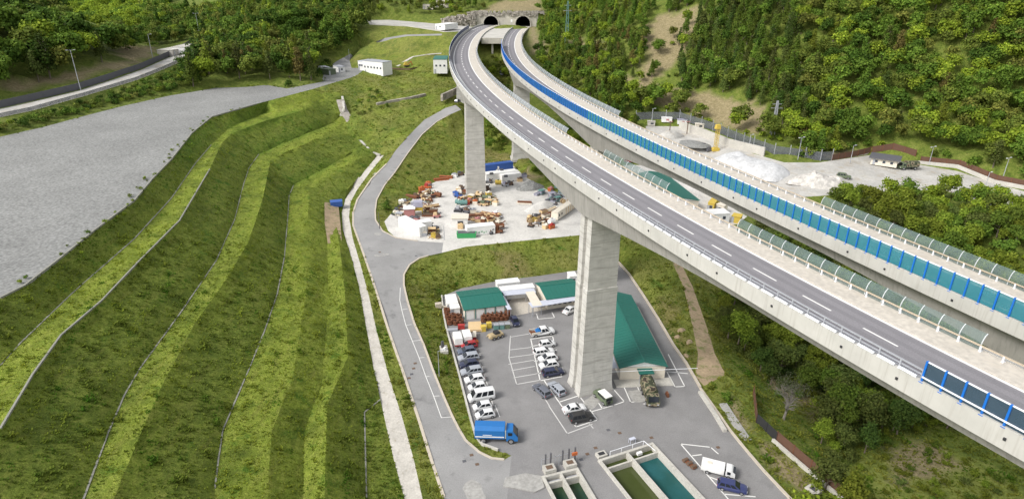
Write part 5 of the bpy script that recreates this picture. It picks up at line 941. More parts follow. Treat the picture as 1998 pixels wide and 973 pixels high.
crate('red_crate', 'red crate behind the white trailers', 'crate', 900, 637, 0, (1.5, .9, .9), 'red', .1); crate('grey_box', 'low grey box against the wall behind the left trailer', 'box', 883, 644, 0, (2.2, .9, .5), 'grey_metal', .1); crate('red_crate', 'narrow red and white box at the right of the trailers', 'crate', 926, 655, 0, (.7, 2.4, .9), 'red', .05, None, 'cream'); crate('orange_crate', 'small orange box beside the red hatchback', 'box', 929, 667, 0, (.8, .8, .6), 'orange', .4)
def coil():
    mb = MB()
    for k in range(6):
        z = .12 + k * .17; n = 14; r = .62 + .07 * math.sin(k * 2.1)
        for i in range(n):
            a, b_ = 2 * math.pi * i / n, 2 * math.pi * (i + 1) / n; mb.bar((r * math.cos(a), r * math.sin(a), z + .05 * math.sin(3 * a + k)), (r * math.cos(b_), r * math.sin(b_), z + .05 * math.sin(3 * b_ + k)), .16, .1)
    return mb
cm = coil().mesh('wire_coil', ['rust'])
spots = [(872, 612, 'wall'), (883, 611, 'wall'), (892, 614, 'wall'), (874, 622, 'wall'), (885, 622, 'wall'), (896, 623, 'wall'), (878, 632, 'wall'), (889, 632, 'wall'), (899, 631, 'wall')] + [(944 + i * 8.6, 627 - i * .9, 'garage') for i in range(6)] + [(948 + i * 8.6, 620 - i * .9, 'garage') for i in range(6)]
for i, (x, y, w_) in enumerate(spots):
    o = link('wire_coil', cm, None, ('rusty wire coil in the heap between the low wall and the garage' if w_ == 'wall' else 'rusty wire coil in the row before the garage doors'), 'wire coil', 'rusty wire coils at the wall' if w_ == 'wall' else 'rusty wire coils before the garage', loc=at(x, y, .0) , rz=random.random() * 6); o.location.z = 0; o.scale = (1, 1, random.uniform(.9, 1.5))
p = at(866, 680, 1.2); t = thing('stone_marker', 'small dark and pale monument with steps on the grass strip by the wall', 'monument', (p.x, p.y, hz(p.x, p.y)), .2)
MB().box((0, 0, .25), (1.6, 2.4, .7)).build('step', 'slab', t); MB().box((-.2, .5, 1.3), (.7, .5, 1.6), .3, taper=.6).build('stele', 'charcoal', t); MB().box((.2, -.6, .9), (.6, .6, .7), .5, taper=.7).build('stone', 'white', t)
p = at(855, 593, 1.5); t = thing('grey_cabinet', 'grey box on the grass with a pipe leading to the wall', 'cabinet', (p.x, p.y, hz(p.x, p.y)), .3); MB().box((0, 0, .6), (1.4, 1.0, 1.3)).build('body', 'kerb', t); MB().cyl((.5, 0, .4), (3.0, -1.2, .3), .15).build('pipe', 'kerb', t)
p = at(657, 403, 6.8); t = thing('blue_skip', 'blue skip on the bare patch beside the concrete path', 'skip', (p.x, p.y, hz(p.x, p.y)), .3); MB().box((0, 0, .9), (3.4, 2.4, 1.6), taper=1.08).build('body', 'blue', t); MB().box((-.4, 1.6, .9), (2.4, .8, 1.2), taper=.9).build('cover', 'brown', t)
ob = None
# bare patch by the path
ws = [at(*q) for q in ((634, 402, 7.2), (660, 398, 6.9), (664, 428, 6.6), (667, 470, 6.2), (640, 478, 6.7), (634, 440, 7))]; mb = MB(); mb.add([(q.x, q.y, hz(q.x, q.y) + .06) for q in ws], [tuple(range(6))]).build('bare_patch', 'dirt', None, kind='structure')
p = at(1302, 768, .4); MB().box((0, 0, .3), (.5, 1.2, .9), .1, taper=.7).build('rust_cover', 'rust', None, label='small rusty box on the asphalt right of the camouflaged lorry', cat='box', loc=(p.x, p.y, 0))
p = at(1345, 905, .1); t = thing('scrap_tools', 'rusty tool frame lying on the asphalt beside the large pond', 'tool frame', (p.x, p.y, 0), -1.0); MB().box((0, 0, .25), (2.6, .8, .12)).build('frame', 'rust', t)
for x in (-.9, 0, .9): MB().cyl((x, -.5, .35), (x, .5, .35), .28, n=10).build('drum', 'brown', t)
p = at(1587, 958, -.8); t = thing('concrete_chamber', 'square white concrete chamber on the verge inside the rusty fence', 'chamber', (p.x, p.y, hz(p.x, p.y) + .1), .55); mb = MB()
for x, y, a, b_ in ((-.75, 0, .45, 1.95), (.75, 0, .45, 1.95), (0, .75, 1.05, .45), (0, -.75, 1.05, .45)): mb.box((x, y, .1), (a, b_, .5))
mb.build('rim', 'slab', t); MB().box((0, 0, .02), (1, 1, .1)).build('hatch', 'charcoal', t)
# ------------------------------------------------------------------ storage yard
def yp(x, y): return (720 + x / 4.757, 300 + y / 4.757)
def container(label, a, b, z, h=2.6, w=2.44, mat='white', marks=None, name='container', cat='container'):
    """container whose near bottom edge runs between two photo points"""
    p, q = at(*a, z), at(*b, z); u = q - p; L = u.length; rz = math.atan2(u.y, u.x); t = thing(name, label, cat, p, rz); n = int(L / .3); out = []
    for i in range(n + 1): out.append((L * i / n, .03 if i % 2 else 0))
    m_ = int(w / .3); out += [(L - (.03 if j % 2 else 0), w * j / m_) for j in range(1, m_)]
    out += [(L * i / n, w - (.03 if i % 2 else 0)) for i in range(n, -1, -1)]; out += [(.03 if j % 2 else 0, w * j / m_) for j in range(m_ - 1, 0, -1)]
    MB().prism(out, .1, h - .05).build('body', mat, t); MB().box((L / 2, w / 2, h), (L + .04, w + .04, .12)).build('roof', mat, t)
    for x in (.05, L - .05):
        for y in (.05, w - .05): MB().box((x, y, h / 2), (.16, .16, h + .14)).build('corner_post', mat, t)
    for s_ in (.28, .72): MB().cyl((L + .03, w * s_, .15), (L + .03, w * s_, h - .15), .035, n=6).build('door_bar', 'grey_metal', t)
    if marks: marks(t, L, w, h)
    return t
def swan(t, L, w, h):
    mb = MB(); mb.plate([(L * .36, -.02, .5), (L * .42, -.02, .35), (L * .5, -.02, .9), (L * .44, -.02, 1.3)], -.01).plate([(L * .44, -.02, 1.0), (L * .5, -.02, 1.0), (L * .49, -.02, 2.0), (L * .43, -.02, 2.1)], -.01).plate([(L * .5, -.02, .3), (L * .57, -.02, .35), (L * .55, -.02, .8), (L * .5, -.02, .7)], -.01); mb.build('white_mark', 'white', t, kind='stuff')
def green_logo(t, L, w, h):
    for i, (x, z, a, b_) in enumerate([(.12, 1.5, .7, .25), (.2, 1.1, .25, .5), (.32, 1.25, .5, .2), (.42, .95, .3, .5), (.52, 1.15, .6, .22), (.6, .8, .25, .45), (.68, 1.0, .4, .2)]): MB().box((L * x, -.02, z), (a, .03, b_)).build('green_lettering', 'skip_green', t)
container('long blue container with a white mark behind the white site cabins', (947, 338), (1001, 331), 5.2, 2.9, 2.6, 'blue', swan)
container('long white site cabin with roof units in front of the blue container', (949, 356), (1010, 349), 5.1, 3.0, 3.0); container('shorter white site cabin nearest the open yard', (980, 357), (1016, 352), 5.05, 2.7, 2.6)
for x, y, lab in ((959, 340, 'left'), (979, 333, 'middle'), (987, 345, 'right')): MB().box((0, 0, .3), (1.3, .8, .7), .2, taper=.9).build('roof_unit', 'charcoal', None, label=lab + ' dark ventilation unit on the roofs of the white site cabins', cat='ventilation unit', loc=at(x, y, 8.05 if lab != 'right' else 7.75))
container('long white container in front of the dusty pink shed in the yard', (778, 442), (819, 463), 5, 2.9, 2.5); container('white container behind the long one at the left of the yard', (816, 452), (843, 448), 5, 2.6, 2.5)
container('white trailer body with green lettering at the front of the yard', (912, 462), (966, 456), 5, 2.7, 2.6, 'white', green_logo, 'trailer_body', 'trailer')
p = at(*yp(905, 770), 5); t = thing('green_skip', 'bright green open skip at the front of the yard', 'skip', p, .06); MB().box((0, 0, .75), (5.2, 2.2, 1.4), taper=1.06).build('body', 'skip_green', t); MB().box((0, 0, 1.48), (4.9, 1.9, .06)).build('load', 'charcoal', t)
for x in (-2.7, 2.7): MB().box((x, 0, .9), (.14, 1.9, .3)).build('lifting_bar', 'white', t)
p = at(*yp(845, 660), 5); t = thing('yard_office', 'small white yard hut with a flat roof and dark window', 'hut', p, .03); MB().box((0, 0, 1.3), (4.6, 3.2, 2.6)).build('wall', 'white', t); MB().box((0, 0, 2.7), (5.2, 3.8, .2)).build('roof', 'cream', t); f = MB().box((.2, -1.63, 1.4), (1.7, .06, 1.0)).build('window', 'grey_metal', t); MB().box((.2, -1.67, 1.4), (1.5, .03, .8)).build('pane', 'window_glass', f)
p = at(*yp(460, 555), 5); t = thing('tall_hopper', 'yellow and dark grey hopper tower on the left of the yard', 'hopper', p, .1)
for x, y in ((-1.2, -1), (1.2, -1), (1.2, 1), (-1.2, 1)): MB().box((x, y, 1.4), (.28, .28, 2.8)).build('leg', 'yellow', t)
MB().box((0, 0, 1.9), (2.5, 2.1, 1.2), taper=1.05).build('body', 'yellow', t); MB().box((0, 0, 3.3), (2.9, 2.5, 1.6), taper=.92).build('hood', 'lilac', t)
p = at(*yp(378, 575), 5); t = thing('pink_shed', 'dusty pink machine shed with a white sloping roof on the left of the yard', 'shed', p, .15); MB().box((0, 0, 1.3), (3.2, 2.8, 2.6)).build('wall', 'pink', t); MB().prism([(-1.8, -1.6), (1.8, -1.6), (1.8, 1.6), (-1.8, 1.6)], 2.6, 2.8).build('roof', 'white', t)
rs = random.Random(11)
def gear(kind, label, px, py, mat, mat2, rz, k=1., z=5., name=None, cat=None, group=None):
    p = at(px, py, z); p.z = hz(p.x, p.y) - .03; r = rs.uniform
    nm = {'pipes': 'pipe_bundle', 'beams': 'beam_stack', 'tank': 'steel_tank', 'machine': 'drill_machine', 'crate': 'steel_crate', 'frame': 'equipment_rack', 'drum': 'cable_drum', 'cart': 'mine_cart', 'arm': 'boom_machine'}[kind]
    t = thing(name or nm, label, cat or nm.replace('_', ' '), p, rz, group)
    if kind == 'pipes':
        for i in range(6): MB().cyl((-2.6 * k + r(-.3, .3), (i % 3 - 1) * .5, .25 + (i // 3) * .43), (2.6 * k + r(-.3, .3), (i % 3 - 1) * .5, .25 + (i // 3) * .43), .23, n=8).build('pipe', mat if i % 2 else mat2, t)
        for x in (-1.5 * k, 1.5 * k): MB().box((x, 0, .05), (.2, 1.9, .16)).build('bearer', 'brown', t)
    elif kind == 'beams':
        for i in range(5): MB().box((r(-.3, .3), (i - 2) * .42, .25 + (i % 2) * .3), (4.6 * k, .3, .34), r(-.04, .04)).build('beam', mat if i % 2 else mat2, t)
        for x in (-1.4 * k, 1.4 * k): MB().box((x, 0, .04), (.2, 2.1, .14)).build('bearer', 'brown', t)
    elif kind == 'tank':
        MB().cyl((-1.3 * k, 0, .95), (1.3 * k, 0, .95), .75, n=14).build('shell', mat, t); MB().cyl((0, 0, 1.6), (0, 0, 1.95), .3, n=8).build('hatch', mat2, t)
        for x in (-.8 * k, .8 * k): MB().box((x, 0, .2), (.25, 1.2, .45)).build('saddle', mat2, t)
    elif kind == 'machine':
        MB().box((0, 0, .55), (2.6 * k, 1.3, .7), taper=.94).build('base', mat, t); MB().box((-.5 * k, .05, 1.25), (1.2 * k, 1.0, .8), taper=.85).build('housing', mat2, t); MB().cyl((.5 * k, .1, .8), (1.5 * k, .2, 1.6), .16, n=7).build('arm', 'charcoal', t); MB().cyl((.5 * k, -.45, 1.1), (.5 * k, .45, 1.1), .3, n=10).build('motor', 'brown', t)
        for x in (-.9 * k, .9 * k): MB().cyl((x, -.72, .3), (x, .72, .3), .3, n=10).build('roller', 'dark', t)
    elif kind == 'crate':
        MB().box((0, 0, .6), (1.9 * k, 1.4, 1.1)).build('body', mat, t); MB().box((0, 0, 1.2), (2.0 * k, 1.5, .12)).build('lid', mat2, t); MB().box((.2, -.1, 1.45), (.8, .7, .4), .3, taper=.8).build('top_part', mat2, t)
    elif kind == 'frame':
        for x in (-1.1 * k, 1.1 * k):
            for y in (-.7, .7): MB().box((x, y, .8), (.16, .16, 1.6)).build('leg', mat, t)
        for z_ in (.5, 1.55): MB().box((0, 0, z_), (2.5 * k, 1.7, .12)).build('shelf', mat2, t)
        MB().box((-.3, 0, .85), (1.1, .9, .55), .2).build('load', mat, t)
    elif kind == 'drum':
        for y in (-.45, .45): MB().cyl((0, y - .06, .8), (0, y + .06, .8), .8, n=16).build('flange', mat, t)
        MB().cyl((0, -.4, .8), (0, .4, .8), .5, n=12).build('cable', mat2, t)
    elif kind == 'cart':
        MB().box((0, 0, .95), (2.5 * k, 1.3, 1.0), taper=1.12).build('tub', mat, t); MB().box((0, 0, 1.46), (2.4 * k, 1.25, .06)).build('load', mat2, t)
        for x in (-.8, .8):
            for y in (-.6, .6): MB().cyl((x, y - .08, .28), (x, y + .08, .28), .28, n=10).build('wheel', 'dark', t)
    elif kind == 'arm':
        MB().box((-.8, 0, .6), (2.2, 1.5, .9), taper=.9).build('body', mat, t); MB().bar((.1, 0, 1.0), (2.6 * k, .2, 1.9), .35, .35).build('boom', mat, t); MB().bar((2.6 * k, .2, 1.9), (3.4 * k, .3, .5), .28, .28).build('stick', mat2, t); MB().box((-.9, 0, 1.4), (1.1, 1.1, .8), taper=.85).build('cab', mat2, t)
        for y in (-.8, .8): MB().box((-.7, y, .3), (2.6, .35, .6)).build('track', 'dark', t)
    return t
Y = [('crate', 305, 470, 'cream', 'white', 'white crate at the far left corner of the yard'), ('machine', 345, 465, 'timber', 'grey_metal', 'tan machine behind the dusty pink shed'), ('machine', 270, 545, 'grey_metal', 'charcoal', 'grey machine at the left edge of the yard'), ('frame', 285, 590, 'cream', 'grey_metal', 'pale frame left of the dusty pink shed'), ('crate', 420, 480, 'lilac', 'grey_metal', 'grey crate behind the yellow hopper tower'), ('drum', 395, 620, 'charcoal', 'lilac', 'dark drum between pink shed and long white container'), ('crate', 440, 620, 'pink', 'charcoal', 'pinkish crate in front of the hopper tower'),
     ('cart', 555, 530, 'rust', 'timber', 'rusty mine cart right of the hopper tower'), ('pipes', 575, 500, 'timber', 'rust', 'tan pipe bundle right of the hopper tower'), ('cart', 600, 555, 'rust', 'brown', 'brown cart beside the rusty mine cart'), ('beams', 560, 575, 'brown', 'rust', 'dark beam stack before the rusty mine cart'), ('machine', 630, 590, 'pink', 'timber', 'pinkish machine at the right end of the brown carts'), ('machine', 520, 430, 'timber', 'brown', 'tan machine in the upper left heap of the yard'), ('beams', 590, 400, 'cream', 'timber', 'pale beam stack in the upper left heap of the yard'), ('tank', 640, 400, 'rust', 'brown', 'rusty tank at the right of the upper left heap'), ('arm', 500, 390, 'timber', 'rust', 'tan boom machine under the green bank'), ('machine', 440, 410, 'rust', 'brown', 'rust-brown machine half in the green bank'), ('pipes', 400, 410, 'rust', 'rust', 'rust-brown pipes at the bank above the pink shed'),
     ('crate', 490, 340, 'orange', 'orange', 'bright orange crate by the green bank'), ('machine', 545, 320, 'orange', 'red', 'orange red machine by the green bank'), ('crate', 550, 295, 'pink', 'orange', 'pinkish orange crate above the orange red machine'), ('pipes', 670, 245, 'rust', 'orange', 'orange-brown pipes along the upper bank'), ('pipes', 715, 225, 'rust', 'orange', 'orange-brown pipes nearer the far pier along the upper bank'), ('crate', 795, 215, 'white', 'grey_metal', 'white cabinet beside the far pier'), ('machine', 850, 200, 'brown', 'charcoal', 'brown machine left of the far pier'),
     ('crate', 830, 345, 'timber', 'cream', 'tan crate at the foot of the far pier'), ('machine', 865, 335, 'charcoal', 'brown', 'dark machine against the far pier'), ('crate', 885, 370, 'orange', 'rust', 'orange crate against the far pier'), ('machine', 830, 400, 'blue', 'blue', 'blue machine in front of the far pier'), ('crate', 800, 385, 'lilac', 'blue', 'small blue-topped box left of the blue machine'), ('crate', 845, 370, 'white', 'cream', 'white box above the blue machine'), ('tank', 835, 470, 'teal', 'cream', 'pale green tank in front of the blue machine'), ('tank', 875, 475, 'teal', 'teal', 'teal tank beside the pale green tank'), ('crate', 910, 470, 'red', 'orange', 'small red box between teal tank and tan crates'), ('machine', 945, 450, 'timber', 'pink', 'tan and pink machine in front of the far pier'), ('frame', 955, 420, 'yellow', 'cream', 'yellow rack in front of the far pier'), ('crate', 985, 465, 'cream', 'orange', 'cream crate with orange top'), ('frame', 1010, 415, 'army_green', 'timber', 'olive rack behind the cream crate'), ('machine', 1045, 455, 'army_green', 'cream', 'olive machine in the middle heap'), ('tank', 1090, 425, 'army_green', 'yellow', 'olive tank with a yellow cap'), ('crate', 1110, 385, 'yellow', 'cream', 'pale yellow crate right of the far pier'), ('machine', 1085, 330, 'brown', 'rust', 'dark brown machine right of the far pier'), ('machine', 1100, 355, 'brown', 'brown', 'second dark brown machine right of the far pier'), ('frame', 1110, 465, 'teal', 'timber', 'green grey rack in the middle heap'), ('crate', 1150, 460, 'timber', 'cream', 'tan crate near the right end of the middle heap'), ('crate', 1175, 475, 'cream', 'timber', 'last pale crate at the right end of the middle heap'), ('machine', 1070, 480, 'timber', 'army_green', 'tan machine at the front of the middle heap'),
     ('arm', 850, 535, 'charcoal', 'grey_metal', 'dark boom machine behind the yard hut'), ('machine', 910, 545, 'charcoal', 'brown', 'charcoal machine right of the yard hut'), ('crate', 965, 545, 'cream', 'grey_metal', 'pale crate behind the brown pipes'), ('pipes', 1000, 580, 'rust', 'brown', 'brown pipe bundle nearest the yard hut'), ('pipes', 1060, 575, 'timber', 'rust', 'tan and rust pipe bundle in the long stack'), ('pipes', 1110, 570, 'rust', 'timber', 'rusty pipe bundle at the right of the long stack'), ('crate', 1180, 570, 'red', 'white', 'red box at the end of the long pipe stack'), ('beams', 990, 610, 'brown', 'rust', 'brown beam stack in front of the pipe bundles'), ('beams', 1080, 605, 'rust', 'timber', 'rusty beam stack in front of the pipe bundles'), ('crate', 1010, 630, 'timber', 'pink', 'tan crate with pink top behind the lettered trailer body'), ('crate', 1050, 630, 'rust', 'cream', 'rusty crate with cream top behind the lettered trailer body'), ('machine', 1130, 630, 'timber', 'rust', 'tan machine at the right behind the lettered trailer body'), ('crate', 1190, 610, 'cream', 'rust', 'cream crate beside the red box'), ('crate', 1200, 660, 'brown', 'cream', 'brown crate at the right of the lettered trailer body'), ('tank', 1215, 695, 'rust', 'brown', 'rusty tank at the right front of the yard'), ('machine', 1200, 730, 'rust', 'rust', 'low rusty machine right of the lettered trailer body'), ('machine', 1120, 740, 'charcoal', 'cream', 'dark machine at the end of the lettered trailer body'), ('crate', 850, 690, 'timber', 'timber', 'tan crate in front of the yard hut'),
     ('machine', 560, 690, 'charcoal', 'brown', 'dark machine right of the long white container'), ('crate', 620, 715, 'brown', 'charcoal', 'brown crate right of the long white container'), ('frame', 585, 735, 'rust', 'timber', 'rusty rack at the front left corner of the yard'), ('drum', 600, 780, 'yellow', 'rust', 'yellowish cable drum at the front left corner'), ('drum', 640, 785, 'brown', 'yellow', 'brown cable drum at the front left corner'), ('crate', 510, 760, 'grey_metal', 'cream', 'grey box at the end of the long white container'),
     ('tank', 1200, 285, 'yellow', 'army_green', 'yellow-green tank in front of the white site cabins'), ('machine', 1265, 300, 'grey_metal', 'lilac', 'grey machine in front of the white site cabins'), ('machine', 1310, 290, 'brown', 'charcoal', 'plum-brown machine in front of the white site cabins'), ('machine', 1115, 270, 'charcoal', 'grey_metal', 'dark machine at the left end of the white site cabins'), ('crate', 1400, 255, 'timber', 'brown', 'tan crate at the bank right of the white site cabins'), ('crate', 1440, 215, 'lilac', 'charcoal', 'grey-blue box right of the white site cabins'),
     ('beams', 1440, 460, 'rust', 'cream', 'rusty beam stack lying beside the open concrete'), ('frame', 1600, 375, 'lilac', 'teal', 'blue-grey frame in the steel heap under the viaduct'), ('pipes', 1580, 375, 'lilac', 'grey_metal', 'blue-grey pipes in the steel heap under the viaduct'), ('frame', 1700, 400, 'grey_metal', 'lilac', 'grey rack in the steel heap under the viaduct'), ('machine', 1750, 330, 'teal', 'grey_metal', 'teal-grey machine under the viaduct edge'), ('frame', 1790, 370, 'teal', 'lilac', 'teal rack under the viaduct edge'), ('pipes', 1820, 360, 'teal', 'teal', 'teal pipes under the viaduct edge'), ('crate', 1840, 390, 'teal', 'grey_metal', 'teal crate under the viaduct edge'), ('machine', 1710, 450, 'lilac', 'charcoal', 'grey-blue machine in front of the steel heap'), ('crate', 1685, 345, 'orange', 'pink', 'orange crate at the bank behind the steel heap'), ('frame', 1750, 440, 'grey_metal', 'teal', 'grey frame beside the grey-blue machine'),
     ('drum', 1800, 460, 'timber', 'brown', 'tan cable drum beside the pier top'), ('drum', 1860, 450, 'timber', 'cream', 'pale cable drum beside the pier top'), ('tank', 1905, 440, 'timber', 'brown', 'tan tank beside the pier top'), ('cart', 1620, 560, 'timber', 'brown', 'tan cart in the middle of the cart row'), ('pipes', 1690, 530, 'cream', 'timber', 'pale pipes in the upper cart row'), ('beams', 1760, 520, 'rust', 'brown', 'rust-brown beams in the upper cart row'), ('pipes', 1820, 510, 'charcoal', 'brown', 'dark pipes in the upper cart row'), ('machine', 1500, 610, 'brown', 'timber', 'brown machine at the left end of the cart row'), ('drum', 1490, 640, 'timber', 'brown', 'tan drum at the left end of the cart row'), ('drum', 1540, 635, 'yellow', 'brown', 'yellowish drum in the cart row'), ('machine', 1560, 600, 'timber', 'charcoal', 'tan machine behind the yellowish drum'), ('machine', 1600, 650, 'charcoal', 'brown', 'charcoal machine at the front of the cart row'), ('cart', 1640, 600, 'cream', 'brown', 'cream cart in the cart row'), ('crate', 1660, 590, 'red', 'rust', 'dull red crate in the cart row'), ('tank', 1695, 650, 'white', 'grey_metal', 'white tank in front of the cart row'), ('crate', 1690, 690, 'orange', 'red', 'bright orange red crate at the front of the cart row'), ('crate', 1640, 690, 'timber', 'cream', 'pale crate beside the bright orange red one'), ('machine', 1730, 600, 'white', 'charcoal', 'white and dark machine left of the long beige wagon')]
for kind, x, y, m1, m2, lab in Y:
    px_, py_ = yp(x, y); gear(kind, lab + (' in the yard' if len(lab.split()) < 8 and 'yard' not in lab else ''), px_, py_, m1, m2, rs.uniform(-.5, .5) if x < 1450 else .75 + rs.uniform(-.2, .2), rs.uniform(.8, 1.05))
HEAPS = [(560, 480, 60, 90, 'left heap of the yard', 16), (530, 400, 90, 40, 'upper left heap of the yard', 12), (300, 530, 60, 70, 'pale clutter left of the yard', 10), (1040, 430, 130, 55, 'middle heap before the far pier', 30), (860, 400, 50, 70, 'heap left of the far pier', 10), (1070, 590, 150, 35, 'long pipe stack', 18), (1750, 400, 110, 70, 'steel heap under the viaduct', 22), (1650, 600, 150, 55, 'row of carts beside the tall pier', 24), (600, 750, 60, 50, 'front left corner of the yard', 8), (1190, 690, 40, 60, 'right front of the yard', 8)]
for hx, hy, rx, ry, hl, nn in HEAPS:
    for q in range(nn):
        a_, r_ = rs.uniform(0, 6.28), rs.random() ** .5; X_, Y_ = hx + rx * r_ * math.cos(a_), hy + ry * r_ * math.sin(a_) - (rx * r_ * math.cos(a_) * .45 if hx > 1600 else 0); cool = 'steel heap' in hl
        m1, m2 = rs.choice(['teal', 'lilac', 'grey_metal', 'charcoal'] if cool else ['rust', 'brown', 'timber', 'rust', 'army_green', 'rust', 'charcoal', 'grey_metal']), rs.choice(['grey_metal', 'charcoal', 'teal'] if cool else ['brown', 'rust', 'timber', 'cream'])
        px_, py_ = yp(X_, Y_); kd = rs.choice(['pipes', 'beams', 'crate', 'machine', 'frame', 'drum', 'arm'] if 'pipe' not in hl else ['pipes', 'beams', 'crate']); wd = {'pipes': 'bundle of short pipes', 'beams': 'stack of short beams', 'crate': 'scrap crate', 'machine': 'scrap machine', 'frame': 'equipment rack', 'drum': 'drum', 'arm': 'boom machine'}[kd]
        t = gear(kd, 'small %s %s in the %s' % ({'rust': 'rusty', 'timber': 'tan', 'army_green': 'olive', 'lilac': 'grey-blue', 'grey_metal': 'grey'}.get(m1, m1), wd, hl), px_, py_, m1, m2, rs.uniform(-1.5, 1.5), rs.uniform(.6, .9), 5., None, None, 'scrap in the ' + hl); k_ = rs.uniform(.5, .8); t.scale = (k_, k_, k_)
p, q = at(1088, 432, 5), at(1128, 404, 5); u = q - p; t = thing('wagon', 'long beige wagon with round dark windows beside the tall pier', 'wagon', p, math.atan2(u.y, u.x)); L = u.length
MB().box((L / 2, 1.2, 1.5), (L, 2.3, 2.2), taper=.97).build('body', 'cream', t); MB().box((L / 2, 1.2, 2.66), (L * .98, 2.0, .16)).build('roof', 'cream', t)
for x in (.09, .2): MB().cyl((L * x, .02, 1.6), (L * x, .1, 1.6), .42, n=12).build('round_window', 'dark', t)
for x in np.linspace(.4, .95, 6): MB().box((L * x, .0, 1.5), (.2, .12, 2.0)).build('rib', 'timber', t)
def heap(name, label, px, py, z, sx_, sy_, h, mat, rz=0, cat='heap', lump=.25, ruf=1.):
    p = at(px, py, z) if z is not None else onpx(px, py); p.z = hz(p.x, p.y); n, m_ = 22, 12; vs = []; fs = []
    for j in range(m_):
        r = j / (m_ - 1)
        for i in range(n):
            a = 2 * math.pi * i / n; k = 1 + lump * noise.noise(Vector((math.cos(a) * 1.5, math.sin(a) * 1.5, px * .1)))
            x, y = math.cos(a) * r * sx_ * k, math.sin(a) * r * sy_ * k; zz = h * (1 - r ** 1.6) * (1 + ruf * .35 * noise.noise(Vector((x * .6, y * .6, py)))) - (.4 if j == m_ - 1 else 0)
            vs.append((x, y, zz))
    for j in range(m_ - 1):
        for i in range(n): fs.append((j * n + i, j * n + (i + 1) % n, (j + 1) * n + (i + 1) % n, (j + 1) * n + i))
    return MB().add(vs, fs).build(name, mat, None, label=label, cat=cat, loc=p, rz=rz, smooth=True)
heap('gravel_heap', 'pale rounded gravel heap at the right edge of the open yard', *yp(1490, 320), 5, 5, 3.4, 2.6, 'gravel', .4); heap('gravel_heap', 'long low gravel heap in front of the steel heap', *yp(1600, 490), 5, 7, 3, 1.6, 'yard_slab', .8)
# ------------------------------------------------------------------ works yard behind the rear viaduct
def tarp_mound():
    a, b = onpx(1400, 312), onpx(1530, 352); u = b - a; L = u.length; rz = math.atan2(u.y, u.x); rings = []
    for i in range(26):
        x = L * i / 25; e = max(0, min(1, min(i, 25 - i) / 4.5)) ** .6; rings.append([(x, -7.5 * math.cos(math.pi * k / 14) * (.6 + .4 * e), 3.9 * e * math.sin(math.pi * k / 14) ** .9 * (1 + .3 * noise.noise(Vector((x * .35, k * .7, 2.)))) - .4) for k in range(15)])
    return MB().loft(rings, close=False).build('covered_mound', 'tarp', None, label='long heap covered with pale grey sheeting beside the rear viaduct', cat='covered heap', loc=(a.x, a.y, min(a.z, b.z)), rz=rz, smooth=True)
tarp_mound()
heap('rubble_heap', 'white rubble heap at the right end of the sheeted mound', 1590, 358, None, 9, 5, 3.2, 'rubble_white', -.3, lump=.5, ruf=1.6); heap('rubble_heap', 'smaller white rubble heap beside the dark green car', 1628, 357, None, 5, 3.5, 2.2, 'rubble_white', .2, lump=.5, ruf=1.6); heap('sand_heap', 'pale sand heap behind the railing of the rear viaduct', 1306, 268, None, 6, 4, 2.6, 'white_gravel', .2); heap('gravel_heap', 'grey gravel spread below the banded retaining wall', 1350, 285, None, 7, 4, 1.4, 'gravel', -.4)
p = onpx(1395, 297); t = thing('yellow_crane', 'yellow drilling crane standing in the works yard', 'crane', p, .2); MB().box((0, 0, .6), (2.6, 1.8, 1.2)).build('base', 'yellow', t)
for x, y in ((-.5, -.5), (.5, -.5), (.5, .5), (-.5, .5)): MB().box((x, y, 4.6), (.16, .16, 7.6)).build('mast_leg', 'yellow', t)
mb = MB()
for k in range(7): mb.bar((-.5, -.5, 1.2 + k), (.5, -.5, 2.2 + k), .1, .1).bar((-.5, .5, 1.2 + k), (.5, .5, 2.2 + k), .1, .1)
mb.build('mast_bracing', 'yellow', t); MB().box((-.2, 0, 9.2), (2.0, 1.4, 1.6), taper=.8).build('crown_block', 'yellow', t)
for i, (x, y, m_, lab) in enumerate([(1300, 241, 'white', 'white hut at the upper end of the works yard'), (1330, 245, 'white', 'white hut with a pink stripe by the mesh fence'), (1364, 252, 'cream', 'pale hut by the banded wall'), (1270, 246, 'slab', 'low grey block at the corner of the works yard')]):
    p = onpx(x, y); t = thing('site_hut', lab, 'hut', p, -.1); MB().box((0, 0, .9), (4.2 - .4 * i, 2, 1.8)).build('wall', m_, t); MB().box((0, 0, 1.85), (4.5 - .4 * i, 2.3, .14)).build('roof', 'lilac' if i == 1 else m_, t); MB().box((.3, -1.01, 1.0), (1.2, .06, .7)).build('window', 'pink' if i < 2 else 'window_glass', t)
for x, y, lab in ((1306, 262, 'left'), (1340, 262, 'right')): 
    p = onpx(x, y); t = thing('steel_prop', lab + ' thin steel prop standing in the works yard', 'prop', p); MB().box((0, 0, 2.5), (.3, .3, 5.2)).build('mast', 'brown', t); MB().box((0, 0, 4.9), (1.6, .2, .3)).build('cross_bar', 'pink', t)
for i, (x, y) in enumerate([(1375, 288), (1384, 296), (1430, 318)]):
    p = onpx(x, y); t = thing('dark_machine', ['small blue-grey machine at the foot of the yellow crane', 'dark flat machine right below the yellow crane', 'grey machine on the near side of the sheeted mound'][i], 'machine', p, .3); MB().box((0, 0, .6), (3, 1.6, .9), taper=.9).build('body', 'lilac' if i != 1 else 'charcoal', t); MB().box((-.5, 0, 1.3), (1.1, 1.2, .8), taper=.85).build('cab', 'charcoal', t)
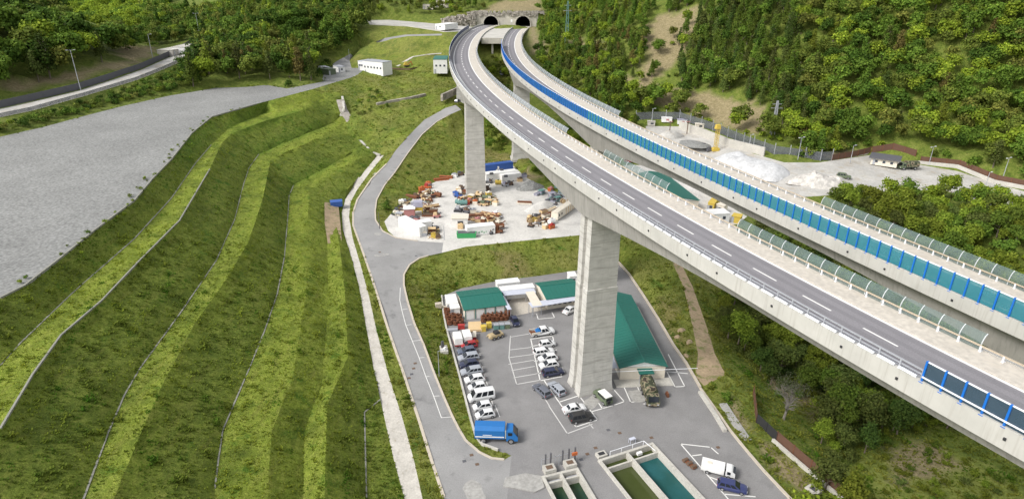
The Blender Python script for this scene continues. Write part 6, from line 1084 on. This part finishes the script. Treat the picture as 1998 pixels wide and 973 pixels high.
p = onpx(833, 127); t = thing('yellow_digger', 'tiny yellow digger on the grass shelf left of the green-roofed white house', 'digger', onpx(793, 130), .4); MB().box((0, 0, .9), (2.6, 1.7, .8)).build('body', 'yellow', t); MB().box((-.2, 0, 1.7), (1.2, 1.3, 1)).build('cab', 'yellow', t); MB().bar((1, 0, 1.2), (2.6, 0, 2.4), .35, .35).bar((2.6, 0, 2.4), (3.2, 0, .6), .3, .3).build('boom', 'orange', t)
for y in (-.8, .8): MB().box((0, y, .3), (2.8, .4, .6)).build('track', 'dark', t)
ws = [onpx(775, 130), onpx(790, 121), onpx(806, 112), onpx(835, 108), onpx(862, 104)]; strip('footpath', 'pale footpath climbing the grass slope left of the white house', 'path', ws, 1.6, .08, 'path_slab')
for i, (x, y, z, lab) in enumerate([(1330, 640, 1.6, 'pale boulder on the bare slope beside the long hall'), (1345, 667, .9, 'small pale boulder lower on the bare slope'), (1322, 655, 1.0, 'half-buried boulder right of the asphalt lane'), (1340, 690, .5, 'flat boulder near the foot of the dirt track')]):
    heap('boulder', lab, x, y, z, 1.0 - .15 * i, .75, .7 - .1 * i, 'dirt', i, 'boulder', .5, 1.5)
strip('rubble_kerb', 'white rubble strip between kerb and verge by the dirt track', 'rubble', [at(1410, 786, .0), at(1424, 808, -.1), at(1440, 832, -.1), at(1458, 858, -.2)], 1.6, .03, 'pale_patch')
# ------------------------------------------------------------------ vegetation
def leaves(centres, radii, n, size, seed, flat=1.0, up=.25, shell=.55):
    """many small leaf-clump faces spread through a few crown lobes"""
    r = np.random.default_rng(seed); C_ = np.array(centres); Rr = np.array(radii); w_ = Rr ** 2; k = r.choice(len(C_), n, p=w_ / w_.sum())
    d = r.normal(size=(n, 3)); d /= np.linalg.norm(d, axis=1)[:, None]; d[:, 2] = np.where(d[:, 2] < -.35, -d[:, 2], d[:, 2])
    rad = Rr[k] * (shell + (1 - shell) * r.random(n) ** .6) * (1 + .18 * r.normal(size=n)); p = C_[k] + d * rad[:, None] * np.array([1, 1, flat])
    nrm = d + r.normal(size=(n, 3)) * .55 + np.array([0, 0, up]); nrm /= np.linalg.norm(nrm, axis=1)[:, None]
    t = np.cross(nrm, r.normal(size=(n, 3))); t /= np.linalg.norm(t, axis=1)[:, None]; b_ = np.cross(nrm, t); s_ = size * (.6 + .8 * r.random(n))[:, None]
    v = np.stack([p - t * s_ * .5 - b_ * s_ * .35, p + t * s_ * .5 - b_ * s_ * .25, p + t * s_ * .35 + b_ * s_ * .45, p - t * s_ * .4 + b_ * s_ * .3], 1).reshape(-1, 3)
    return v, np.arange(n * 4).reshape(n, 4)
def crown_shape(kind, r):
    if kind == 'broad':
        H = 8.; cs, rs_ = [(0, 0, 5.4)], [2.3]
        for i in range(9): a = r.uniform(0, 6.28); q = r.uniform(1.2, 2.4); cs.append((math.cos(a) * q, math.sin(a) * q, r.uniform(3.2, 6.8))); rs_.append(r.uniform(.9, 1.7))
    elif kind == 'tall':
        cs, rs_ = [], []
        for i in range(10): z = 2.6 + i * .72; a = r.uniform(0, 6.28); q = r.uniform(.2, 1.1) * (1 - i / 13); cs.append((math.cos(a) * q, math.sin(a) * q, z)); rs_.append(1.5 * (1 - i / 13) + .3)
    elif kind == 'pine':
        cs, rs_ = [], []
        for i in range(9): z = 2.0 + i * .9; q = .25; a = r.uniform(0, 6.28); cs.append((math.cos(a) * q, math.sin(a) * q, z)); rs_.append(1.75 * (1 - i / 9.5) + .22)
    else:
        cs, rs_ = [], []
        for i in range(6): a = r.uniform(0, 6.28); q = r.uniform(.2, 1.2); cs.append((math.cos(a) * q, math.sin(a) * q, r.uniform(.5, 1.3))); rs_.append(r.uniform(.55, 1.0))
    return cs, rs_
CROWN = {}
def trunk_mesh(kind, seed):
    r = random.Random(seed); mb = MB(); h = {'broad': 4.6, 'tall': 7, 'pine': 8.6, 'shrub': .9}[kind]
    if kind == 'shrub':
        for i in range(5): a = i * 1.3; mb.cyl((0, 0, -.2), (math.cos(a) * .6, math.sin(a) * .6, h), .05, .02, 5)
        return mb.mesh('stem', ['trunk'])
    x = y = 0; pts = [(0, 0, -.6)]
    for k in range(1, 5): x += r.uniform(-.18, .18); y += r.uniform(-.18, .18); pts.append((x, y, h * k / 4))
    for i, (a, b_) in enumerate(zip(pts[:-1], pts[1:])): mb.cyl(a, b_, .2 * (1 - i * .2), .2 * (1 - (i + 1) * .2), 7)
    for i in range(7 if kind != 'pine' else 4):
        q = pts[2 + i % 3]; a = r.uniform(0, 6.28); mb.cyl(q, (q[0] + math.cos(a) * 1.5, q[1] + math.sin(a) * 1.5, q[2] + r.uniform(.7, 1.5)), .07, .025, 5)
    return mb.mesh('trunk', ['trunk'])
for kind, nv, n, size in (('broad', 6, 1500, .45), ('tall', 3, 1100, .4), ('pine', 3, 1100, .38), ('shrub', 5, 420, .27), ('near', 4, 2900, .33)):
    CROWN[kind] = []
    for i in range(nv):
        k = 'broad' if kind == 'near' else kind; cs, rs_ = crown_shape(k, random.Random(i * 7 + len(kind))); v, f = leaves(cs, rs_, n, size, i + 31 * len(kind), up=.35 if k != 'pine' else .1)
        CROWN[kind].append((npmesh('crown', v, f, ['leaf mid green']), trunk_mesh(k, i)))
LOWC = {}
for k in ('broad', 'tall', 'pine', 'shrub'):
    LOWC[k] = [leaves(*crown_shape(k, random.Random(90 + i)), {'broad': 800, 'tall': 640, 'pine': 640, 'shrub': 220}[k], {'broad': .56, 'tall': .52, 'pine': .48, 'shrub': .36}[k], 5 + i, up=.35) for i in range(3)]
KINDN = {'broad': ('broadleaf_tree', 'tree'), 'near': ('broadleaf_tree', 'tree'), 'tall': ('slender_tree', 'tree'), 'pine': ('conifer_tree', 'conifer'), 'shrub': ('shrub', 'shrub')}
KWORD = {'broad': 'broadleaf tree', 'near': 'broadleaf tree', 'tall': 'slender upright tree', 'pine': 'pointed conifer', 'shrub': 'shrub'}
PAL = {'hill': ['dark green', 'mid green', 'mid green', 'yellow green', 'olive', 'mid green', 'mid green', 'yellow green', 'olive', 'dark green', 'mid green', 'yellow green', 'rusty brown'], 'pines': ['olive', 'mid green', 'mid green', 'dark green'], 'left': ['dark green', 'mid green', 'olive', 'mid green', 'olive', 'mid green', 'dark green', 'olive', 'dark green', 'yellow green', 'dark green', 'mid green', 'olive', 'dark green', 'rusty brown'],
       'sunny': ['yellow green', 'yellow green', 'yellow green', 'mid green'], 'sun': ['yellow green', 'yellow green', 'mid green', 'olive'], 'valley': ['mid green', 'dark green', 'mid green', 'yellow green', 'olive', 'yellow green', 'olive'], 'between': ['yellow green', 'mid green', 'olive', 'yellow green'], 'mid': ['olive', 'mid green', 'rusty brown', 'olive', 'yellow green']}  # 'sunny': yellow greens that carry the far hill's sunlight in the leaf colour
ZONES = [  # name, px polygon of the trunk feet, spacing, kinds, palette, scale, where
 ('hill_e', [(1560, 303), (1612, 312), (1700, 297), (1790, 313), (1870, 327), (1950, 353), (2060, 388), (2330, 380), (2330, -260), (1560, -260)], 4.7, ['broad'] * 6 + ['tall'], 'hill', (.85, 1.3), 'on the dense right hillside above the rusty fence'),
 ('hill_p', [(1345, 205), (1430, 212), (1490, 222), (1560, 285), (1560, -260), (1330, -260), (1300, 60)], 4.0, ['tall', 'pine', 'broad', 'pine'], 'pines', (.75, 1.15), 'on the pine-covered slope behind the mesh fence'),
 ('hill_w', [(1045, 100), (1060, 150), (1110, 200), (1180, 245), (1240, 262), (1242, 205), (1290, 160), (1260, 100), (1330, -260), (1062, -260)], 4.0, ['broad', 'tall', 'broad', 'tall', 'pine'], 'hill', (.6, 1.0), 'on the hillside right of the tunnels'),
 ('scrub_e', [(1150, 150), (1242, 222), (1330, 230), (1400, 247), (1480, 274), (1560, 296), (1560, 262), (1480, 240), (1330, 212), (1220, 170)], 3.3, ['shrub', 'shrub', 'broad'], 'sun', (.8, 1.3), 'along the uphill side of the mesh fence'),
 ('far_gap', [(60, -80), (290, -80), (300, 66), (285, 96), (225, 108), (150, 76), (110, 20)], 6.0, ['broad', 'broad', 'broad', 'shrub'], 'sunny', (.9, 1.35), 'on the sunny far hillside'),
 ('edge_e', [(1560, 290), (1700, 283), (1790, 297), (1870, 312), (1950, 338), (2060, 368), (2060, 384), (1950, 358), (1870, 332), (1790, 317), (1700, 299), (1612, 313), (1560, 306)], 1.7, ['shrub'], 'hill', (.9, 1.7), 'at the wood edge along the rusty fence'),
 ('edge_l', [(420, 172), (490, 165), (560, 169), (612, 160), (624, 132), (690, 94), (692, 108), (637, 140), (629, 166), (560, 177), (490, 173), (420, 178)], 2.3, ['shrub'], 'left', (.8, 1.5), 'at the wood edge along the gravel platform'),
 ('gap_mid', [(215, 112), (262, 102), (300, 94), (372, 76), (310, 60), (262, 72), (225, 92)], 4.5, ['broad', 'shrub', 'broad'], 'left', (.7, 1.1), 'beside the far end of the pale left-hand road'),
 ('left_a', [(-420, 240), (0, 182), (140, 155), (225, 125), (262, 108), (240, 92), (170, 84), (120, 40), (85, -20), (60, -260), (-420, -260)], 6.6, ['broad'] * 5 + ['tall'], 'left', (1.3, 1.95), 'on the dark wooded slope above the pale left-hand road'),
 ('left_b', [(400, 172), (350, 178), (372, 135), (395, 105), (372, 74), (300, 58), (285, 40), (285, -260), (745, -260), (725, 45), (712, 72), (690, 92), (650, 112), (624, 130), (616, 158), (560, 166), (490, 162), (440, 168)], 5.5, ['broad', 'broad', 'tall', 'pine', 'broad'], 'left', (1.0, 1.55), 'in the wood behind the grey gravel platform'),
 ('left_s', [(0, 244), (62, 228), (166, 198), (260, 170), (320, 150), (380, 115), (420, 120), (400, 165), (330, 180), (170, 219), (60, 246), (0, 260), (-150, 290), (-150, 275)], 2.4, ['shrub'], 'left', (.6, 1.15), 'between the pale left-hand road and the gravel platform'),
 ('top_c', [(720, -260), (1062, -260), (1062, 2), (1000, -4), (940, 24), (880, 30), (830, 26), (720, 34)], 5.5, ['broad', 'tall', 'shrub', 'broad'], 'mid', (.6, 1.0), 'on the dry hill above the tunnels'),
 ('shelf', [(868, 45), (930, 50), (950, 28), (900, 24)], 4, ['shrub'], 'mid', (.8, 1.2), 'on the bank left of the tunnels'),
 ('valley', [(1418, 520), (1466, 640), (1462, 700), (1500, 770), (1535, 840), (1590, 880), (1650, 905), (1750, 850), (1870, 838), (1998, 900), (2150, 900), (1900, 640), (1600, 500), (1480, 470)], 2.25, ['near', 'shrub', 'shrub', 'shrub', 'shrub', 'near', 'shrub'], 'valley', (.6, 1.05), 'in the valley under the front viaduct'),
 ('slope_r', [(1395, 560), (1430, 560), (1470, 690), (1440, 700), (1420, 690)], 2.6, ['shrub', 'shrub', 'near'], 'valley', (.6, 1.1), 'along the dirt track below the front viaduct'),
 ('mound', [(1640, 930), (1750, 880), (1850, 865), (1930, 920), (2050, 1000), (1720, 1010)], 3.4, ['shrub'], 'between', (.4, .75), 'on the grassy mound at the bottom right'),
 ('behind_yard', [(1030, 335), (1050, 328), (1112, 370), (1150, 398), (1110, 382), (1065, 368)], 2.4, ['shrub', 'shrub', 'broad'], 'between', (.6, 1.1), 'on the bank behind the scrap yard'),
 ('ravine', [(945, 110), (985, 110), (1010, 180), (1000, 290), (950, 300), (945, 240), (975, 175), (940, 150)], 3.2, ['shrub', 'shrub', 'broad'], 'mid', (.55, .95), 'in the ravine between the far ends of the viaducts'),
 ('ravine2', [(1032, 250), (1060, 240), (1160, 300), (1200, 330), (1150, 330), (1040, 300)], 3.0, ['shrub', 'broad'], 'between', (.6, 1.0), 'in the shade under the rear viaduct'),
 ('bank', [(720, 172), (745, 178), (760, 210), (700, 240), (690, 215)], 4.2, ['shrub'], 'hill', (.4, .8), 'beside the rocky gully'), ('bank2', [(880, 225), (905, 215), (905, 245), (885, 245)], 3.5, ['shrub', 'broad'], 'left', (.5, .8), 'beside the far pier'), ('bank3', [(790, 325), (815, 318), (815, 350), (795, 350)], 3.5, ['shrub'], 'left', (.5, .9), 'on the bank above the scrap yard'), ('bank4', [(745, 398), (758, 392), (766, 420), (748, 428)], 1.8, ['shrub'], 'left', (.5, .9), 'at the left corner of the scrap yard'),
 ('clearing', [(1230, 150), (1340, 30), (1360, 100), (1345, 200), (1260, 190)], 8, ['shrub', 'broad', 'shrub', 'broad'], 'hill', (.6, 1.0), 'standing alone on the bare clearing of the right hillside')]
cand = []
def deck_off(x, y):
    """distance to the nearer viaduct centre line"""
    return min(float(np.min(np.hypot(w_.X - x, w_.Y - y))) for w_ in (WL, WR))
def scatter(nm, poly, sp, kinds, pal, sc, where, world=None):
    r = random.Random(len(nm) * 13 + int(sp * 10))
    X, Yy = np.meshgrid(np.arange(-460, 420, sp), np.arange(45 if world is None else 40, 880, sp)); X = X.ravel() + np.array([r.uniform(-.45, .45) * sp for _ in range(X.size)]); Yy = Yy.ravel() + np.array([r.uniform(-.45, .45) * sp for _ in range(Yy.size)])
    Z = bil(HG, X, Yy); p = pix(np.c_[X, Yy, Z]); ok = pip(p[:, 0], p[:, 1], poly) if world is None else world(X, Yy)
    ii = np.clip((Yy - GY0).astype(int), 2, GNY - 3); jj = np.clip((X - GX0).astype(int), 2, GNX - 3)
    clear = np.max([RMASK[ii + a, jj + b_] for a in (-2, 0, 2) for b_ in (-2, 0, 2)], 0) == 0; ok &= clear
    dry = np.zeros(len(X), bool)
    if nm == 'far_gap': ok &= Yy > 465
    if nm == 'left_a': ok &= (Yy < 400) & ~((Yy > 335) & (p[:, 0] > 150))
    if nm not in ('clearing',):
        for q in DRY_PX[:6]: dry |= pip(p[:, 0], p[:, 1], q)
    keep = np.where(ok & ~(dry & (np.random.default_rng(3).random(len(X)) < .93)) & (p[:, 0] > -260) & (p[:, 0] < 2260) & (p[:, 1] > -150) & (p[:, 1] < 1060))[0]
    for i in keep:
        k = r.choice(kinds); s_ = r.uniform(*sc); hgt = {'shrub': 2.2}.get(k, 8.6) * s_
        if Yy[i] > 520: s_ *= 1.25
        if Z[i] + hgt > 34 and deck_off(X[i], Yy[i]) < 9.5 + 1.8 * s_: continue
        if Z[i] + hgt > 34 and Yy[i] > 425 and -30 < X[i] < 20 and Yy[i] < 440: continue
        cand.append((k, float(X[i]), float(Yy[i]), float(Z[i]), s_, r.choice(PAL[pal]), where, float(np.hypot(np.hypot(X[i], Yy[i]), Z[i] - CZ))))
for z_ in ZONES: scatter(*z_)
def offx(way, Y): return np.interp(Y, way.Y, way.X)
scatter('gap', None, 3.3, ['near', 'shrub', 'near', 'shrub', 'shrub'], 'between', (.55, .9), 'in the gap between the two viaducts', lambda X, Y: (Y > 45) & (Y < 152) & (X > offx(WL, Y) + 3) & (X < offx(WR, Y) + 6))
prx = lambda X, Y: pix(np.c_[X, Y, bil(HG, X, Y)])
scatter('beyond', None, 3.6, ['near', 'broad', 'shrub', 'near'], 'between', (.6, 1.0), 'between the rear viaduct and the gravel road', lambda X, Y: (Y > 50) & (Y < 185) & (X > offx(WR, Y) + 9) & pip(*prx(X, Y).T, [(1585, 392), (1640, 384), (1700, 378), (1845, 378), (1919, 402), (1998, 422), (2300, 480), (2400, 900), (1998, 640), (1600, 430)]))
rw = random.Random(2)
for q in dens(W(EMB_A[1:11]), 1.6) + dens(W(PLAT[12:])[3:], 2.2) + dens(W(FENCE), 2.5):
    if rw.random() < .62:
        x, y = q.x + rw.uniform(-1.6, 1.3), q.y + rw.uniform(-1.2, 1.2); cand.append(('shrub', x, y, hz(x, y), rw.uniform(.18, .42), rw.choice(['olive', 'mid green', 'yellow green']), 'growing as a weed along an edge of gravel or fence', float(np.hypot(np.hypot(x, y), CZ - 27)) + 60))
cand.sort(key=lambda c: c[7]); SKIP = [(1524, 810, 30)]
cnt = {}; stuff = []; total_ind = 0
WEED = [('weed', [p + Vector((0, 0, 0)) for p in dens(W(EMB_A[1:11]), 2.2)])]
LIM = {'broadleaf_tree': 300, 'slender_tree': 200, 'conifer_tree': 200, 'shrub': 300}
def add_tree(c):
    k, x, y, z, s_, colr, where, dist = c
    if k == 'near' and dist > 165: k = 'broad'
    nm, cat = KINDN[k]; crown, trunk = random.choice(CROWN[k])
    t = thing(nm, '%s %s %s' % (colr, KWORD[k], where), cat, (x, y, z - .1), random.random() * 6.28, ('shrubs ' if k == 'shrub' else 'trees ') + where); t.scale = (s_ * random.uniform(.9, 1.1), s_ * random.uniform(.9, 1.1), s_ * random.uniform(.88, 1.15))
    part(link('crown', crown, t), 'leaf ' + colr); link('stem' if k == 'shrub' else 'trunk', trunk, t)
for c in cand:
    nm = KINDN[c[0]][0]; p = pix((c[1], c[2], c[3]))
    if 1300 < p[0] < 1560 and 880 < p[1] < 1120: continue
    if abs(p[0] - 1530) < 70 and -60 < p[1] - 835 < 60: continue
    vis = -30 < p[0] < 2030 and -70 < p[1] < 1020
    if vis and cnt.get(nm, 0) < LIM[nm]: cnt[nm] = cnt.get(nm, 0) + 1; add_tree(c)
    elif c[2] < 430 or (c[2] < 540 and p[1] > -45 and -40 < p[0] < 2040) or (c[2] < 870 and -14 < p[1] and -40 < p[0] < 330): stuff.append(c)
print('TREES', len(cand), cnt, 'stuff', len(stuff))
vs, fs, tint = [], [], []; off = 0; rg = np.random.default_rng(5)
TINT = {'dark green': (.5, .6, .55), 'mid green': (.95, 1., .9), 'yellow green': (1.75, 1.5, 1.), 'olive': (1.15, .95, 1.1), 'rusty brown': (1.35, .95, 1.3), 'grey green': (1.2, 1.2, 1.8)}
for k, x, y, z, s_, colr, where, dist in stuff:
    k = 'broad' if k == 'near' else k; v, f = LOWC[k][int(rg.integers(3))]; a = rg.uniform(0, 6.28); ca, sa = math.cos(a), math.sin(a); v2 = v * s_
    v2 = np.c_[v2[:, 0] * ca - v2[:, 1] * sa + x, v2[:, 0] * sa + v2[:, 1] * ca + y, v2[:, 2] + z]; vs.append(v2); fs.append(f + off); off += len(v); tint.append(np.repeat(np.array([TINT[colr]]) * rg.uniform(.8, 1.25) * (1.25 if y > 520 else 1), len(v), 0))  # farthest trees tinted brighter: sunlight put into the leaf colour
if vs:
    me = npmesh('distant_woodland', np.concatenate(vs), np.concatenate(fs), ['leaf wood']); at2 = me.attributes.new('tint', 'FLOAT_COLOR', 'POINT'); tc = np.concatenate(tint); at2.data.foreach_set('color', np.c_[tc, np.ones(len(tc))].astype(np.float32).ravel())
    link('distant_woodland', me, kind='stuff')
# bare grey tree
p = at(1524, 838, -5.5); p.z = hz(p.x, p.y); t = thing('bare_tree', 'leafless grey tree beside the rusty fence below the front viaduct', 'tree', p); mb = MB(); tw = MB(); r = random.Random(4)
def branch(a, d, L, rad, dep):
    b_ = a + d * L; (mb if dep < 3 else tw).cyl(a, b_, rad, rad * .65, 6 if dep < 2 else 4)
    if dep < 5:
        for _ in range(3 if dep else 5): nd_ = (d + Vector((r.uniform(-1, 1), r.uniform(-1, 1), r.uniform(-.2, .6))) * .75).normalized(); branch(a.lerp(b_, r.uniform(.55, 1)), nd_, L * r.uniform(.6, .8), rad * .6, dep + 1)
branch(Vector((0, 0, -.3)), Vector((.1, 0, 1)).normalized(), 3.4, .28, 0); mb.build('trunk', 'grey_bark', t); tw.build('twigs', 'grey_bark', t)
v, f = leaves([(0, 0, 7.5), (2.4, 0, 6), (-2.4, .8, 6.4), (0, -2.4, 6.8), (.8, 2.4, 5.8)], [2.8, 2.2, 2.2, 2.0, 2.0], 900, .2, 77); link('sparse_leaves', npmesh('sparse_leaves', v, f, ['leaf grey green']), t)
# grass tufts: one sheet of small blade clumps on every grassy face
sel = (reg == 0) & ~inpond & (~wildreg | ((pc[:, 0] > 1400) & (pc[:, 1] > 600))) & (cen[:, 1] < 345) & (pc[:, 0] > -120) & (pc[:, 0] < 2100) & (pc[:, 1] < 1060) & (pc[:, 1] > 60)
T = T1[sel]; A3 = np.c_[V1, Z1][T]; area = .5 * np.linalg.norm(np.cross(A3[:, 1] - A3[:, 0], A3[:, 2] - A3[:, 0]), axis=1); dens_ = np.where(np.hypot(cen[sel][:, 0], cen[sel][:, 1]) < 150, 5.5, 2.0)
rg = np.random.default_rng(9); n = rg.poisson(area * dens_); idx = np.repeat(np.arange(len(T)), n); u_ = rg.random((len(idx), 2)); fl_ = u_.sum(1) > 1; u_[fl_] = 1 - u_[fl_]
P3 = A3[idx, 0] + (A3[idx, 1] - A3[idx, 0]) * u_[:, :1] + (A3[idx, 2] - A3[idx, 0]) * u_[:, 1:]; lush = np.clip(bil(LUSH, P3[:, 0] + rg.normal(size=len(P3)) * 1.5, P3[:, 1] + rg.normal(size=len(P3)) * 1.5) + rg.normal(size=len(P3)) * .16, 0, 1)
pn = np.array([.55 * noise.noise(Vector((x * .16, y * .16, 7.))) + .6 * noise.noise(Vector(((x + .24 * y) * .75, y * .05, 3.))) for x, y in P3[:, :2]]); pn2 = np.array([noise.fractal(Vector((x * .5, y * .5, 2.)), 1, 2, 3) for x, y in P3[:, :2]])
keep = (rg.random(len(P3)) < np.clip(.6 + .6 * pn2, .15, 1)); P3, lush, pn, pn2 = P3[keep], lush[keep], pn[keep], pn2[keep]; N = len(P3)
hh = (.2 + .3 * np.clip(pn2 + .3, 0, 1) + .45 * np.clip(pn2 - .25, 0, 1)) * (1 - .45 * lush) * rg.uniform(.6, 1.3, N) * np.where(pip(P3[:, 0], P3[:, 1], emb_poly), .62, .85); az = rg.uniform(0, 6.28, N); V = []
for k in range(3):
    a = az + k * 2.09; dx, dy = np.cos(a), np.sin(a); w_ = .11 + .22 * hh
    V.append(np.stack([np.c_[P3[:, 0] - dy * w_, P3[:, 1] + dx * w_, P3[:, 2] - .05], np.c_[P3[:, 0] + dy * w_, P3[:, 1] - dx * w_, P3[:, 2] - .05], np.c_[P3[:, 0] + dx * hh * .95 + dy * w_ * .5, P3[:, 1] + dy * hh * .95 - dx * w_ * .5, P3[:, 2] + hh * .8], np.c_[P3[:, 0] + dx * hh * .9 - dy * w_ * .3, P3[:, 1] + dy * hh * .9 + dx * w_ * .3, P3[:, 2] + hh * .7]], 1))
V = np.stack(V, 1).reshape(-1, 3); me = npmesh('grass_tufts', V, np.arange(len(V)).reshape(-1, 4), ['grass_blade']); base = np.array([.82, .98, .85]); lc = np.array([1.35, 1.4, .85]); st = np.array([1.2, 1.3, .85])
tc = base + (lc - base) * lush[:, None]; w2 = np.clip((pn - .05) * 2.2, 0, .8)[:, None]; tc = tc * (1 - w2) + st * w2; gr = np.clip((-pn - .15) * 3, 0, .8)[:, None]; tc = tc * (1 - gr) + np.array([.5, 1.15, .5]) * gr; offemb = ~pip(P3[:, 0], P3[:, 1], emb_poly); sf = (offemb * np.clip(.45 + 1.3 * pn, 0, .85))[:, None]; tc = tc * (1 - sf) + np.array([1.25, 1.15, 1.25]) * sf; vv = np.clip(bil(VIV, P3[:, 0], P3[:, 1]), 0, 1)[:, None]; tc = tc * (1 - vv) + np.array([.7, 1.15, .6]) * vv
tc *= (rg.uniform(.75, 1.25, N) * (1 + .5 * np.clip(pn, -.5, .6)))[:, None]
tc = np.repeat(tc, 12, 0); a2 = me.attributes.new('tint', 'FLOAT_COLOR', 'POINT'); a2.data.foreach_set('color', np.c_[tc, np.ones(len(tc))].astype(np.float32).ravel()); link('grass_tufts', me, kind='stuff'); print('TUFTS', N)

# ------------------------------------------------------------------ light
w = bpy.data.worlds.new('World'); S.world = w; w.use_nodes = True; nt = w.node_tree
sky = nt.nodes.new('ShaderNodeTexSky'); sky.sky_type = 'NISHITA'; sky.sun_disc = False; SEL, SAZ = R2(43), R2(-120)
sky.sun_elevation = SEL; sky.sun_rotation = SAZ; sky.air_density = 1.2; sky.dust_density = 2.5
hs = nt.nodes.new('ShaderNodeHueSaturation'); hs.inputs['Saturation'].default_value = .22; nt.links.new(sky.outputs[0], hs.inputs['Color']); nt.links.new(hs.outputs[0], nt.nodes['Background'].inputs[0]); nt.nodes['Background'].inputs[1].default_value = .128
sl = bpy.data.lights.new('sun', 'SUN'); sl.energy = 1.4; sl.angle = R2(18); sl.color = (1, .97, .92); so = bpy.data.objects.new('sun', sl); COL.objects.link(so)
sd = Vector((math.sin(SAZ) * math.cos(SEL), math.cos(SAZ) * math.cos(SEL), math.sin(SEL)))
so.rotation_euler = sd.to_track_quat('Z', 'Y').to_euler(); so.location = (-60, -40, 160)
S.view_settings.view_transform = 'Standard'; S.view_settings.look = 'None'; S.view_settings.gamma = 1; S.view_settings.exposure = .9
S.cycles.max_bounces = 6; S.cycles.transparent_max_bounces = 12
